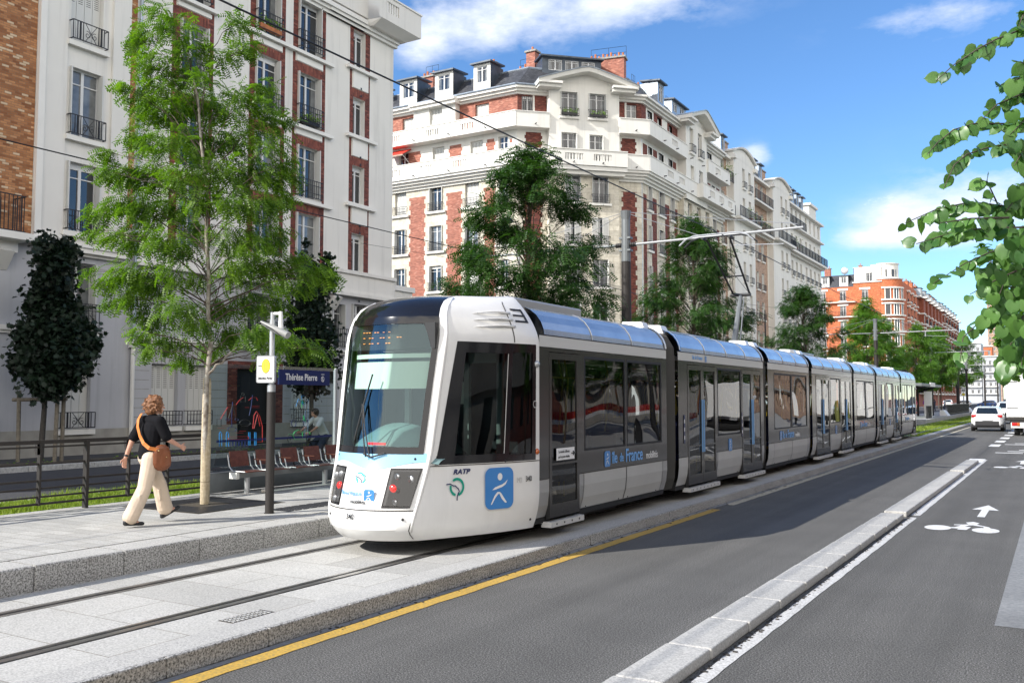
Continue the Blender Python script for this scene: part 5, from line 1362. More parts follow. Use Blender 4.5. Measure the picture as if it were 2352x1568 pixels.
for fr, us in ((FL, (-52.3, -47.4, -43.7, -40.3, -36.9)), (FC, (1.2, 4.0, 6.3, 9.2)), (FS, (68.2, 71.0, 74.5, 77.5, 81, 84))):
    for u in us:
        for v in (19.72, 22.6):
            if fr is FC and v > 22 and 2 < u < 8: continue
            w = 1.45 if fr is FC and 2 < u < 8 else (1.35 if fr is FS and u > 76.2 and v < 20 else .86); q.tube([fr.p(u, v, w-.05), fr.p(u, v, w+.22)], .045, M['dark_iron'], 6)
q.split('water_spout', B2)
# pediments
def pediment(fr, pts, w0, w1, th=.30):
    q = MB()
    for (a, za), (b_, zb) in zip(pts[:-1], pts[1:]):
        q.hexa([fr.p(a, za, w1), fr.p(b_, zb, w1), fr.p(b_, zb, w0), fr.p(a, za, w0), fr.p(a, za+th, w1+.1), fr.p(b_, zb+th, w1+.1), fr.p(b_, zb+th, w0), fr.p(a, za+th, w0)], WT)
        q.hexa([fr.p(a, za+th+.001, w1+.16), fr.p(b_, zb+th+.001, w1+.16), fr.p(b_, zb+th+.001, w0-.8), fr.p(a, za+th+.001, w0-.8), fr.p(a, za+th+.07, w1+.18), fr.p(b_, zb+th+.07, w1+.18), fr.p(b_, zb+th+.07, w0-.8), fr.p(a, za+th+.07, w0-.8)], M['zinc'])
    return q
q = pediment(FC, [(1.25, 25.55), (3.2, 26.18), (4.7, 26.62), (5.2, 26.70), (5.7, 26.62), (7.2, 26.18), (9.2, 25.55)], .0, 1.55)
for a, b_ in ((1.35, 3.1), (7.2, 9.05)): q.fbox(FC, a, b_, 25.38, 25.62, .0, 1.35, WT); q.fbox(FC, a-.05, b_+.05, 25.62, 25.80, .0, 1.6, WT)
q.build('pediment', B2)
q = pediment(FS, [(72.6, 25.6), (74.4, 26.25), (75.9, 26.75), (76.3, 26.8), (76.7, 26.75), (78.2, 26.25), (80.0, 25.6)], .0, 1.6)
for a, b_ in ((72.7, 74.3), (78.3, 79.9)): q.fbox(FS, a, b_, 25.38, 25.62, .0, 1.35, WT); q.fbox(FS, a-.05, b_+.05, 25.62, 25.80, .0, 1.6, WT)
q.build('pediment', B2)
# windows
st = ['curt', 'net', 'curt', 'box', 'net', 'curt', 'box']
k = 0
for ci, (a, b_) in enumerate(cols):
    for z in SZ[1:]:
        k += 1; shut = (ci in (2, 4) and z > 16) or (ci == 4 and z < 13.6) or (ci == 1 and z > 13)
        window(B2, FL, a, b_, z, z+FH, 'shut' if shut else st[k*5 % 7], 0, .2, True, 'bars', None if shut else 'fold', rh=.62, sillw=.32)
for i, (a, b_, c, d) in enumerate(h5): window(B2, FL, a, b_, c, d, 'shut' if i in (1, 2, 4) else 'curt', 0, .2, False)
for i, (a, b_, c, d) in enumerate(h6): window(B2, FL, a, b_, c, d, 'shut', 0, .2, False)
window(B2, FL, -42.4, -41.15, 22.75, 25.0, 'shut', .6, .25, False)
for i, (a, b_, c, d) in enumerate(hc):
    top3 = c > 16; open_ = 13 < c < 14
    window(B2, FC, a, b_, c, d, 'net' if open_ else st[i % 7], .55, .26, True, 'bars', 'open' if open_ else 'fold', rh=.6, sillw=.22)
window(B2, FC, .35, 1.2, 23.5, 24.95, 'box', 0, .1, False); window(B2, FC, 8.75, 9.6, 22.8, 24.9, 'net', 0, .18, False)
q = MB(); 
for i in range(6): u = .4+i*.15; q.bar(FC.p(u, 23.5, .02), FC.p(u, 24.95, .02), .022, M['dark_iron'])
q.split('window_bar', B2)
for i, (a, b_, c, d) in enumerate(hb): window(B2, FC, a, b_, c, d, 'curt', .7, .26, c > 22, 'bars' if c > 22 else None, 'fold', rh=.55)
for i, (a, b_, c, d) in enumerate(hs): window(B2, FS, a, b_, c, d, st[i % 7], 0, .2, True, 'far', 'fold', far=True, sillw=.2)
for i, (a, b_) in enumerate(bayw):
    for j, z in enumerate(SZ[1:]): window(B2, FS, a, b_, z, z+2.0, st[(i+j*3) % 7], .5, .26, True, 'far', None, far=True)
for i, (a, b_, c, d) in enumerate(h5s+h6s): window(B2, FS, a, b_, c, d, 'shut' if i == 6 else st[i % 7], 0, .2, False, far=True)
for i, (a, b_, c, d) in enumerate(hbs): window(B2, FS, a, b_, c, d, 'box' if i % 2 else 'shut', .75, .26, c > 22, 'far' if c > 22 else None, None, far=True)
for (u0, u1, v, w, lab, s_) in ((3.3, 4.45, 23.42, .98, 'window box of grey green plants on the left balconette under the pediment', 20), (5.55, 6.7, 23.42, .98, 'dark green trough planter on the right balconette under the pediment', 24)): planter(FC, u0, u1, v, w, lab, s_, 26)
# mansard roof
q = MB(); 
ez, rz_ = 25.58, 27.55
def ins(p, d): return p
A0, A1 = (-56, 58.75-.25), (-34.6, 58.75-.25)
rA, rB = FL.p(-56, rz_, -1.5), FL.p(-34.45, rz_, -1.5); rC = FS.p(65.9, rz_, -1.5); rC = (rC[0]-.0, rC[1]+.55, rz_)
eA, eB, eC = FL.p(-56, ez, .3), FL.p(-34.6, ez, .3), FS.p(65.67, ez, .3)
q.face([eA, eB, rB, rA], M['slate']); q.face([eB, eC, rC, rB], M['slate'])
eD, rD = FS.p(85.3, ez, .3), FS.p(85.3, rz_, -1.5); q.face([eC, eD, rD, rC], M['slate'])
q.build('mansard', B2, fix=False)
q = MB(); tA, tB, tC, tD = FL.p(-56, 28.1, -6), FL.p(-38, 28.1, -6), FS.p(70, 28.1, -6), FS.p(85.3, 28.1, -6)
q.face([rA, rB, tB, tA], M['zinc']); q.face([rB, rC, tC, tB], M['zinc']); q.face([rC, rD, tD, tC], M['zinc']); q.face([tA, tB, tC, tD, (-56, 78, 28.1)], M['zinc'])
q.tube([rA, rB], .09, M['zinc'], 6); q.tube([rB, rC], .09, M['zinc'], 6); q.tube([rC, rD], .09, M['zinc'], 6)
for fr, a, b_ in ((FL, -56, -34.4), (FC, -.2, 1.6)): q.tube([fr.p(a, 25.66, .62), fr.p(b_, 25.66, .62)], .09, M['zinc'], 6)
q.build('zinc_roof', B2, fix=False)
for a, b_ in ((-49.4, -47.9), (-45.75, -44.0), (-42.2, -40.45), (-38.5, -36.95)): dormer(B2, FL, a, b_, 25.7, 27.95, .12, 1.9, [(a+.3, b_-.3, 26.5, 27.75)])
dormer(B2, FC, 2.2, 7.0, 26.3, 28.5, -.9, 1.9, [(2.7, 3.8, 27.5, 28.35), (4.05, 5.15, 27.5, 28.35), (5.4, 6.5, 27.5, 28.35)], m='zinc_dark')
dormer(B2, FS, 69.4, 70.8, 25.9, 28.0, -.1, 1.5, [(69.7, 70.5, 26.4, 27.8)], m='zinc', side='zinc'); dormer(B2, FS, 75, 78.5, 27.0, 28.2, -1.0, 1.5, [(75.3, 76.2, 27.3, 28.1), (77, 78, 27.3, 28.1)], m='zinc', side='zinc')
chimney(B2, FL, -45.6, -44.3, 26.5, 29.0, -3.2, -2.5, 'brick_red', 4, True); chimney(B2, FL, -38.9, -38.1, 26.5, 28.9, -3.2, -2.5, 'brick_red', 1)
chimney(B2, FL, -37.3, -34.9, 26.5, 28.6, -5.0, -4.3, 'brick_red', 5, True); chimney(B2, FL, -35.9, -35.1, 26.5, 29.7, -4.3, -3.6, 'brick_red', 1)
CHF = Fr(FC.p(6.5, 0, -2.6)[:2], R(12)); chimney(B2, CHF, 0, 2.9, 26, 29.1, -.85, 0, 'brick_red', 9, True)
chimney(B2, FS, 79.5, 81.5, 26.5, 29.0, -3.2, -2.5, 'brick_tan', 4, True); chimney(B2, FS, 71.5, 72.2, 26, 28.6, -3.2, -2.5, 'brick_red', 1, True)
# red awning on the left
AW = thing('awning', 'red awning over a balcony window of the white and brick corner building', 'awning', FL.p(-46, 21.6, .3))
q = MB(); q.hexa([FL.p(-46.6, 21.55, 1.2), FL.p(-44.6, 21.55, 1.2), FL.p(-44.6, 22.2, .02), FL.p(-46.6, 22.2, .02), FL.p(-46.6, 21.6, 1.2), FL.p(-44.6, 21.6, 1.2), FL.p(-44.6, 22.26, .02), FL.p(-46.6, 22.26, .02)], M['awning_red'])
q.build('canvas', AW); q = MB(); q.bar(FL.p(-44.65, 21.55, 1.15), FL.p(-44.65, 20.9, .05), .04, M['white_gloss']); q.build('arm', AW)
q = MB()
for i in range(16): u = -46.6+i*.125; q.face([FL.p(u, 21.55, 1.205), FL.p(u+.06, 21.40, 1.205), FL.p(u+.125, 21.55, 1.205)], M['awning_cream'])
q.build('fringe', AW, fix=False)

# ------------------------------------------------------------ cream and tan brick terrace behind it
B3 = thing('terrace_building', 'long white and tan brick block with two arched gables and black balconies', 'building', (-27.4, 100, .15))
q = MB(); TB = M['brick_tan']; hl = []; sty = []
def colset(a, b_, zs, h=1.9): return [(a, b_, z, z+h) for z in zs]
Z3 = [1.0, 4.1, 7.3, 10.5, 13.7, 16.9]
plain = [84.9+.4, 95.0, 97.0, 99.0, 110.0, 112.2, 114.4, 116.6, 119.5, 121.8, 124.2, 126.6]
hp = []
for u in plain: hp += colset(u, u+.95, Z3+[20.2, 23.3])
regs = [(84.9, 87, 0, 25.6, TB), (94.4, 101.4, 0, 25.6, TB), (109.6, 111.4, 0, 25.6, TB)]
wall(q, FS, 85.3, 128.5, 0, 25.6, hp, WW, regs)
BAY = [(87.3, 94.4, (88.6, 90.2, 92.3)), (101.6, 109.2, (103, 105.0, 107.1))]
hb3 = []
for a, b_, us in BAY:
    hh = []
    for u in us[1:]: hh += colset(u, u+.85, Z3+[20.2, 23.2], 2.0)
    wall(q, FS, a, b_, 0, 25.9, hh, WW, w=.65, depth=.3); hb3 += hh
    for u in (a, b_): q.face([FS.p(u, 0, 0), FS.p(u, 0, .65), FS.p(u, 25.9, .65), FS.p(u, 25.9, 0)], WW)
    pts = [(a, 25.88), (b_, 25.88)]+[(b_-(b_-a)*t, 25.9+1.15*math.sin(PI*(.12+.76*t))) for t in [i/12 for i in range(13)]]
    q.prism(FS, pts, -.2, .65, WW)
    ap = [(a-.15+(b_-a+.3)*t, 25.95+1.15*math.sin(PI*(.10+.80*t))) for t in [i/12 for i in range(13)]]
    for (x0, z0), (x1, z1) in zip(ap[:-1], ap[1:]): q.hexa([FS.p(x0, z0, .9), FS.p(x1, z1, .9), FS.p(x1, z1, -.4), FS.p(x0, z0, -.4), FS.p(x0, z0+.16, .95), FS.p(x1, z1+.16, .95), FS.p(x1, z1+.16, -.4), FS.p(x0, z0+.16, -.4)], WT)
    for u in (a, b_): q.fbox(FS, u-.35, u+.35, 25.55, 25.95, 0, .95, WT)
q.face([FS.p(128.5, 0, 0), FS.p(128.5, 0, -12), FS.p(128.5, 25.6, -12), FS.p(128.5, 25.6, 0)], WW)
q.build('wall', B3, fix=False)
q = MB()
for v0, v1, w in ((19.35, 19.55, .4), (19.55, 19.8, .85)):
    q.fbox(FS, 85.3, 128.8, v0, v1, 0, w, WT)
q.fbox(FS, 87.2, 94.5, 19.58, 19.82, .6, 1.35, WT); q.fbox(FS, 101.5, 109.3, 19.58, 19.82, .6, 1.35, WT)
q.fbox(FS, 85.3, 128.7, 25.4, 25.65, 0, .45, WT); q.fbox(FS, 94.5, 101.5, 22.8, 23.0, 0, .8, WT); q.fbox(FS, 109.4, 128, 22.8, 23.0, 0, .6, WT)
q.split('balcony_slab', B3)
def rail_run(root, fr, u0, u1, v, w, h=1.0, step=.22, name='balcony_railing'):
    q = MB(); q.bar(fr.p(u0, v+h, w), fr.p(u1, v+h, w), .05, M['iron_rail']); q.bar(fr.p(u0, v+.08, w), fr.p(u1, v+.08, w), .04, M['iron_rail'])
    n = int((u1-u0)/step)
    for i in range(n+1): u = u0+(u1-u0)*i/n; q.bar(fr.p(u, v, w), fr.p(u, v+h, w), .03 if i % 8 else .05, M['iron_rail'])
    return q.build(name, root)
for a, b_, w in ((85.4, 87.2, .8), (87.2, 94.5, 1.3), (94.5, 101.5, .8), (101.5, 109.3, 1.3), (109.3, 128.7, .8)): rail_run(B3, FS, a, b_, 19.82, w)
rail_run(B3, FS, 94.5, 101.5, 23.0, .75); rail_run(B3, FS, 109.4, 118, 23.0, .55); rail_run(B3, FS, 84.9, 87.2, 23.0, .7)
far_w = [h for h in hp if h[2] < 5 or (h[2] < 8 and h[0] > 119)]; far_b = [h for h in hb3 if h[2] < 5]
hp = [h for h in hp if h not in far_w]; hb3 = [h for h in hb3 if h not in far_b]
q = MB()
for L_, w_ in ((far_w, 0), (far_b, .65)):
    for a, b_, c, d in L_:
        q.face([FS.p(a, c, w_-.2), FS.p(b_, c, w_-.2), FS.p(b_, d, w_-.2), FS.p(a, d, w_-.2)], M['win_glass'])
        for u in (a, (a+b_)/2-.03, b_-.07): q.fbox(FS, u, u+.07, c, d, w_-.2, w_-.15, M['win_white'])
tag(q.build('window', B3, fix=False), kind='stuff')
for i, (a, b_, c, d) in enumerate(hp): window(B3, FS, a, b_, c, d, st[i % 7], 0, .2, c < 19, 'far' if c < 19 else None, None, far=True, rh=.55)
for i, (a, b_, c, d) in enumerate(hb3): window(B3, FS, a, b_, c, d, st[i*3 % 7], .65, .26, c < 19 or c > 22, 'far' if c < 19 or c > 22 else None, None, far=True, rh=.55)
q = MB(); q.face([FS.p(85.3, 25.65, .2), FS.p(128.5, 25.65, .2), FS.p(128.5, 27.4, -1.4), FS.p(85.3, 27.4, -1.4)], M['slate']); q.face([FS.p(85.3, 27.4, -1.4), FS.p(128.5, 27.4, -1.4), FS.p(128.5, 28, -9), FS.p(85.3, 28, -9)], M['zinc'])
q.build('mansard', B3, fix=False)
for a in (84.8+.6, 96.0, 98.5, 110.5, 112.8, 115.2, 117.6): dormer(B3, FS, a, a+1.2, 25.8, 27.5, .0, 1.5, [(a+.25, a+.95, 26.2, 27.3)], m='zinc', side='zinc')
chimney(B3, FS, 91.5, 95.3, 26, 29.3, -3.2, -2.4, 'brick_tan', 7, True); chimney(B3, FS, 106.5, 110.0, 26, 29.3, -3.2, -2.4, 'brick_tan', 6, True)
q = MB(); q.fbox(FS, 121.5, 125.5, 25.65, 27.2, -4, .1, WW); q.fbox(FS, 121.3, 125.7, 27.2, 27.5, -4.2, .35, WT); q.build('roof_block', B3)
for i, (u, v, w, n) in enumerate(((86.0, 23.0, .3, 160), (92.0, 19.9, .9, 90), (97.5, 19.9, .4, 90), (99.5, 19.9, .4, 70), (112.5, 19.9, .5, 60))):
    t = thing('balcony_plant', ['tall bushy green plant on the highest balcony beside the arched gable', 'round leafy plant behind the black balcony railing under the first arched gable', 'wide leafy plant on the tan brick balcony between the gables', 'smaller leafy pot plant on the tan brick balcony', 'low spiky plant on the far white balcony'][i], 'plant', FS.p(u, v, w))
    q = MB(); flower(q, FS.p(u, v+.8, w), n, .38, M['leaf_far'], 50+i); flower(q, FS.p(u, v+1.3, w), n//2, .3, M['leaf_far'], 60+i); q.build('leaves', t, fix=False)
    q = MB(); q.tube([FS.p(u, v, w), FS.p(u, v+.45, w)], [.15, .22], M['pot'], 8); q.build('pot', t)
# ------------------------------------------------------------ orange brick corner building beyond the next street
B4 = thing('brick_building', 'orange brick building with a rounded white topped corner tower beyond the second street', 'building', (-29, 197, .15))
FO = Fr((0, 195), 0); FR = Fr((-26.4, 0), R(90)); HB = M['brick_hot']
q = MB(); ho = []
zo = [3.2, 6.3, 9.4, 12.5, 15.6, 18.75, 21.9]
oc = [(-41.9, -40.8), (-38.0, -36.8), (-33.7, -32.5), (-46, -45)]
for a, b_ in oc: ho += [(a, b_, z, z+2.1) for z in zo]
wall(q, FO, -60, -30.2, 0, 24.8, ho, HB, depth=.2)
wall(q, FO, -35.3, -30.2, 24.8, 25.5, [], HB)
TC, TR_ = Vector((-29.6, 198.2, 0)), 3.2
def tp(a, z, r=TR_): return (TC.x+r*math.sin(a), TC.y-r*math.cos(a), z)   # a: 0 faces the viewer, + turns to the street
NT = 20; tw = [(.10, .42), (.62, .98), (1.22, 1.5)]
zs_ = sorted([0, 26.0]+[z for z in zo]+[z+2.1 for z in zo])
for i in range(NT):
    a0, a1 = -.35+i*(PI/2+.35)/NT, -.35+(i+1)*(PI/2+.35)/NT; am = (a0+a1)/2; isw = any(x < am < y for x, y in tw)
    for z0, z1 in zip(zs_[:-1], zs_[1:]):
        wz = isw and any(abs(z0-z) < .01 for z in zo)
        q.face([tp(a0, z0), tp(a1, z0), tp(a1, z1), tp(a0, z1)], M['win_glass'] if wz else HB)
q.face([(-32.8, 195, 0), (-30.2, 195, 0), (-30.2, 195, 26), (-32.8, 195, 26)], HB) if False else None
hr = []
for u in (204, 209.5, 214.5): hr += [(u, u+1.4, z, z+2.1) for z in zo]
wall(q, FR, 198.2, 219, 0, 25.6, hr, HB)
q.face([(-60, 195.1, 0), (-60, 219, 0), (-60, 219, 25), (-60, 195.1, 25)], HB)
q.build('wall', B4, fix=False)
q = MB()
for z in zo:
    for i in range(NT):
        a0, a1 = -.1+i*1.67/NT, -.1+(i+1)*1.67/NT
        for z0, z1, r in ((z-.32, z-.05, 3.75), (z+2.12, z+2.42, 3.45)):
            q.hexa([tp(a0, z0, 3.1), tp(a1, z0, 3.1), tp(a1, z0, r), tp(a0, z0, r), tp(a0, z1, 3.1), tp(a1, z1, 3.1), tp(a1, z1, r), tp(a0, z1, r)], M['white_trim'])
    for a, b_ in oc: q.fbox(FO, a-.45, b_+.45, z+2.12, z+2.5, 0, .12, M['white_trim']); q.fbox(FO, a-.2, b_+.2, z-.22, z-.02, 0, .25, M['white_trim'])
    for u in (204, 209.5, 214.5): q.fbox(FR, u-.4, u+1.8, z+2.12, z+2.45, 0, .5, M['white_trim']); q.fbox(FR, u-.4, u+1.8, z-.25, z-.02, 0, .8, M['white_trim'])
    for a in [x for p_ in tw for x in p_]+[.8]: q.bar(tp(a, z, 3.24), tp(a, z+2.1, 3.24), .14, M['white_trim'])
    q.build('trim', B4); q = MB()
q = MB()
wall(q, FO, -35.3, -30.0, 25.5, 28.6, [(-32.9, -31.6, 25.6, 27.4)], WW, depth=.2, w=-.5); window(B4, FO, -32.9, -31.6, 25.6, 27.4, 'curt', -.5, .15, False, far=True)
for i in range(NT):
    a0, a1 = -.5+i*2.1/NT, -.5+(i+1)*2.1/NT; q.face([tp(a0, 26.0, 2.5), tp(a1, 26.0, 2.5), tp(a1, 29.1, 2.5), tp(a0, 29.1, 2.5)], M['win_glass'] if i in (6, 9, 10, 13) and False else WW)
    for r, z0, z1 in ((3.4, 25.9, 26.1), (2.7, 29.0, 29.2)): q.hexa([tp(a0, z0, 0), tp(a1, z0, 0), tp(a1, z0, r), tp(a0, z0, r), tp(a0, z1, 0), tp(a1, z1, 0), tp(a1, z1, r), tp(a0, z1, r)], M['white_trim'])
for a, w_ in ((.15, .10), (.62, .22), (1.0, .08)):
    q.face([tp(a, 26.4, 2.55), tp(a+w_, 26.4, 2.55), tp(a+w_, 27.9, 2.55), tp(a, 27.9, 2.55)], M['win_glass'])
q.fbox(FO, -32.0, -30.0, 28.6, 29.0, -4, -.6, WW); q.fbox(FO, -35.5, -29.8, 25.4, 25.6, -3, .2, M['white_trim']); q.fbox(FO, -35.4, -30.2, 28.55, 28.65, -5, -.4, WW)
q.box(-35.3, -35.2, 195.5, 204, 25.5, 28.6, WW)
q.build('penthouse', B4, fix=False)
q = MB(); q.face([FO.p(-60, 24.8, .1), FO.p(-35.3, 24.8, .1), FO.p(-35.3, 27.4, -1.6), FO.p(-60, 27.4, -1.6)], M['slate']); q.face([FO.p(-60, 27.4, -1.6), FO.p(-35.3, 27.4, -1.6), FO.p(-35.3, 28, -8), FO.p(-60, 28, -8)], M['zinc_dark'])
q.build('mansard', B4, fix=False)
for a in (-41.7, -38.0, -46): dormer(B4, FO, a, a+1.7, 24.9, 27.0, .05, 1.5, [(a+.35, a+1.35, 25.5, 26.8)])
q = MB(); q.fbox(FO, -43.0, -39.3, 18.4, 18.6, 0, .2, WT); q.fbox(FO, -40.6, -30.8, 18.45, 18.65, 0, .9, M['white_trim']); q.fbox(FO, -42, -34.8, 21.5, 21.65, 0, .7, M['white_trim']); q.build('balcony_slab', B4)
rail_run(B4, FO, -40.6, -30.8, 18.65, .85, step=.3); rail_run(B4, FO, -42, -39.3, 21.65, .65, step=.3)
for i, (a, b_, c, d) in enumerate(ho): window(B4, FO, a, b_, c, d, 'shut' if (c < 12 and a > -40) else st[i % 7], 0, .15, False, 'far', None, far=True)
for i, (a, b_, c, d) in enumerate(hr): window(B4, FR, a, b_, c, d, st[i % 7], 0, .15, False, 'far', None, far=True)
chimney(B4, FO, -41.4, -40.2, 26.5, 29.0, -3, -2.2, 'brick_red', 2); chimney(B4, FR, 204, 206.5, 25.5, 28.0, -3, -2.2, 'brick_hot', 5); chimney(B4, FO, -34.6, -34.0, 27, 29.2, -3, -2.2, 'brick_red', 1)
q = MB(); q.ball(FO.p(-37.4, 28.4, -2.5), .75, .2, .75, M['alu'], 14, 8); q.tube([FO.p(-37.4, 27.4, -2.6), FO.p(-37.4, 28.4, -2.6)], .05, M['dark_iron'], 6); q.build('satellite_dish', B4)
# the red brick row behind it
def brick_row(label, y0, y1, ztop, seed, nbay, mansard=True):
    rr = random.Random(seed); T = thing('brick_building', label, 'building', (-26.4, (y0+y1)/2, .15)); q = MB(); hh = []; bays = []
    L_ = (y1-y0)/nbay
    for i in range(nbay):
        a = y0+L_*i; bays.append((a+L_*.5, a+L_*.95))
    zz = [z for z in zo if z < ztop-2.5]
    hs_ = [(y0+L_*i+L_*.12, y0+L_*i+L_*.12+1.2, z, z+2) for i in range(nbay) for z in zz]
    wall(q, FR, y0, y1, 0, ztop, hs_, M['brick_row'])
    hb_ = []
    for a, b_ in bays:
        h2 = [(a+.5, b_-.5, z, z+2) for z in zz]; hb_ += h2
        wall(q, FR, a, b_, 3.6, ztop, h2, M['brick_row'], w=1.0, depth=.3)
        for u in (a, b_): q.face([FR.p(u, 3.6, 0), FR.p(u, 3.6, 1.0), FR.p(u, ztop, 1.0), FR.p(u, ztop, 0)], M['brick_row'])
    q.face([FR.p(y0, 0, 0), FR.p(y0, 0, -14), FR.p(y0, ztop, -14), FR.p(y0, ztop, 0)], M['brick_hot']); q.face([FR.p(y1, 0, 0), FR.p(y1, 0, -14), FR.p(y1, ztop, -14), FR.p(y1, ztop, 0)], M['brick_hot'])
    q.build('wall', T, fix=False)
    q = MB(); q.fbox(FR, y0, y1, 3.4, 3.7, -.2, .2, M['white_trim'])
    for a, b_ in bays:
        q.build('trim', T); q = MB()
        for z in zz:
            q.fbox(FR, a-.15, b_+.15, z-.35, z-.08, 0, 1.5, M['white_trim']); q.fbox(FR, a-.1, b_+.1, z+2.05, z+2.35, 0, 1.12, M['white_trim'])
    for a, b_, c, d in hs_: q.fbox(FR, a-.3, b_+.3, d+.03, d+.3, 0, .4, M['white_trim']); q.fbox(FR, a-.3, b_+.3, c-.25, c, 0, .9, M['white_trim'])
    q.fbox(FR, y0, y1, ztop, ztop+.3, -.2, .9, M['white_trim'])
    for a, b_ in bays: q.fbox(FR, a-.2, b_+.2, ztop-.02, ztop+.34, .1, 1.7, M['white_trim'])
    q.build('trim', T)
    q = MB()
    for a, b_ in bays:
        for z in zz[1:]:
            for k in range(9): u = a+(b_-a)*k/8; q.bar(FR.p(u, z-.05, 1.45), FR.p(u, z+.85, 1.45), .04, M['iron_rail'])
            q.bar(FR.p(a, z+.85, 1.45), FR.p(b_, z+.85, 1.45), .06, M['iron_rail'])
    q.build('balcony_railing', T)
    q = MB(); q.face([FR.p(y0, ztop+.3, .2), FR.p(y1, ztop+.3, .2), FR.p(y1, ztop+2.6, -1.6), FR.p(y0, ztop+2.6, -1.6)], M['slate']); q.face([FR.p(y0, ztop+.3, .2), FR.p(y0, ztop+2.6, -1.6), FR.p(y0, ztop+.3, -1.6)], M['brick_hot']); q.face([FR.p(y0, ztop+2.6, -1.6), FR.p(y1, ztop+2.6, -1.6), FR.p(y1, ztop+3, -9), FR.p(y0, ztop+3, -9)], M['zinc']); q.build('mansard', T, fix=False)
    for a, b_ in bays: dormer(T, FR, a+.3, b_-.3, ztop+.35, ztop+2.3, .4, 1.5, [(a+.7, b_-.7, ztop+.8, ztop+2.0)], m='white_trim', side='zinc')
    for i in range(nbay): chimney(T, FR, y0+L_*i+.3, y0+L_*i+2.6, ztop+1, ztop+3.6+rr.uniform(0, .6), -2.6, -1.8, 'brick_hot', 4)
    for i, (a, b_, c, d) in enumerate(hs_): window(T, FR, a, b_, c, d, st[(i*3) % 7], 0, .15, False, None, None, far=True)
    for i, (a, b_, c, d) in enumerate(hb_): window(T, FR, a, b_, c, d, st[(i*5) % 7], 1.0, .15, False, None, None, far=True)
    return T
brick_row('darker red brick block with slate mansard and balconies right behind the rounded corner tower', 219.2, 262, 24.4, 1, 6)
brick_row('farthest red brick block at the end of the terrace row by the sky', 262.3, 308, 24.8, 2, 6)
# pale blocks and a tower closing the street
def far_block(label, x0, x1, y, depth, h, m, cols_, rows, z0=3.0, trim='white_trim', bal=True, name='apartment_block'):
    T = thing(name, label, 'building', ((x0+x1)/2, y, 0)); fr = Fr((0, y), 0); q = MB(); hh = []
    cw = (x1-x0)/cols_; rh = (h-z0-1.2)/rows
    for i in range(cols_):
        for j in range(rows): hh.append((x0+cw*(i+.28), x0+cw*(i+.72), z0+rh*j+.9, z0+rh*j+rh-.45))
    wall(q, fr, x0, x1, 0, h, hh, m, depth=.3)
    for x in (x0, x1): q.face([(x, y, 0), (x, y+depth, 0), (x, y+depth, h), (x, y, h)], m)
    q.face([(x0, y, h), (x1, y, h), (x1, y+depth, h), (x0, y+depth, h)], M['zinc']); q.build('wall', T, fix=False)
    for i, (a, b_, c, d) in enumerate(hh): window(T, fr, a, b_, c, d, st[i % 7], 0, .25, False, far=True)
    q = MB()
    for j in range(rows):
        if bal: q.fbox(fr, x0+cw*.1, x1-cw*.1, z0+rh*j+.6, z0+rh*j+.85, 0, 1.0, M[trim]); 
        else: q.fbox(fr, x0, x1, z0+rh*j+.3, z0+rh*j+.6, 0, .2, M[trim])
    q.fbox(fr, x0-.3, x1+.3, h, h+.4, -.3, .5, M[trim]); q.build('balcony_slab', T); return T
far_block('pale grey stepped apartment block closing the view behind the leafy street trees', -36, -26.8, 420, 14, 24.5, M['grey_block'], 4, 7)
far_block('grey apartment block with protruding balconies right of the pale stepped one', -26.4, -20.6, 418, 14, 18.8, M['grey_block'], 3, 5)
far_block('tall brownish tower rising far behind the grey apartment blocks', -34.5, -28.0, 600, 14, 62, M['brick_tan'], 3, 18, bal=False, trim='brick_tan', name='tower_block')
far_block('small block with a reddish rounded top below the brown tower', -30.5, -25.5, 470, 10, 25.5, M['brick_hot'], 2, 6, bal=False)

# ------------------------------------------------------------ overhead line
def catenary_mast(x, y, label, arms=True, h=7.3, la=4.9, lb=4.6):
    t = thing('catenary_mast', label, 'tram mast', (x, y, .15), 'masts of the tram overhead line'); za = 6.33
    q = MB(); q.tube([(x, y, .15), (x, y, 3.0), (x, y, 5.85)], [.15, .145, .13], M['pole_brown'], 14); q.tube([(x, y, .15), (x, y, .2)], .24, M['pole_brown'], 14); q.build('shaft', t, smooth=False)
    q = MB(); q.tube([(x, y, 5.86), (x, y, h-.25), (x, y, h)], [.13, .12, .15], M['pole_grey'], 14)
    for z in (6.15, 6.5): q.box(x-.17, x+.17, y-.1, y+.1, z, z+.05, M['pole_grey'])
    q.build('mast_head', t)
    for s, L_ in ((1, la), (-1, lb)):
        q = MB(); q.tube([(x+s*.3, y, za), (x+s*L_, y, za+.04)], .034, M['alu_dull'] if s > 0 else M['pole_grey'], 8)
        for k in (.14, .20, .26): q.tube([(x+s*(k), y, za), (x+s*(k+.04), y, za)], .065, M['pole_brown'], 8)
        q.build('cantilever', t)
        q = MB(); q.tube([(x+s*.12, y, h-.05), (x+s*L_*.97, y, za+.14)], .008, M['alu'], 4); q.tube([(x+s*.12, y, h-.1), (x+s*L_*.45, y, za+.06)], .008, M['alu'], 4)
        d = s*(3.05 if s > 0 else 3.5)
        q.tube([(x+d, y, za), (x+d, y, za-.30)], .035, M['alu'], 8); q.tube([(x+d-s*.1, y, za-.26), (x+d+s*1.35, y, za-.34)], .012, M['alu'], 6)
        q.build('steady_arm', t)
    return t
mlabels = ['nearest grey catenary mast, standing before the dark red brick strip of the corner building', 'second catenary mast, half hidden in the light green tree before the orange building',
           'third catenary mast, its arms crossing in front of the brick row', 'fourth catenary mast, grey, rising left of the white car roof', 'fifth catenary mast beside the white truck, before the grey blocks', 'most distant catenary mast, a thin line beside the truck']
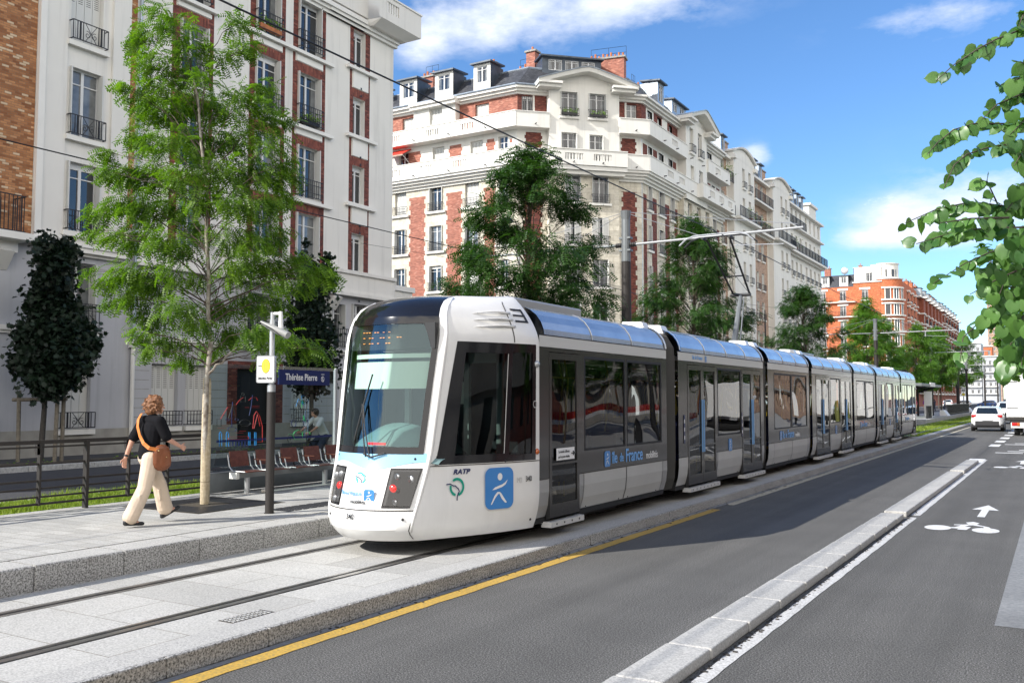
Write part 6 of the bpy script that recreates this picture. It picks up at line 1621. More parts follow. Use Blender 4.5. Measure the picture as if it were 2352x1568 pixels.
for i, y in enumerate((23.6, 64.5, 95, 134, 168, 205)): catenary_mast(-10.35, y, mlabels[i])
wires = thing('overhead_wire', 'black overhead wires running the length of the street above both tram tracks', 'wire', (-7.25, 60, 6.1))
q = MB()
for x, z in ((-7.25, 6.20), (-14.2, 6.20)):
    ys = [-20, 23.6, 64.5, 95, 134, 168, 205, 300]
    for a, b_ in zip(ys[:-1], ys[1:]):
        pts = [(x, a+(b_-a)*k/8, z-.10*math.sin(PI*k/8)*(b_-a)/40) for k in range(9)]; q.tube(pts, .012, M['dark_iron'], 5, cap=False)
q.build('contact_wire', wires)
for i, (a, b_) in enumerate((((-28, 33, 9.3), (-10.35, 64.5, 7.2)), ((-10.35, 64.5, 7.2), (-26.4, 100, 9)), ((-10.35, 95, 7.2), (-26.4, 118, 9)))):
    q = MB(); q.tube([a, tuple((a[k]+b_[k])/2-(.3 if k == 2 else 0) for k in range(3)), b_], .008, M['dark_iron'], 4); q.build('span_wire', wires)
# ------------------------------------------------------------ the stop: post, sign, camera, shelter, bench
PX, PY = -9.68, 9.49
t = thing('sign_post', 'dark brown post with a white sign with yellow oval before the glass shelter', 'sign post', (PX, PY, .4))
q = MB(); q.tube([(PX, PY, .4), (PX, PY, 2.12)], .062, M['pole_brown'], 20); q.tube([(PX, PY, .4), (PX, PY, .41)], .075, M['pole_brown'], 20); crease_smooth(q.build('pole', t).data)
q = MB(); q.tube([(PX, PY, 2.12), (PX, PY, 2.22)], .058, M['alu'], 16); q.tube([(PX, PY, 2.22), (PX, PY, 3.15)], .038, M['alu'], 16)
q.tube([(PX, PY, 3.15), (PX, PY, 3.26)], .03, M['alu'], 12); q.tube([(PX-.02, PY, 3.24), (PX+.13, PY+.04, 3.24)], .024, M['white_gloss'], 12); q.tube([(PX+.12, PY+.04, 3.27), (PX+.13, PY+.04, 3.0)], [.026, .040], M['white_gloss'], 12); crease_smooth(q.build('top_pole', t).data)
sf = Fr((PX-.02, PY-.10), R(13)); q = MB(); P = []
w_, h_ = .15, .195
for cx, cy, a0 in ((w_-.03, h_-.03, 0), (-w_+.03, h_-.03, 90), (-w_+.03, -h_+.03, 180), (w_-.03, -h_+.03, 270)):
    for k in range(6): a = R(a0+k*18); P.append((cx+.03*math.cos(a), 2.44+cy+.03*math.sin(a)))
q.prism(sf, P, -.04, 0, M['alu']); sg_ = q.build('sign_case', t)
def rrect(fr, c, w_, h_, r, w, m, q):
    P = []
    for cx, cy, a0 in ((w_-r, h_-r, 0), (-w_+r, h_-r, 90), (-w_+r, -h_+r, 180), (w_-r, -h_+r, 270)):
        for k in range(5): a = R(a0+k*22.5); P.append(fr.p(c[0]+cx+r*math.cos(a), c[1]+cy+r*math.sin(a), w))
    q.face(P, m)
q = MB(); rrect(sf, (0, 2.44), .145, .19, .028, .0015, M['text_black'], q); rrect(sf, (0, 2.44), .138, .183, .024, .003, M['text_white'], q); q.build('sign_face', t, fix=False)
q = MB(); M['sign_yellow'] = mat('sign_yellow', (.62, .50, .02), .5)
for r_, mm, w in ((1.06, 'text_black', .0045), (1, 'sign_yellow', .006)): q.face([sf.p(.008+.068*r_*math.cos(i*PI/14), 2.485+.098*r_*math.sin(i*PI/14), w) for i in range(28)], M[mm])
for u in (-.022, .008, .036): q.face([sf.p(u, 2.41, .0075), sf.p(u+.004, 2.41, .0075), sf.p(u+.004, 2.56, .0075), sf.p(u, 2.56, .0075)], M['brass'])
q.face([sf.p(-.115, 2.478, .008), sf.p(-.06, 2.478, .008), sf.p(-.06, 2.492, .008), sf.p(-.115, 2.492, .008)], M['text_black'])
q.face([sf.p(-.12, 2.485, .009), sf.p(-.098, 2.473, .009), sf.p(-.098, 2.497, .009)], M['text_black']); q.build('symbol', t, fix=False)
put_text('lettering', 'Sélection Portes', .050, M['text_black'], t, sf.p(0, 2.312, .006), sf.ang, ext=.001, sx=.72, bold=.0015, shear=.15)
cm_ = thing('platform_camera', 'light grey streamlined camera housing mounted on top of the brown sign post', 'camera', (PX+.1, PY, 3.05))
q = MB(); a0 = Vector((PX-.10, PY-.12, 3.12)); a1 = Vector((PX+.30, PY+.02, 2.93)); n = 10; K = []
d = (a1-a0).normalized(); X_ = d.cross(Vector((0, 0, 1))).normalized(); Y_ = X_.cross(d)
for i in range(n+1):
    f = i/n; r = .030+.040*math.sin(min(1, f*1.3)*PI/2); c = a0+(a1-a0)*f
    for j in range(14):
        a = 2*PI*j/14; yy_ = math.sin(a)*r*(.55 if math.sin(a) > 0 else .95); q.v.append(tuple(c+X_*math.cos(a)*r*1.15+Y_*yy_))
for i in range(n):
    for j in range(14): q.f.append((i*14+j, i*14+(j+1) % 14, (i+1)*14+(j+1) % 14, (i+1)*14+j)); q.m.append(q.mi(M['camera_grey']))
q.f.append(tuple(range(13, -1, -1))); q.m.append(0); q.f.append(tuple(n*14+j for j in range(14))); q.m.append(0)
crease_smooth(q.build('housing', cm_).data, 50)
q = MB(); q.tube([tuple(a0+X_*.10+d*.03+Y_*.0), tuple(a0+X_*.115+d*.25-Y_*.01), tuple(a0+X_*.1+d*.42-Y_*.05)], .006, M['rubber'], 5); q.ball(tuple(a0+X_*.03-Y_*.02), .02, .02, .02, M['rubber'], 8, 6); q.build('seam', cm_)
# shelter
GX = -12.4
sh = thing('tram_shelter', 'glass wind screen of the tram stop with a dark blue name board', 'tram shelter', (GX, 12.2, .4)); FG = Fr((GX, 0), R(90))
def gpt(px, py, w=.004):                     # point of the glass wall behind a point of the drawing
    d_ = pixdir(px*.27474+459.4, py*.27474+775.2); k_ = GX/d_.x; return FG.p(k_*d_.y, 2.03+k_*d_.z, w)
q = MB(); q.face([FG.p(10.72, .78, 0), FG.p(13.85, .78, 0), FG.p(13.85, 2.62, 0), FG.p(10.72, 2.62, 0)], M['shelter_glass']); q.build('glass', sh, fix=False)
q = MB(); q.fbox(FG, 10.70, 13.9, .42, .76, -.06, .04, M['pole_grey']); q.fbox(FG, 13.86, 13.92, .4, 2.62, -.04, .03, M['alu']); q.build('base_panel', sh, bevel=.01)
q = MB(); q.fbox(FG, 10.9, 13.8, 1.27, 1.31, .003, .006, M['navy']); q.build('stripe', sh)
nb = thing('name_board', 'dark blue board reading Thérèse Pierre at the top of the shelter glass', 'name board', FG.p(12.95, 2.4, .04))
q = MB(); q.fbox(FG, 12.30, 13.66, 2.28, 2.56, .01, .05, M['navy']); q.build('panel', nb)
put_text('lettering', 'Thérèse Pierre', .175, M['text_white'], nb, FG.p(12.88, 2.42, .054), R(90), ext=.001, sx=.80, bold=.003)
q = MB(); n = 20
for i in range(n): q.face([FG.p(13.46+.045*r_*math.cos(a), 2.40+.055*r_*math.sin(a), .053) for r_, a in ((.75, 2*PI*i/n), (.75, 2*PI*(i+1)/n), (1, 2*PI*(i+1)/n), (1, 2*PI*i/n))], M['text_white'])
q.bar(FG.p(13.42, 2.49, .053), FG.p(13.50, 2.49, .053), .012, M['text_white']); q.bar(FG.p(13.44, 2.43, .053), FG.p(13.48, 2.35, .053), .01, M['text_white']); q.build('emblem', nb)
M['d_red'] = mat('print_red', (.45, .03, .03), .5); M['d_blue'] = mat('print_blue', (.02, .22, .55), .5); M['d_green'] = mat('print_green', (.03, .42, .12), .5)
q = MB()
def ln(pts, m, t=.013):
    t = min(t, .016)
    P = [gpt(*p) for p in pts]
    for a, b_ in zip(P[:-1], P[1:]): q.bar(a, b_, t, M[m], .004)
def cir(x, y, rx, ry, m, t=.022, n=16): ln([(x+rx*math.cos(2*PI*i/n), y+ry*math.sin(2*PI*i/n)) for i in range(n+1)], m, t)
for x, y, rx, ry in ((800, 575, 22, 36), (862, 565, 30, 45)): cir(x, y, rx, ry, 'text_black')
ln([(800, 575), (822, 510), (862, 565), (845, 485), (870, 485)], 'd_blue'); ln([(785, 510), (785, 475), (815, 505)], 'text_black'); ln([(850, 585), (850, 520), (872, 550)], 'd_green')
for x, y, rx, ry in ((782, 715, 20, 30), (882, 712, 20, 32)): cir(x, y, rx, ry, 'navy')
ln([(768, 710), (765, 640), (803, 660), (785, 700), (790, 708), (900, 708)], 'text_black'); ln([(865, 690), (865, 650), (880, 700)], 'd_green')
for x, y, rx, ry in ((753, 845, 22, 34), (907, 838, 21, 30)): cir(x, y, rx, ry, 'text_black', .028); cir(x, y, 4, 6, 'text_black', .02)
ln([(740, 808), (780, 805), (790, 785), (820, 770), (850, 788), (915, 785), (918, 805)], 'd_green', .028); ln([(780, 850), (885, 848)], 'd_green', .028); ln([(770, 808), (790, 845)], 'd_green'); ln([(855, 790), (855, 835)], 'd_green')
ln([(170, 680), (230, 580), (255, 578)], 'd_red'); ln([(300, 560), (330, 520), (360, 500)], 'd_red'); ln([(140, 680), (175, 680), (175, 740), (140, 740), (140, 680)], 'text_black', .026)
ln([(272, 535), (262, 660), (265, 750)], 'navy', .04); ln([(272, 560), (235, 680)], 'text_black'); ln([(272, 560), (300, 680)], 'text_black'); cir(229, 684, 14, 10, 'navy'); cir(306, 684, 14, 10, 'navy'); cir(266, 765, 36, 20, 'navy', .03)
ln([(150, 755), (210, 755)], 'd_red'); ln([(180, 735), (235, 735)], 'd_red')
for x in (160, 218): ln([(x, 910), (x, 800), (x+10, 785), (x+20, 800), (x+20, 910)], 'd_blue', .026)
ln([(340, 488), (378, 488), (378, 538), (340, 538), (340, 488)], 'text_black', .03); cir(358, 472, 10, 12, 'text_black'); cir(375, 712, 45, 28, 'text_black', .026)
ln([(405, 525), (430, 500), (470, 500), (480, 525)], 'd_red'); ln([(378, 583), (408, 583)], 'd_red'); ln([(436, 570), (494, 570)], 'd_red'); ln([(436, 583), (494, 583)], 'd_red')
ln([(440, 760), (450, 650), (470, 615), (495, 650), (520, 740), (520, 870), (480, 872)], 'd_red', .028); ln([(450, 760), (480, 640), (500, 740)], 'd_red'); ln([(438, 480), (425, 580), (410, 650)], 'navy', .035)
for k in range(6): ln([(250+k*26, 905), (250+k*26, 865), (258+k*26, 858), (268+k*26, 865), (268+k*26, 905)], 'navy', .02)
ln([(240, 910), (400, 910)], 'navy', .02); ln([(235, 850), (240, 828), (400, 825), (405, 845), (235, 850)], 'd_red'); ln([(300, 795), (360, 795)], 'd_red'); ln([(330, 780), (380, 780)], 'd_red')
for x in (405, 455): ln([(x, 900), (x, 790), (x+12, 790), (x+12, 900)], 'd_blue', .026)
q.build('printed_drawing', sh)
# bench with five varnished seats
bn = thing('bench', 'row of five brown wooden flip seats on a grey beam before the shelter glass', 'bench', (-12.05, 12.3, .4))
q = MB(); q.box(-12.12, -12.02, 11.02, 14.1, .67, .76, M['bench_grey']); q.box(-12.16, -11.98, 10.98, 11.05, .66, .77, M['white_gloss']); q.build('beam', bn, bevel=.008)
for y in (11.30, 13.25): q = MB(); q.tube([(-12.07, y, .4), (-12.07, y, .67)], .05, M['alu'], 12); q.build('leg', bn)
for k in range(5):
    y = 11.02+k*.60
    q = MB(); q.hexa([(-12.20, y+.03, .86), (-12.18, y+.03, .86), (-12.18, y+.43, .86), (-12.20, y+.43, .86), (-12.26, y+.03, 1.12), (-12.24, y+.03, 1.12), (-12.24, y+.43, 1.12), (-12.26, y+.43, 1.12)], M['wood_slat']); q.build('backrest', bn)
    q = MB(); q.box(-12.16, -11.80, y+.03, y+.43, .775, .79, M['wood_slat']); q.build('seat', bn)
    q = MB()
    for yy in (y, y+.48): q.tube([(-12.25, yy, 1.06), (-12.20, yy, .86), (-12.12, yy, .79), (-11.82, yy, .785)], .012, M['alu'], 6)
    if k: q.tube([(-12.0, y-.05, .78), (-12.05, y-.05, .95)], .012, M['alu'], 6); q.box(-12.18, -11.88, y-.075, y-.035, .95, .97, M['wood_slat'])
    q.build('armrest', bn)
cp = MB(); cp.tube([(-11.85, 11.42, .435), (-11.78, 11.52, .435)], [.03, .042], M['shutter_cream'], 12); cp.tube([(-11.782, 11.52, .435), (-11.778, 11.525, .435)], .038, M['strap'], 12)
tag(cp.build('paper_cup'), 'cream paper cup lying on its side under the bench', 'cup')
# platform railing
rl = thing('platform_railing', 'dark steel railing with thin horizontal bars along the back of the platform', 'railing', (-12.55, 4, .4))
q = MB()
for z, t_ in ((1.0, .055), (.93, .026), (.69, .03), (.45, .03), (.34, .026), (.22, .026), (.12, .03)): q.box(-12.55-t_/2, -12.55+t_/2, -8, 10.75, .4+z-t_/2, .4+z+t_/2, M['pole_brown'])
q.build('rail', rl)
k = 0; y = 10.75
while y > -6:
    q = MB(); w = .03 if k % 3 else .045
    q.box(-12.58, -12.51 if k % 3 else -12.49, y-w/2, y+w/2, .4 if k % 3 == 0 else .5, 1.40, M['pole_brown'] if k % 3 == 0 else M['pole_brown'])
    if k % 3: q.hexa([(-12.62, y-.015, 1.22), (-12.5, y-.015, 1.22), (-12.5, y+.015, 1.22), (-12.62, y+.015, 1.22), (-12.66, y-.015, 1.39), (-12.54, y-.015, 1.39), (-12.54, y+.015, 1.39), (-12.66, y+.015, 1.39)], M['pole_brown'])
    q.build('post', rl); k += 1; y -= .73
# ------------------------------------------------------------ street lamps
def street_lamp(x, y, h, hx, label, z0=.15, s=1.0):
    t = thing('street_lamp', label, 'street lamp', (x, y, z0))
    q = MB(); q.tube([(x, y, z0), (x, y, h-1.2), (x, y, h)], [.10, .07, .05], M['dark_iron'], 10); q.build('pole', t)
    q = MB(); q.tube([(x, y, h-.9), (x+hx*.4, y, h-.45), (x+hx*.8, y, h-.2)], .03, M['dark_iron'], 6); q.build('arm', t)
    q = MB(); c = (x+hx, y, h-.25)
    q.lathe(c, [(.02, .17), (.16, .15), (.27, .06), (.32, -.02), (.31, -.05)], M['dark_iron'], 18); hd = q.build('lamp_head', t); crease_smooth(hd.data, 40)
    q = MB(); q.lathe(c, [(.27, -.05), (.22, -.10), (.05, -.13)], M['win_glass_pale'], 18); q.build('lamp_glass', hd)
street_lamp(-25.2, 37.9, 10.9, 2.3, 'tall black street lamp rising behind the second tree', .15)
street_lamp(1.15, 32, 8.95, -1.0, 'dark round street lamp head showing among the linden leaves at the right', 0)
street_lamp(-25.2, 92, 10.9, -1.4, 'slim black street lamp in front of the left part of the orange brick building', .15)
# mast with the speed sign by the far railing
t = thing('dark_mast', 'thick dark mast beside the 50 sign at the far end of the second platform', 'mast', (-10.4, 122, .4)); q = MB(); q.tube([(-10.4, 122, .4), (-10.4, 122, 6.6)], [.2, .17], M['dark_iron'], 12); q.build('shaft', t); q = MB(); q.box(-10.65, -10.25, 121.7, 121.9, 3.2, 4.1, M['dark_iron']); q.build('signal_box', t)
t = thing('speed_sign', 'small white 50 sign above a yellow one on a post by the far mast', 'sign', (-9.4, 117, .1)); q = MB(); q.tube([(-9.4, 117, .1), (-9.4, 117, 3.1)], .05, M['pole_grey'], 8); q.build('post', t)
f5 = Fr((-9.4, 116.9), R(0)); q = MB(); q.fbox(f5, -.25, .25, 2.7, 3.1, 0, .03, M['text_white']); q.build('plate', t); put_text('lettering', '50', .34, M['text_black'], t, f5.p(0, 2.9, .035), 0, bold=.012)
q = MB(); q.fbox(f5, -.25, .25, 2.25, 2.65, 0, .03, M['text_white']); q.fbox(f5, -.14, .14, 2.32, 2.58, .031, .035, M['sign_yellow']); q.build('second_plate', t)
# second stop
b = MB(); b.box(-12.6, -8.75, 76, 124, -.01, .38, M['concrete']); struct('far_platform', b)
t = thing('tram_shelter', 'flat roofed shelter on the far platform beyond the tail of the tram', 'tram shelter', (-10.5, 86, .38))
q = MB(); q.box(-11.6, -9.3, 79, 93, 3.0, 3.22, M['pole_grey']); q.box(-9.35, -9.28, 84.5, 88, 3.0, 3.35, M['text_white']); q.build('roof', t, bevel=.02)
for y in (80, 85, 92): q = MB(); q.tube([(-11.2, y, .38), (-11.2, y, 3.0)], .09, M['dark_iron'], 8); q.hexa([(-11.2, y-.05, 2.5), (-11.0, y-.05, 2.5), (-11.0, y+.05, 2.5), (-11.2, y+.05, 2.5), (-11.2, y-.05, 3.0), (-9.6, y-.05, 3.0), (-9.6, y+.05, 3.0), (-11.2, y+.05, 3.0)], M['dark_iron']); q.build('post', t)
for y0, y1 in ((80.2, 84.8), (85.2, 91.8)): q = MB(); q.face([(-11.3, y0, .8), (-11.3, y1, .8), (-11.3, y1, 2.6), (-11.3, y0, 2.6)], M['shelter_glass']); q.build('glass', t, fix=False)
q = MB(); q.box(-9.9, -9.3, 85.2, 85.5, .38, 2.6, M['text_white']); q.build('info_panel', t)
for (y0, y1, lab) in ((80.5, 84, 'short dark barred railing at the near end of the far shelter'), (97, 121, 'long dark barred railing along the far platform before the parked white car')):
    t = thing('railing', lab, 'railing', (-9.2, (y0+y1)/2, .38)); q = MB(); q.box(-9.23, -9.17, y0, y1, 1.34, 1.40, M['dark_iron']); q.box(-9.23, -9.17, y0, y1, .5, .55, M['dark_iron']); q.build('rail', t)
    q = MB(); yy = y0
    while yy < y1: q.box(-9.22, -9.18, yy, yy+.035, .38, 1.35, M['dark_iron']); yy += .17
    q.build('bars', t)
for y in (95.2, 122.8):
    t = thing('platform_ramp_curb', 'white concrete wedge at the platform end, %s' % ('beside the far shelter' if y < 100 else 'beside the dark mast'), 'kerb', (-9.5, y, .38)); q = MB(); q.hexa([(-9.6, y-1.2, .38), (-8.9, y-1.2, .38), (-8.9, y+1.2, .38), (-9.6, y+1.2, .38), (-9.6, y-1.2, .9), (-9.3, y-1.2, .9), (-9.3, y+1.2, .9), (-9.6, y+1.2, .9)], M['text_white']); q.build('block', t)
import numpy as np
# ------------------------------------------------------------ foliage
def leaf_pinnate(L=.19, n=6, lw=.0085, ll=.026):
    V = []; F = []
    for i in range(n):
        x = L*(.18+.78*i/(n-1)); dz = -.35*x*x/L
        for s in (-1, 1):
            k = len(V); tipx, tipy = x+ll*.35, s*ll*2*.95
            V += [(x, 0, dz), (x+ll*.45+lw, s*ll*.9, dz-.004), (tipx+lw*.3, tipy, dz-.012), (x+ll*.1-lw, s*ll*.9, dz-.002)]
            F.append((k, k+1, k+2, k+3))
    k = len(V); V += [(L*.95, -.008, -.3*L), (L*1.12, 0, -.4*L), (L*.95, .008, -.3*L), (L*.9, 0, -.28*L)]; F.append((k, k+1, k+2, k+3))
    return np.array(V), F
def leaf_maple(s=.085):
    P = [(0, 0), (.35, .42), (.1, .62), (.62, .55), (.72, .95), (.92, .52), (1.25, .30), (1.05, .12), (1.5, 0)]
    pts = P+[(x, -y) for x, y in P[-2:0:-1]]
    return np.array([(x*s, y*s, -.12*s*abs(y)*2-.1*x*x*s) for x, y in pts]), [tuple(range(len(pts)))]
def leaf_blob(s=.10):
    pts = [(0, 0), (.4, .5), (1, .45), (1.5, 0), (1, -.45), (.4, -.5)]
    return np.array([(x*s, y*s, -.25*s*x*x) for x, y in pts]), [tuple(range(6))]
def foliage(name, parent, clusters, count, tmpl, m, seed, droop=.5, scale=(.75, 1.25), flat=.75, jit=.35):
    """clusters: (x, y, z, r); leaves spread through each cluster, pointing outwards and down"""
    r = np.random.default_rng(seed); T, TF = tmpl; C_ = np.array(clusters); w = C_[:, 3]**2; w = w/w.sum()
    idx = r.choice(len(C_), count, p=w); c = C_[idx]
    d = r.normal(size=(count, 3)); d /= np.linalg.norm(d, axis=1)[:, None]; rad = r.random(count)**.45*np.where(r.random(count) < .28, 1.5, 1.0)
    off = d*rad[:, None]*c[:, 3:4]; off[:, 2] *= flat
    pos = c[:, :3]+off
    cen = C_[:, :3].mean(axis=0); out = off+.35*(pos-cen)*np.array([1, 1, .3]); out /= np.linalg.norm(out, axis=1)[:, None]+1e-6
    x = out*np.array([1, 1, .5])+r.normal(size=(count, 3))*.45; x[:, 2] -= droop; x /= np.linalg.norm(x, axis=1)[:, None]
    up = np.tile([0, 0, 1.], (count, 1))+r.normal(size=(count, 3))*jit
    y = np.cross(up, x); y /= np.linalg.norm(y, axis=1)[:, None]+1e-6; z = np.cross(x, y)
    s = r.uniform(scale[0], scale[1], count)
    V = pos[:, None, :]+s[:, None, None]*(T[None, :, 0:1]*x[:, None, :]+T[None, :, 1:2]*y[:, None, :]+T[None, :, 2:3]*z[:, None, :])
    nv = len(T); V = V.reshape(-1, 3)-np.array(origin(parent))
    lens = np.array([len(f) for f in TF]); flatf = np.concatenate([np.array(f) for f in TF])
    loops = (flatf[None, :]+np.arange(count)[:, None]*nv).reshape(-1)
    tot = np.tile(lens, count); start = np.concatenate([[0], np.cumsum(tot)[:-1]])
    me = bpy.data.meshes.new(name); me.vertices.add(len(V)); me.vertices.foreach_set('co', V.astype(np.float32).reshape(-1))
    me.loops.add(len(loops)); me.loops.foreach_set('vertex_index', loops.astype(np.int32)); me.polygons.add(len(tot))
    me.polygons.foreach_set('loop_start', start.astype(np.int32)); me.polygons.foreach_set('loop_total', tot.astype(np.int32))
    me.materials.append(m); me.update(calc_edges=True); me.validate()
    return link(name, me, parent)
def limb(q, a, b_, r0, r1, m, seed=0, sag=.0, n=6):
    rr = random.Random(seed); a, b_ = Vector(a), Vector(b_); L = (b_-a).length
    pts = []
    for i in range(n+1):
        f = i/n; p = a.lerp(b_, f); p += Vector((rr.uniform(-1, 1), rr.uniform(-1, 1), rr.uniform(-1, 1)))*L*.035*math.sin(PI*f); p.z += sag*L*math.sin(PI*f); pts.append(p)
    q.tube(pts, [r0+(r1-r0)*i/n for i in range(n+1)], m, 6); return pts
def on_path(path, z):
    for (a, b_) in zip(path[:-1], path[1:]):
        if a[2] <= z <= b_[2]: f = (z-a[2])/(b_[2]-a[2]+1e-9); return Vector(a).lerp(Vector(b_), f)
    return Vector(path[-1]) if z > path[-1][2] else Vector(path[0])
def skeleton(root, path, clusters, r0, r1, m, seed, low=.62, minr=.006, bm_=None):
    rr = random.Random(seed); zt, zb = path[-1][2], path[0][2]
    q = MB(); n = len(path); q.tube(path, [r0+(r1-r0)*(p[2]-zb)/(zt-zb) for p in path], m, 12); crease_smooth(q.build('trunk', root).data, 60)
    q = MB()
    zc = min(c[2]-c[3] for c in clusters)
    for i, (x, y, z, r) in enumerate(clusters):
        s = on_path(path, max(zc, zb+(z-zb)*low+rr.uniform(-.2, .1))); h = (s.z-zb)/(zt-zb)
        d = (Vector((x, y, z))-s).length
        rb = min((r0+(r1-r0)*h)*.5, .007+.008*d)*(1 if i % 3 == 0 else .55); pts = limb(q, s, (x, y, z), rb, minr*.7, bm_ or m, seed*31+i, .08)
        for k in range(2):
            e = Vector((x, y, z))+Vector((rr.uniform(-1, 1), rr.uniform(-1, 1), rr.uniform(-.6, .8)))*r*.8; limb(q, pts[4], e, minr*.8, minr*.3, bm_ or m, seed+i*7+k, 0, 3)
    q.build('branches', root)
def at_depth(px, py, d, jit=0):
    v = pixdir(px, py); k = d/(v.x*-math.sin(HEAD)+v.y*math.cos(HEAD)); return (k*v.x, k*v.y, 2.03+k*v.z)
# the big reed wrapped tree on the platform, crown clusters measured from its outline
D0 = 14.2; tr = random.Random(4)
cl_px = [(375, 22, 26), (398, 58, 36), (335, 72, 28), (430, 108, 36), (352, 138, 38), (318, 88, 20), (545, 55, 30), (562, 105, 28), (520, 128, 26), (482, 118, 22), (420, 168, 38), (360, 198, 38), (300, 204, 24), (276, 192, 11), (470, 175, 26),
         (342, 240, 40), (400, 250, 44), (450, 232, 40), (500, 240, 44), (558, 222, 34), (592, 255, 38), (632, 275, 34), (600, 202, 26), (250, 350, 24), (325, 312, 34), (382, 330, 46), (440, 318, 44), (500, 322, 44), (560, 312, 42), (620, 332, 34), (652, 372, 24),
         (250, 392, 28), (292, 402, 38), (350, 402, 46), (422, 402, 44), (490, 392, 44), (560, 392, 46), (622, 402, 40), (664, 402, 18), (230, 482, 24), (272, 472, 34), (332, 472, 46), (400, 470, 44), (470, 455, 34), (540, 462, 44), (602, 470, 40), (640, 450, 28),
         (220, 530, 18), (262, 542, 24), (312, 542, 42), (380, 550, 46), (432, 562, 28), (522, 540, 44), (580, 552, 42), (632, 542, 34), (212, 622, 16), (250, 642, 26), (302, 622, 42), (352, 642, 42), (402, 622, 34), (302, 682, 32), (262, 690, 18),
         (540, 612, 40), (600, 612, 42), (660, 602, 38), (712, 622, 36), (752, 632, 22), (642, 652, 28), (700, 655, 20), (352, 722, 38), (412, 702, 38), (450, 742, 28), (332, 762, 24), (392, 782, 32), (342, 802, 18), (422, 822, 20),
         (502, 702, 32), (562, 692, 38), (622, 692, 28), (522, 762, 32), (582, 762, 34), (642, 782, 34), (702, 792, 28), (732, 802, 18), (602, 822, 18), (482, 802, 20), (460, 640, 26), (455, 520, 24)]
T1 = thing('street_tree', 'big bright green feathery leaved tree with reed matting around its trunk on the platform', 'tree', (-11.32, 9.75, .40))
cl1 = []
for px, py, r in cl_px:
    spread = max(.12, 1-abs(px-455)/300)
    d = D0+tr.uniform(-1, 1)*1.25*spread*(.5 if py < 150 else 1); cl1.append(at_depth(px, py, d)+(r*d/2100*1.05,))
path1 = [(-11.32, 9.75, .38)]+[at_depth(x, y, 14.17+(y-1158)*.0002) for x, y in ((472, 1000), (474, 880), (484, 790), (478, 720), (480, 640), (474, 540), (476, 440), (462, 330), (455, 230), (430, 120), (420, 60))]
skeleton(T1, path1, cl1, .048, .012, M['bark_pale'], 3, .86, .005, M['bark'])
foliage('crown', T1, cl1, 7800, leaf_pinnate(.19, 6, .0085, .026), M['leaf'], 1, .55)
q = MB()
for i in range(22):
    a = 2*PI*i/22; x, y = -11.32+.058*math.cos(a), 9.75+.058*math.sin(a); h = 2.30+tr.uniform(-.04, .04)
    q.tube([(x, y, .41), (x*1+.006*math.cos(a), y, 1.3), (x-.02*math.cos(a)*.5, y-.02*math.sin(a)*.5, h)], .0125, M['reed'], 6)
for z in (.75, 1.3, 1.8, 2.1): q.tube([(-11.32+.071*math.cos(a), 9.75+.071*math.sin(a), z) for a in [2*PI*i/24 for i in range(25)]], .0025, M['rubber'], 4, cap=False)
q.build('reed_wrap', T1)
lb = thing('low_branch', 'x', 'x') if False else None
q = MB(); limb(q, at_depth(478, 860, 14.1), at_depth(540, 800, 13.9), .02, .013, M['bark_pale'], 5); limb(q, at_depth(540, 800, 13.9), at_depth(600, 788, 13.8), .013, .006, M['bark_pale'], 6); q.build('side_branch', T1)
# the row of street trees behind
def row_tree(seed, count, n=44):
    rr = random.Random(seed); root = thing('street_tree', 'x', 'tree', (0, 0, 0), 'feathery leaved street trees in a row along the tram line')
    path = [(0, 0, 0), (.02, .0, 1.5), (.0, .03, 3.0), (-.06, .0, 4.4), (.05, -.04, 5.8), (.0, .0, 7.3)]; cl = []
    for i in range(n):
        h = 2.9+4.9*(i/(n-1)); f = (h-2.9)/4.9; R_ = 1.85*math.sin(PI*(.24+.72*f))**.8*(1.0-.25*f)
        a = rr.uniform(0, 6.3); rad = R_*math.sqrt(rr.uniform(.05, 1)); cl.append((rad*math.cos(a), rad*math.sin(a), h+rr.uniform(-.25, .25)-.12*rad, rr.uniform(.30, .56)*(1-.38*f)))
    cl += [(.0, .0, 7.75, .22), (.2, .1, 7.5, .25), (-.25, -.1, 7.35, .25)]
    skeleton(root, path, cl, .075, .012, M['bark'], seed, .80)
    foliage('crown', root, cl, count, leaf_pinnate(.2, 5, .011, .03), M['leaf_far'], seed, .55); return root
pa, pb = row_tree(21, 9500, 70), row_tree(22, 9000, 66)
TL = [(pa, -11.25, 19.6, 1.03, .4, 'second street tree, dark green, rising behind the front tram section before the brick corner'), (pb, -11.25, 31.6, 1.05, 2.2, 'third street tree, thinning at the top, between the near catenary mast and the pantograph'),
      (pa, -11.25, 48.5, .98, 3.9, 'fourth street tree, in front of the far white terrace end'), (pb, -11.25, 66.5, 1.08, 5.0, 'light green street tree before the left half of the orange building'),
      (pa, -11.25, 71.5, 1.0, 1.2, 'light green street tree before the round orange corner tower'), (pb, -11.25, 92, 1.1, .9, 'street tree behind the far shelter, before the brick row'), (pa, -11.25, 112, 1.12, 2.9, 'street tree by the thick dark mast and the 50 sign'),
      (pb, -16.5, 150, 1.5, 1.0, 'large far tree left of the fourth catenary mast'), (pa, -19, 185, 1.9, 2.0, 'large far tree just below the pale grey apartment block'), (pb, -16.5, 215, 1.9, 4.0, 'far tree crown beside the grey apartment blocks')]
used = set()
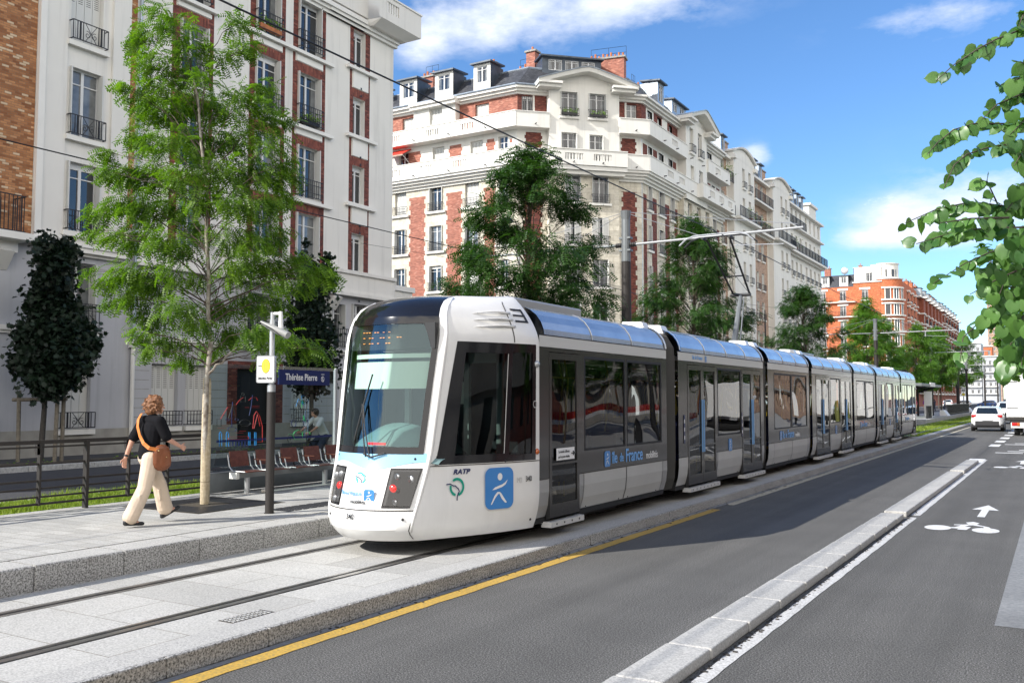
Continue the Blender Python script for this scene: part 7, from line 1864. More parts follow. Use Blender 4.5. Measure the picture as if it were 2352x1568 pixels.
for proto, x, y, s, rz, lab in TL:
    o = proto if id(proto) not in used else copy_tree(proto); used.add(id(proto))
    o.location = (x, y, .15); o.scale = (s, s, s); o.rotation_euler.z = rz; o['label'] = lab
    if y < 55: o.scale = (s*1.22, s*1.22, s)
    if 60 < y < 75: o.scale = (s*1.2, s*1.2, s)
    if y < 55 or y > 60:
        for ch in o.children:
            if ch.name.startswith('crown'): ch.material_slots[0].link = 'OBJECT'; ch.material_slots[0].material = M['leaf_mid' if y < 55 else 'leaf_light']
# dark maples in the shade of the building
def maple(label, d, cl_px, base, path_px, count, seed, name='maple_tree'):
    rr = random.Random(seed); root = thing(name, label, 'tree', base, 'dark maples beside the pale building'); cl = []
    for px, py, r in cl_px: dd = d+rr.uniform(-.8, .8); cl.append(at_depth(px, py, dd)+(r*dd/2100,))
    path = [base]+[at_depth(x, y, d) for x, y in path_px]; skeleton(root, path, cl, .09, .02, M['bark_dark'], seed, .8)
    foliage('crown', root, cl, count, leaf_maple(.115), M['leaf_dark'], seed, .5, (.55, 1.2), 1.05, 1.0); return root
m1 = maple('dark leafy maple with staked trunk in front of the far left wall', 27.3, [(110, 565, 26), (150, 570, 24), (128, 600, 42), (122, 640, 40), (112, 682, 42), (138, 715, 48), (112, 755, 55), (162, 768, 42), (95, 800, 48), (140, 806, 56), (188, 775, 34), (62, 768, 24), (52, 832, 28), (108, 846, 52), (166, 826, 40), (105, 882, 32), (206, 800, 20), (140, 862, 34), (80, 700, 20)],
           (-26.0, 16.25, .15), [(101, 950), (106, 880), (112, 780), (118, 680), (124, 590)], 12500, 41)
M['bark_dark'].node_tree.nodes['Principled BSDF'].inputs['Base Color'].default_value = (.05, .045, .04, 1)
sk = thing('tree_stakes', 'grey wooden stakes with a crossbar around the staked dark maple', 'stakes', (-26.0, 16.25, .15))
for x, y, tilt in ((-26.55, 15.9, -.05), (-25.5, 16.6, .03), (-25.45, 16.35, .06)):
    q = MB(); q.tube([(x, y, .12), (x+tilt, y, 2.25)], .06, M['stake'], 8); q.build('stake', sk)
q = MB(); q.tube([(-26.75, 15.8, 1.98), (-25.35, 16.62, 2.0)], .055, M['stake'], 8); q.build('crossbar', sk)
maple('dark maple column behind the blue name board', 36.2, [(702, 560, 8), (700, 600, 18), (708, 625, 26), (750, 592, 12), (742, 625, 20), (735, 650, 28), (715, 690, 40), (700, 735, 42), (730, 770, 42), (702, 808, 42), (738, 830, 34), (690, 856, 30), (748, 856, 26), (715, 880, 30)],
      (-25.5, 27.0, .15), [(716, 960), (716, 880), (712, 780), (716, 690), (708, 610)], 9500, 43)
# linden twigs hanging in from the right, close to the camera
LT = thing('linden_tree', 'linden tree reaching in from the right edge with large heart shaped leaves on long twigs', 'tree', at_depth(2640, 1300, 6.5)[:2]+(.0,))
def linden_leaf(r):
    pts = [(0, 0), (-.12, .22), (.02, .46), (.3, .58), (.62, .50), (.88, .28), (1.02, .08), (1.22, 0)]
    tip = [(x, -y) for x, y in pts[-2:0:-1]]; P = pts+tip; return P
LP = linden_leaf(1)
q = MB(); tw_ = MB(); lr = random.Random(8)
def add_leaf(p, dirv, size, nrm):
    x = Vector(dirv).normalized(); n = Vector(nrm); y = n.cross(x); y = y.normalized() if y.length > .01 else Vector((1, 0, 0)); n = x.cross(y)
    fold = lr.uniform(.0, .16); curl = lr.uniform(.05, .35); k = len(q.v)
    rows = [(.05, 0), (-.02, .34), (.22, .53), (.48, .55), (.74, .44), (.93, .25), (1.02, .08), (1.16, 0.0)]
    for u, w in rows:
        for s in (-1, -.5, 0, .5, 1):
            uu = u-(.06 if (abs(s) > .6 and u < .3) else 0)
            v = s*w*(1+lr.uniform(-.04, .04)); h = abs(v)*fold-curl*uu*uu*.5+(.03 if abs(s) == .5 else 0)+lr.uniform(-.012, .012)
            q.v.append(tuple(Vector(p)+(x*uu+y*v+n*h)*size))
    i0 = q.mi(M['leaf_linden'])
    for i in range(len(rows)-1):
        for j in range(4): a = k+i*5+j; q.f.append((a, a+1, a+6, a+5)); q.m.append(i0)
TW = [[(2420, 60), (2339, 71), (2290, 90), (2246, 113), (2190, 150), (2150, 186)], [(2400, 175), (2339, 181), (2288, 200)], [(2420, 200), (2350, 215), (2290, 240), (2255, 275)],
      [(2400, 280), (2317, 284), (2240, 284), (2191, 298), (2153, 328), (2130, 355)], [(2420, 318), (2350, 328), (2273, 338), (2220, 355), (2191, 380), (2169, 430)], [(2420, 480), (2317, 474), (2230, 464), (2153, 480), (2080, 512)],
      [(2317, 500), (2230, 502), (2160, 512)], [(2420, 520), (2273, 524), (2202, 530), (2105, 560)], [(2420, 540), (2339, 560), (2273, 580), (2218, 604), (2145, 650)], [(2420, 600), (2339, 620), (2284, 645), (2228, 676)],
      [(2430, 640), (2339, 670), (2295, 708), (2251, 738), (2212, 775), (2205, 830)], [(2430, 700), (2350, 726), (2328, 779), (2298, 828)], [(2330, 520), (2295, 477), (2268, 418), (2250, 412)], [(2430, 400), (2345, 440), (2300, 500)],
      [(2430, 20), (2352, 30), (2340, 60)], [(2430, 130), (2370, 150), (2330, 140)], [(2430, 580), (2352, 590), (2310, 640), (2290, 690)], [(2430, 740), (2360, 780), (2345, 840)], [(2430, 300), (2360, 330), (2330, 380)], [(2440, 240), (2370, 260), (2320, 310)]]
for ti, pl in enumerate(TW):
    d = 6.3+lr.uniform(-.5, .7); P = [Vector(at_depth(x, y, d+.25*i)) for i, (x, y) in enumerate(reversed(pl))][::-1]
    fine = []
    for a, b_ in zip(P[:-1], P[1:]):
        for k in range(5): fine.append(a.lerp(b_, k/5))
    fine.append(P[-1]); tw_.tube(fine, [.009-.0065*i/len(fine) for i in range(len(fine))], M['bark'], 5)
    L_ = 0; side = 1
    for i in range(1, len(fine)):
        L_ += (fine[i]-fine[i-1]).length
        if L_ > .086:
            L_ = 0; side = -side; t_ = (fine[i]-fine[i-1]).normalized()
            for rep in range(1 if i > len(fine)*.7 else 2):
                right = Vector((math.cos(HEAD), math.sin(HEAD), 0)); view = Vector((-math.sin(HEAD), math.cos(HEAD), 0))
                dv = t_*lr.uniform(-.2, .8)+Vector((0, 0, -1))*lr.uniform(-.1, 1.0)+view*side*lr.uniform(-.2, .5)+right*lr.uniform(-.5, .3)
                nr = -view*lr.uniform(.5, 1.1)+Vector((0, 0, 1))*lr.uniform(.0, .9)+right*lr.uniform(-.8, .5)
                add_leaf(fine[i]+dv.normalized()*.012, dv, lr.uniform(.072, .112)*(1.0 if i < len(fine)-2 else .8), nr)
for k in range(540):                         # the dense part of the crown at the frame edge
    y = lr.choice([lr.uniform(120, 860), lr.uniform(520, 860)]); lim = 2352-(30 if y < 200 else 40 if y < 450 else 60 if y < 600 else 110 if y < 730 else 50)
    x = lr.uniform(lim, 2520); p = Vector(at_depth(x, y, lr.uniform(5.9, 7.6)))
    right = Vector((math.cos(HEAD), math.sin(HEAD), 0)); view = Vector((-math.sin(HEAD), math.cos(HEAD), 0))
    if lr.random() < (.12 if y < 200 else .22 if y < 480 else .55 if y > 560 else .3):
        add_leaf(p, Vector((lr.uniform(-.5, .3), lr.uniform(-.3, .3), -1)), lr.uniform(.075, .115), -view+Vector((0, 0, lr.uniform(0, .8)))+right*lr.uniform(-.8, .5))
    elif x > 2352: add_leaf(p, Vector((lr.uniform(-.5, .3), lr.uniform(-.3, .3), -1)), lr.uniform(.06, .10), -view+Vector((0, 0, .4)))
q.build('leaves', LT, smooth=True, fix=False); tw_.build('twigs', LT)
q = MB(); b0 = Vector(at_depth(2640, 1300, 6.5)); b0.z = 0; q.tube([b0, b0+Vector((0, 0, 2.5)), b0+Vector((.1, .1, 6))], [.14, .12, .08], M['bark'], 12); q.build('trunk', LT)
MP = thing('maple_tree', 'bright green small leaved maple behind the linden twigs at the right edge', 'tree', at_depth(2620, 1250, 12)[:2]+(0,)); rr = random.Random(77)
cl = [at_depth(x, y, 12+rr.uniform(-.6, .6))+(r*12/2100,) for x, y, r in ((2242, 600, 10), (2262, 570, 16), (2285, 640, 20), (2310, 600, 22), (2262, 648, 12), (2340, 560, 26), (2300, 690, 26), (2345, 660, 32), (2330, 740, 34), (2300, 780, 16), (2340, 810, 36), (2350, 480, 14), (2350, 430, 12), (2270, 745, 10), (2400, 700, 60), (2400, 560, 50), (2400, 820, 50), (2325, 850, 16))]
b0 = Vector(at_depth(2620, 1250, 12)); skeleton(MP, [(b0.x, b0.y, 0), (b0.x, b0.y, 2), tuple(Vector(at_depth(2500, 760, 12))), tuple(Vector(at_depth(2440, 560, 12)))], cl, .1, .03, M['bark'], 9, .9)
foliage('crown', MP, cl, 2600, leaf_maple(.055), M['leaf_light'], 78, .5, (.7, 1.2), .95)
for proto in (pa, pb): pass
# ------------------------------------------------------------ people
def capsule(q, a, b_, r0, r1, m, ry=1.0, n=14, axis=None):
    a, b_ = Vector(a), Vector(b_); d = (b_-a).normalized()
    X = Vector(axis) if axis else Vector((1, 0, 0)); X = X-d*X.dot(d)
    X = X.normalized() if X.length > .05 else d.cross(Vector((0, 1, 0))).normalized()
    Y = d.cross(X); P = []; k = len(q.v)
    prof = [(-1, .05), (-.85, .53), (-.5, .87), (0, 1)]
    rows = [(a+d*t*r0*.9, w*r0) for t, w in prof]+[(b_-d*t*r1*.9, w*r1) for t, w in reversed(prof)]
    for c, r in rows:
        for j in range(n): an = 2*PI*j/n; q.v.append(tuple(c+X*math.cos(an)*r+Y*math.sin(an)*r*ry))
    i0 = q.mi(m); R_ = len(rows)
    for i in range(R_-1):
        for j in range(n): q.f.append((k+i*n+j, k+i*n+(j+1) % n, k+(i+1)*n+(j+1) % n, k+(i+1)*n+j)); q.m.append(i0)
    q.f.append(tuple(k+j for j in range(n-1, -1, -1))); q.m.append(i0); q.f.append(tuple(k+(R_-1)*n+j for j in range(n))); q.m.append(i0)
def fuse(q, name, parent, voxel=.008, smooth=3, mats=None, fac=.6, rough=0):
    me = q.mesh('tmp'); o = bpy.data.objects.new('tmp', me); COL.objects.link(o)
    md = o.modifiers.new('r', 'REMESH'); md.mode = 'VOXEL'; md.voxel_size = voxel
    s = o.modifiers.new('s', 'SMOOTH'); s.iterations = smooth; s.factor = fac
    dg = bpy.context.evaluated_depsgraph_get(); m2 = bpy.data.meshes.new_from_object(o.evaluated_get(dg)); bpy.data.objects.remove(o)
    m2.materials.clear(); m2.materials.append(q.mats[0]); m2.polygons.foreach_set('material_index', [0]*len(m2.polygons)); m2.polygons.foreach_set('use_smooth', [True]*len(m2.polygons)); m2.name = name
    return link(name, m2, parent, (0, 0, 0))
def hand(q, w, d, side, m, curl=.5, s=1.0):
    """palm from the wrist w along d, five bent fingers, thumb on the inner side"""
    w, d = Vector(w), Vector(d).normalized(); X = Vector((side, 0, 0)); X = (X-d*X.dot(d)).normalized(); Nn = d.cross(X)   # X: towards the little finger
    inn = Vector((-side, 0, 0)); wid = d.cross(inn).normalized()
    capsule(q, w, w+d*.05*s, .024*s, .030*s, m, .55, 10, tuple(wid)); capsule(q, w+d*.045*s, w+d*.075*s, .034*s, .034*s, m, .42, 10, tuple(wid))
    for i, L_ in enumerate((.068, .076, .070, .056)):
        off = wid*(.026-.0175*i)*s; p = w+d*.085*s+off; p2 = p+(d*.6+inn*curl*.4).normalized()*L_*.45*s; p3 = p2+(d*.45+inn*curl).normalized()*L_*.35*s; p4 = p3+(d*.1+inn*curl*1.2).normalized()*L_*.28*s
        capsule(q, p-d*.015*s, p2, .0095*s, .009*s, m, 1, 8); capsule(q, p2, p3, .009*s, .0082*s, m, 1, 8); capsule(q, p3, p4, .0082*s, .007*s, m, 1, 8)
    t0 = w+d*.03*s+wid*.026*s; t1 = t0+(wid*.8+d*.7+inn*.2).normalized()*.04*s; t2 = t1+(d*.9+wid*.2+inn*.3).normalized()*.032*s
    capsule(q, t0, t1, .0125*s, .0105*s, m, 1, 8); capsule(q, t1, t2, .0105*s, .009*s, m, 1, 8)
def person(label, loc, heading, J, top, bottom, hair, group=None, vox=.008, long_hair=0, cat='person', shoe='shoe', bare_arm=True):
    """J: joints in a local frame (x right, y forward, z up)"""
    root = thing('person', label, cat, (0, 0, 0), group); V_ = Vector
    S = M['skin']; q = MB(); g = lambda k: V_(J[k])
    capsule(q, g('pelvis'), g('waist'), .135, .12, S, .7); capsule(q, g('waist'), g('chest'), .118, .14, S, .68); capsule(q, g('chest')+V_((0, 0, .02)), g('neck')-V_((0, 0, .05)), .13, .06, S, .6)
    capsule(q, g('shL'), g('shR'), .055, .055, S, 1, 12, (0, 0, 1)); capsule(q, g('neck')-V_((0, 0, .04)), g('head'), .052, .05, S)
    fw = V_(J.get('face', (0, 1, 0))).normalized(); rt = fw.cross(V_((0, 0, 1))).normalized(); up = V_((0, 0, 1)); hd = g('head')
    capsule(q, hd+up*.02-fw*.01, hd-up*.045+fw*.02, .092, .066, S, 1.05, 16, tuple(rt)); capsule(q, hd-up*.07+fw*.055, hd-up*.085+fw*.06, .034, .03, S, 1)      # skull, jaw, chin
    capsule(q, hd+fw*.088+up*.005, hd+fw*.112-up*.028, .009, .014, S); 
    for s in (-1, 1): capsule(q, hd+rt*s*.084-up*.0, hd+rt*s*.088-up*.035, .017, .012, S, .5); capsule(q, hd+fw*.082+rt*s*.03+up*.022, hd+fw*.08+rt*s*.045+up*.02, .014, .011, S)
    capsule(q, hd+fw*.09-up*.058+rt*.02, hd+fw*.09-up*.058-rt*.02, .011, .011, S)
    for s, k in ((-1, 'L'), (1, 'R')):
        capsule(q, g('sh'+k), g('el'+k), .045, .036, S); capsule(q, g('el'+k), g('wr'+k), .038, .024, S)
        hand(q, g('wr'+k), V_(J['hd'+k])-g('wr'+k), s, S)
        capsule(q, g('hip'+k), g('kn'+k), .082, .054, S); capsule(q, g('kn'+k), g('an'+k), .053, .034, S)
        capsule(q, g('an'+k), V_(J['toe'+k])*.6+g('an'+k)*.4, .034, .03, S)
    fuse(q, 'body', root, vox, 2)
    q = MB(); T_ = M[top]
    capsule(q, g('pelvis')+V_((0, 0, .03)), g('waist'), .158, .148, T_, .78); capsule(q, g('waist'), g('chest'), .148, .165, T_, .74); capsule(q, g('chest'), g('neck')-V_((0, 0, .07)), .155, .085, T_, .66); capsule(q, g('shL'), g('shR'), .068, .068, T_, 1, 12, (0, 0, 1)); capsule(q, g('neck')-V_((0, 0, .08)), g('neck')-V_((0, 0, .02)), .07, .062, T_)
    for k in 'LR':
        f = .88 if bare_arm else 1; e = g('sh'+k).lerp(g('el'+k), f); capsule(q, g('sh'+k), e, .072, .070, T_)
        if not bare_arm: capsule(q, e, g('wr'+k), .058, .042, T_)
    fuse(q, 'shirt', root, vox, 3)
    q = MB(); B_ = M[bottom]
    capsule(q, g('pelvis'), g('pelvis')+V_((0, 0, .07)), .150, .135, B_, .78)
    for k in 'LR':
        capsule(q, g('hip'+k)+V_((0, 0, .0)), g('kn'+k), .108, .088, B_); an = g('kn'+k).lerp(g('an'+k), .90); capsule(q, g('kn'+k), an, .090, J.get('hem', .088), B_)
        rr = random.Random(3)
        for i in range(7): f = rr.random(); c = g('hip'+k).lerp(g('kn'+k), f) if i < 3 else g('kn'+k).lerp(an, f); o_ = V_((rr.uniform(-.07, .07), -.06, 0)); capsule(q, c+o_, c+o_+V_((rr.uniform(-.04, .04), .02, -.12)), .022, .014, B_)
    fuse(q, 'trousers', root, vox, 3)
    for k in 'LR':
        q = MB(); a, t_ = g('an'+k), V_(J['toe'+k]); dz = J.get('heel'+k, -.05); heel = a+(a-t_).normalized()*.045+V_((0, 0, dz))
        capsule(q, heel, t_, .036, .034, M[shoe], .75); capsule(q, heel+V_((0, 0, .02)), a.lerp(t_, .4)+V_((0, 0, -.01)), .036, .03, M[shoe], .9); fuse(q, 'shoe', root, .006, 2)
    q = MB(); H_ = M[hair]; c = hd+up*.03-fw*.02
    capsule(q, c-rt*.02, c+rt*.02, .108, .108, H_, 1.0); capsule(q, c-fw*.03-up*.03, c-fw*.035-up*(.05+long_hair), .10, .085, H_, .9)
    if long_hair > 0:
        rr = random.Random(9)
        for i in range(150):
            a = rr.uniform(0, 2*PI); e = rr.uniform(-.75, 1.3); dv = rt*math.cos(a)*math.cos(e)+fw*math.sin(a)*math.cos(e)+up*math.sin(e)
            if dv.dot(fw) > .55 and e < .7: continue
            p = c+dv*rr.uniform(.10, .125)-up*.01; sd = rt*rr.uniform(-.02, .02)+fw*rr.uniform(-.02, .02); capsule(q, p, p+dv*.014+sd-up*rr.uniform(.0, .04), rr.uniform(.016, .026), .007, H_, .8, 7)
    fuse(q, 'hair', root, .006 if long_hair else vox, 1)
    q = MB()
    for s in (-1, 1): q.ball(tuple(hd+fw*.094+rt*s*.034+up*.012), .009, .009, .006, M['text_black'], 8, 6)
    q.build('eyes', root)
    root.location = loc; root.rotation_euler.z = heading; return root
JW = dict(pelvis=(0, 0, .88), waist=(0, .015, 1.02), chest=(0, .035, 1.20), neck=(0, .045, 1.42), head=(0, .085, 1.525), face=(.25, 1, .0), shL=(-.155, .02, 1.335), shR=(.155, .05, 1.335),
          elR=(.215, .13, 1.10), wrR=(.19, .33, 1.00), hdR=(.16, .44, .955), elL=(-.215, -.10, 1.09), wrL=(-.25, -.17, .86), hdL=(-.245, -.20, .74),
          hipR=(.085, -.02, .86), knR=(.085, -.10, .47), anR=(.085, -.30, .085), toeR=(.10, -.13, .035), heelR=-.045, hipL=(-.085, .02, .86), knL=(-.09, .22, .50), anL=(-.10, .33, .135), toeL=(-.085, .50, .165), heelL=-.06, hem=.10)
wm = person('woman in black shirt and cream trousers walking along the platform with an orange strapped bag', (-10.17, 7.83, .402), R(-6), JW, 'black_cloth', 'trousers', 'hair', long_hair=.035, vox=.0075)
wm.location = (0, 0, 0); q = MB(); q.tube([(-.247, -.160, .895), (-.249, -.167, .872)], .030, M['rubber'], 14); q.build('wrist_band', wm); wm.location = (-10.17, 7.83, .402)
# shoulder bag hanging from the strap at her right hip
bg_ = thing('shoulder_bag', 'brown leather shoulder bag hanging from a wide orange strap on the walking woman', 'bag', (0, 0, 0))
q = MB(); capsule(q, (.20, .06, .93), (.20, .07, .80), .115, .125, M['leather'], .42, 16, (.15, 1, 0)); capsule(q, (.205, .0, .96), (.205, .14, .96), .03, .03, M['leather']); fuse(q, 'pouch', bg_, .006, 2)
q = MB(); capsule(q, (.235, .09, .90), (.24, .09, .80), .075, .08, M['leather'], .3, 14, (.1, 1, 0)); fuse(q, 'front_pocket', bg_, .006, 2)
def ribbon(q, pts, nrm, w, m, th=.004):
    P = [Vector(p) for p in pts]; Nn = [Vector(n).normalized() for n in nrm]; rows = []
    for i, p in enumerate(P):
        d = (P[min(i+1, len(P)-1)]-P[max(i-1, 0)]).normalized(); x = d.cross(Nn[i]).normalized()*w/2; rows.append((p-x, p+x, p+x+Nn[i]*th, p-x+Nn[i]*th))
    k = len(q.v)
    for r_ in rows: q.v.extend([tuple(v) for v in r_])
    for i in range(len(rows)-1):
        for j in range(4): a = k+i*4; q.f.append((a+j, a+(j+1) % 4, a+4+(j+1) % 4, a+4+j)); q.m.append(q.mi(m))
q = MB(); ribbon(q, [(-.10, .12, 1.40), (-.11, .05, 1.445), (-.105, -.05, 1.425), (-.085, -.105, 1.35), (-.045, -.135, 1.26), (.02, -.142, 1.15), (.10, -.135, 1.05), (.17, -.10, .99), (.225, .0, .965)],
                 [(0, .6, 1), (0, .1, 1), (-.1, -.6, .8), (0, -1, .5), (0, -1, .2), (0, -1, .05), (.4, -1, 0), (.9, -.7, 0), (1, -.2, 0)], .048, M['strap']); q.build('strap', bg_)
q = MB(); q.ball((.245, -.01, .955), .010, .010, .010, M['brass'], 8, 6); q.build('buckle', bg_)
q = MB(); q.ball((.268, .09, .87), .007, .007, .007, M['brass'], 8, 6); q.build('stud', bg_); bg_.location = (-10.17, 7.83, .402); bg_.rotation_euler.z = R(-6)
# cyclist seen through the shelter glass
JC = dict(pelvis=(0, -.18, .98), waist=(0, -.12, 1.12), chest=(0, .02, 1.32), neck=(0, .12, 1.50), head=(0, .18, 1.62), face=(.0, 1, .0), shL=(-.18, .08, 1.44), shR=(.18, .08, 1.44), elR=(.25, .28, 1.24), wrR=(.22, .50, 1.10), hdR=(.21, .58, 1.08),
          elL=(-.25, .28, 1.24), wrL=(-.22, .50, 1.10), hdL=(-.21, .58, 1.08), hipR=(.09, -.15, .95), knR=(.11, .18, .72), anR=(.10, .05, .33), toeR=(.10, .18, .28), hipL=(-.09, -.15, .95), knL=(-.11, .14, .60), anL=(-.10, -.02, .20), toeL=(-.10, .12, .16))
M['white_cloth'] = mat('white_cloth', (.70, .70, .70), .85); M['blue_jeans'] = mat('dark_trousers', (.03, .04, .07), .85); M['purple_cloth'] = mat('purple_cloth', (.30, .05, .33), .85); M['pink_cloth'] = mat('pink_cloth', (.55, .12, .22), .85); M['olive'] = mat('olive_cloth', (.13, .14, .035), .9, var=.35, vscale=7)
cy = person('bald man in white shirt riding a bicycle behind the shelter glass', (-17.8, 19.3, 0), R(172), JC, 'white_cloth', 'blue_jeans', 'hair_dark', vox=.012, bare_arm=True)
bk = thing('bicycle', 'dark bicycle ridden by the man behind the shelter glass', 'bicycle', (0, 0, 0))
for y in (-.52, .55):
    q = MB(); q.tube([(0, y+.33*math.cos(2*PI*i/24), .34+.33*math.sin(2*PI*i/24)) for i in range(25)], .018, M['rubber'], 6, cap=False)
    for i in range(12): a = PI*i/12; q.bar((0, y+.32*math.cos(a), .34+.32*math.sin(a)), (0, y-.32*math.cos(a), .34-.32*math.sin(a)), .004, M['alu'])
    q.build('wheel', bk)
q = MB()
for a, b_ in (((0, -.52, .34), (0, -.05, .30)), ((0, -.05, .30), (0, .38, .88)), ((0, -.05, .30), (0, -.20, .92)), ((0, -.18, .84), (0, .36, .84)), ((0, -.52, .34), (0, -.18, .84)), ((0, .55, .34), (0, .36, .98))): q.tube([a, b_], .016, M['dark_iron'], 6)
q.build('frame', bk); q = MB(); q.tube([(-.28, .56, 1.05), (0, .40, 1.02), (.28, .56, 1.05)], .014, M['rubber'], 6); q.build('handlebar', bk); q = MB(); capsule(q, (0, -.32, .94), (0, -.12, .94), .06, .03, M['rubber'], .5); q.build('saddle', bk); bk.location = (-17.8, 19.3, 0); bk.rotation_euler.z = R(172)
# people further off
JS = dict(pelvis=(0, 0, .92), waist=(0, 0, 1.06), chest=(0, .01, 1.26), neck=(0, .01, 1.48), head=(0, .03, 1.60), shL=(-.19, 0, 1.40), shR=(.19, 0, 1.40), elR=(.24, .02, 1.12), wrR=(.22, .14, .92), hdR=(.21, .2, .84), elL=(-.24, -.02, 1.12), wrL=(-.23, .02, .88), hdL=(-.23, .04, .78),
          hipR=(.09, 0, .90), knR=(.09, .08, .48), anR=(.09, -.06, .09), toeR=(.10, .10, .04), hipL=(-.09, 0, .90), knL=(-.09, .10, .48), anL=(-.09, .20, .09), toeL=(-.10, .36, .04))
person('person in a purple top waiting at the far tram shelter', (-10.1, 88.5, .38), R(10), JS, 'purple_cloth', 'blue_jeans', 'hair_dark', vox=.02)
person('person in a pink top on the far platform, left of the one in purple', (-10.6, 84.2, .38), R(190), JS, 'pink_cloth', 'blue_jeans', 'hair_dark', vox=.02)
person('person in white walking far off beside the big street trees', (-14.6, 150, .15), R(120), JS, 'white_cloth', 'blue_jeans', 'hair_dark', vox=.025)
person('person in white at the far crossing right behind the white car', (-4.3, 92, 0), R(80), JS, 'white_cloth', 'blue_jeans', 'hair_dark', vox=.025)
person('person in dark clothes under the far trees, left of the one in white', (-16.0, 150, .15), R(60), JS, 'blue_jeans', 'blue_jeans', 'hair_dark', vox=.025)

# ------------------------------------------------------------ vehicles (local frame: x right, y forward, z up)
M['car_white'] = mat('car_white', (.72, .73, .74), .25, coat=.8); M['car_glass'] = mat('car_glass', (.012, .016, .018), .04, spec=1); M['car_plastic'] = mat('car_black_plastic', (.025, .025, .027), .6)
M['car_red'] = mat('tail_red', (.45, .008, .008), .2, coat=.6); M['car_blue'] = mat('car_blue', (.05, .12, .35), .25, coat=.8); M['tyre'] = mat('tyre', (.015, .015, .015), .85); M['truck_white'] = mat('truck_white', (.74, .74, .73), .5)
def car(label, loc, heading, body='car_white', L=4.0, W_=1.75, H_=1.5, suv=False, group=None):
    root = thing('car', label, 'car', (0, 0, 0), group); h = W_/2
    # stations from tail to nose: y, half width low, half width belt, z sill, z belt, z roof, half width roof
    st_ = [(0.0, .80, .74, .42, .92, .97, .62), (.12, .96, .90, .26, .98, 1.04, .66), (.40, 1.0, .97, .22, 1.02, 1.44, .72), (.9, 1.0, .985, .20, 1.0, 1.5, .74), (1.9, 1.0, 1.0, .20, .98, 1.5, .76), (2.5, 1.0, .99, .20, .96, 1.40, .73), (3.0, 1.0, .96, .20, .93, 1.02, .68), (3.6, .98, .90, .22, .82, .86, .66), (3.95, .84, .76, .30, .66, .70, .55)]
    k_ = L/4.0; hz = H_/1.5; q = MB(); P = []
    for y, wl, wb, zs, zb, zr, wr_ in st_:
        ring = [(-wl*h*.96, zs), (-wl*h, (zs+zb)/2), (-wb*h, zb), (-wr_*h-(wb-wr_)*h*.15, zb+(zr-zb)*.85), (-wr_*h*.75, zr), (wr_*h*.75, zr), (wr_*h+(wb-wr_)*h*.15, zb+(zr-zb)*.85), (wb*h, zb), (wl*h, (zs+zb)/2), (wl*h*.96, zs)]
        P.append([(x, y*k_-L/2, z*hz) for x, z in ring])
    n = 10
    for r_ in P: q.v.extend(r_)
    b0, gl = q.mi(M[body]), q.mi(M['car_glass'])
    for i in range(len(P)-1):
        for j in range(n):
            a = i*n+j; b_ = i*n+(j+1) % n; q.f.append((a, b_, b_+n, a+n)); glassy = (j in (2, 6) and 2 <= i <= 5) ; q.m.append(gl if glassy else b0)
    q.f.append(tuple(range(n-1, -1, -1))); q.m.append(b0); q.f.append(tuple((len(P)-1)*n+j for j in range(n))); q.m.append(b0)
    bo = q.build('body', root); bo.modifiers.new('b', 'BEVEL').width = .03; crease_smooth(bo.data, 30)
    q = MB(); y0 = -L/2
    q.face([(-.66*h, y0+.13*k_, 1.07*hz), (.66*h, y0+.13*k_, 1.07*hz), (.56*h, y0+.37*k_, 1.40*hz), (-.56*h, y0+.37*k_, 1.40*hz)], M['car_glass']); 
    q.v = [(x, y-.05, z+.02) for x, y, z in q.v]; q.build('rear_window', root, fix=False)
    q = MB(); q.box(-h*.72, h*.72, y0-.03, y0+.2, .34*hz, .62*hz, M['car_plastic']); q.box(-h*.96, h*.96, y0+.04, y0+.4, .24*hz, .46*hz, M['car_plastic']); q.build('bumper', root, bevel=.03)
    for s in (-1, 1):
        q = MB(); q.box(min(s*h*.62, s*h*.93), max(s*h*.62, s*h*.93), y0+.0, y0+.22, .84*hz, 1.0*hz, M['car_red']); q.build('tail_light', root, bevel=.03)
        q = MB(); q.box(min(s*h*1.0, s*(h+.16)), max(s*h*1.0, s*(h+.16)), y0+2.4*k_, y0+2.55*k_, .96*hz, 1.1*hz, M['car_plastic']); q.build('mirror', root, bevel=.02)
        for y in (.72, 3.25):
            q = MB(); q.tube([(s*(h-.20), y0+y*k_, .31), (s*(h+.0), y0+y*k_, .31)], .31, M['tyre'], 20); w = q.build('wheel', root); q = MB(); q.tube([(s*(h+.0), y0+y*k_, .31), (s*(h+.012), y0+y*k_, .31)], .19, M['alu'], 14); q.build('rim', w)
    q = MB(); q.box(-.27, .27, y0-.06, y0+.1, .66*hz, .77*hz, M['text_white']); q.build('number_plate', root)
    root.location = loc; root.rotation_euler.z = heading; return root
car('white hatchback driving away in the car lane, seen from behind', (-3.85, 64.9, 0), R(1), H_=1.52, W_=1.8)
car('white car further ahead, partly hidden behind the white hatchback and the truck', (-3.5, 84, 0), 0, H_=1.75, L=4.4, W_=1.85)
car('white parked car behind the railing of the far platform', (-19.4, 205, 0), R(5), H_=1.75, W_=1.9, L=4.4)
car('small blue car parked far away below the grey apartment blocks', (-14.5, 240, 0), R(90), 'car_blue')
car('small white car parked far away left of the blue one', (-19.5, 238, 0), R(90))
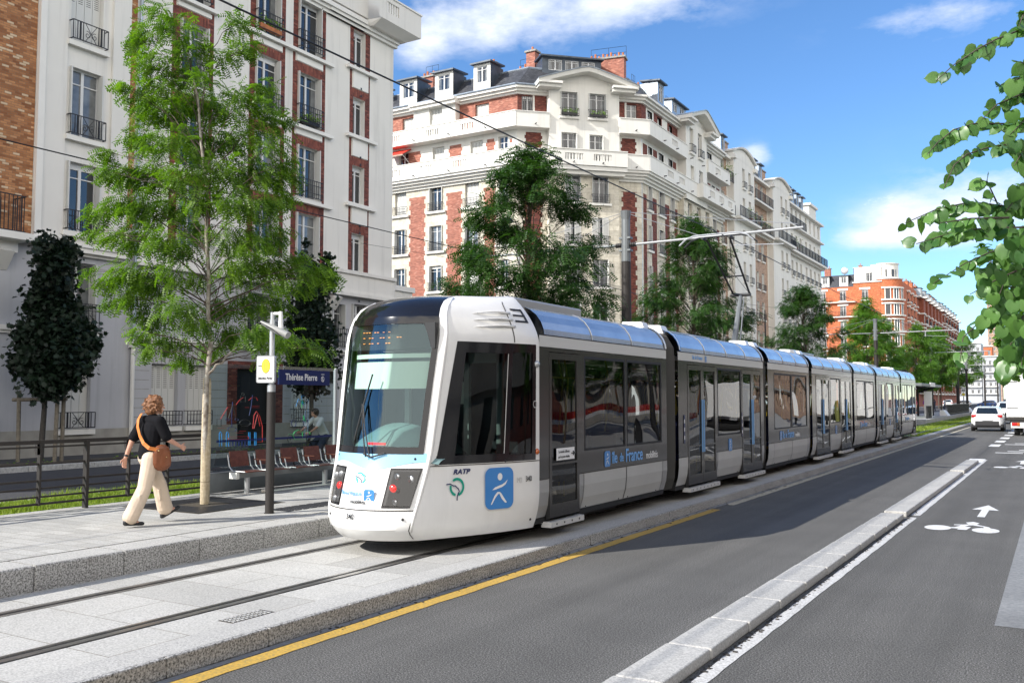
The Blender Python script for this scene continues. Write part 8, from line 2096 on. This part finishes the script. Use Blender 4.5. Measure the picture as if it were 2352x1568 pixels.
# white box truck at the right edge
tk = thing('box_truck', 'tall white box truck seen from behind in the right lane, cut by the frame edge', 'truck', (-1.25, 56.4, 0))
x0, x1, y0 = -2.47, -.02, 56.4
q = MB(); q.box(x0, x1, y0, y0+5.5, .98, 3.42, M['truck_white']); q.build('cargo_box', tk, bevel=.03)
q = MB(); q.box(x0+.03, x1-.03, y0-.03, y0-.001, 1.02, 3.38, M['truck_white']); d_ = q.build('rear_door', tk)
q = MB(); 
for z in (1.5, 2.9): q.box(x0+.03, x0+.55, y0-.06, y0-.031, z, z+.03, M['pole_grey'])
q.build('hinge', d_)
q = MB(); q.box(x0+.02, x1-.02, y0-.02, y0, .88, .97, M['grime']); q.box(x0+.15, x1-.15, y0, y0+6.5, .6, .88, M['under']); q.build('chassis', tk)
q = MB(); q.box(x0+.2, x1-.2, y0-.12, y0+.02, .42, .72, M['truck_white']); q.build('bumper_beam', tk, bevel=.02)
q = MB(); q.box(x0+.25, x0+.62, y0-.16, y0-.12, .55, .72, M['car_red']); q.box(x0+.5, x0+.62, y0-.165, y0-.12, .55, .72, M['orange_lamp']); q.build('tail_light', tk)
q = MB(); q.box(x0+1.15, x0+1.67, y0-.15, y0-.12, .56, .68, M['text_white']); q.build('number_plate', tk)
for x in (x0+.32, x1-.55): q = MB(); q.tube([(x, y0+1.0, .42), (x+.26, y0+1.0, .42)], .42, M['tyre'], 20); q.build('wheel', tk)
for x in (x0+.32, x1-.55): q = MB(); q.tube([(x, y0+5.9, .42), (x+.26, y0+5.9, .42)], .42, M['tyre'], 20); q.build('wheel', tk)
q = MB(); q.box(x0+.2, x1-.2, y0+5.6, y0+7.2, .5, 2.3, M['truck_white']); q.build('cab', tk, bevel=.1)
put_text('lettering', 'LABBE', .11, M['pole_grey'], tk, (x0+.75, y0-.035, 3.18), 0, ext=.002) if False else None
q = MB(); rr = random.Random(6); c = Vector((x0+1.55, y0-.35, 0)); k = 0; n = 16; rows = 12
for i in range(rows):
    f = i/(rows-1); z = .72+1.1*(1-f)
    for j in range(n): a = 2*PI*j/n; r_ = (.14+.26*f+.05*math.sin(a*5+i*.7)+rr.uniform(-.02, .02)); q.v.append((c.x+math.cos(a)*r_, c.y+math.sin(a)*r_*.6, z))
for i in range(rows-1):
    for j in range(n): q.f.append((i*n+j, i*n+(j+1) % n, (i+1)*n+(j+1) % n, (i+1)*n+j)); q.m.append(q.mi(M['olive']))
q.f.append(tuple(range(n))); q.m.append(0); o = q.build('green_coat', None, smooth=True); tag(o, 'crumpled olive green coat hanging at the back of the white truck at the right edge', 'coat')

# ------------------------------------------------------------ the other side of the street, seen in the tram windows
rr = random.Random(31)
def opp(y0, y1, h, m, seed, name):
    T = thing('opposite_building', name, 'building', (16, (y0+y1)/2, 0)); fr = Fr((16, 0), R(-90)); q = MB(); hh = []
    n = int((y1-y0)/3)
    for i in range(n):
        for j in range(int(h/3.2)): u = -y1+(i+.3)*(y1-y0)/n; hh.append((u, u+1.2, 1.0+j*3.2, 3.0+j*3.2))
    wall(q, fr, -y1, -y0, 0, h, hh, m); q.face([(16, y0, 0), (28, y0, 0), (28, y0, h), (16, y0, h)], m); q.face([(16, y1, 0), (28, y1, 0), (28, y1, h), (16, y1, h)], m)
    q.build('wall', T, fix=False); q = MB()
    for a, b_, c, d in hh: q.face([fr.p(a, c, -.15), fr.p(b_, c, -.15), fr.p(b_, d, -.15), fr.p(a, d, -.15)], M['win_glass'])
    q.build('pane', T, fix=False); q = MB(); q.fbox(fr, -y1, -y0, h, h+.5, -.5, .5, M['white_trim']); q.fbox(fr, -y1, -y0, 3.3, 3.6, 0, .4, M['soot']); q.build('cornice', T)
opp(-14, 16, 12, M['stone_dark'], 1, 'dark fronted building on the near right side of the street'); opp(17, 52, 15, M['brick_red2'], 2, 'red brick building on the right side of the street'); opp(53, 100, 14, M['stone_dark'], 3, 'dark glass fronted building with a red band on the right side of the street'); opp(101, 190, 16, M['brick_tan'], 4, 'long tan brick building on the right side of the street')
hd_ = thing('hoarding', 'long low red hoarding with a white foot on the right side pavement', 'hoarding', (11, 52, 0)); q = MB(); q.box(11, 11.1, 36, 60, .95, 1.35, M['car_red']); q.build('board', hd_); q = MB(); q.box(11, 11.12, 36, 60, .75, .95, M['text_white']); q.build('foot', hd_)
for i, (x, y, s, rz) in enumerate(((8.0, 30, 1.0, 1), (8.3, 38, 1.1, 2.5), (7.8, 46, 1.1, 4), (8.4, 56, 1.15, .3), (8.0, 66, 1.1, 3.1), (8.2, 100, 1.2, 1.4), (8.0, 118, 1.2, 5))):
    o = copy_tree((pa, pb)[i % 2]); o.location = (x, y, 0); o.scale = (s, s, s); o.rotation_euler.z = rz; o['label'] = 'street tree on the right side pavement, number %s counted from the camera' % ('one', 'two', 'three', 'four', 'five', 'six', 'seven')[i]; o['group'] = 'street trees on the right side pavement'
for (x, y, L_) in ((4.6, 50, 6.5), (4.2, 74, 8), (4.6, 92, 7)):
    t = thing('parked_van', 'white high sided van parked along the right side pavement, %s' % {50: 'nearest of the three', 74: 'middle of the three', 92: 'farthest of the three'}[y], 'van', (x, y, 0))
    q = MB(); q.box(x-1, x+1, y, y+L_-1.6, .9, 3.0, M['truck_white']); q.build('cargo_box', t, bevel=.04); q = MB(); q.box(x-.95, x+.95, y+L_-1.55, y+L_, .5, 2.1, M['truck_white']); q.build('cab', t, bevel=.1)
    for yy in (y+.9, y+L_-.9): q = MB(); q.tube([(x-1.02, yy, .36), (x+1.02, yy, .36)], .36, M['tyre'], 16); q.build('wheel', t)
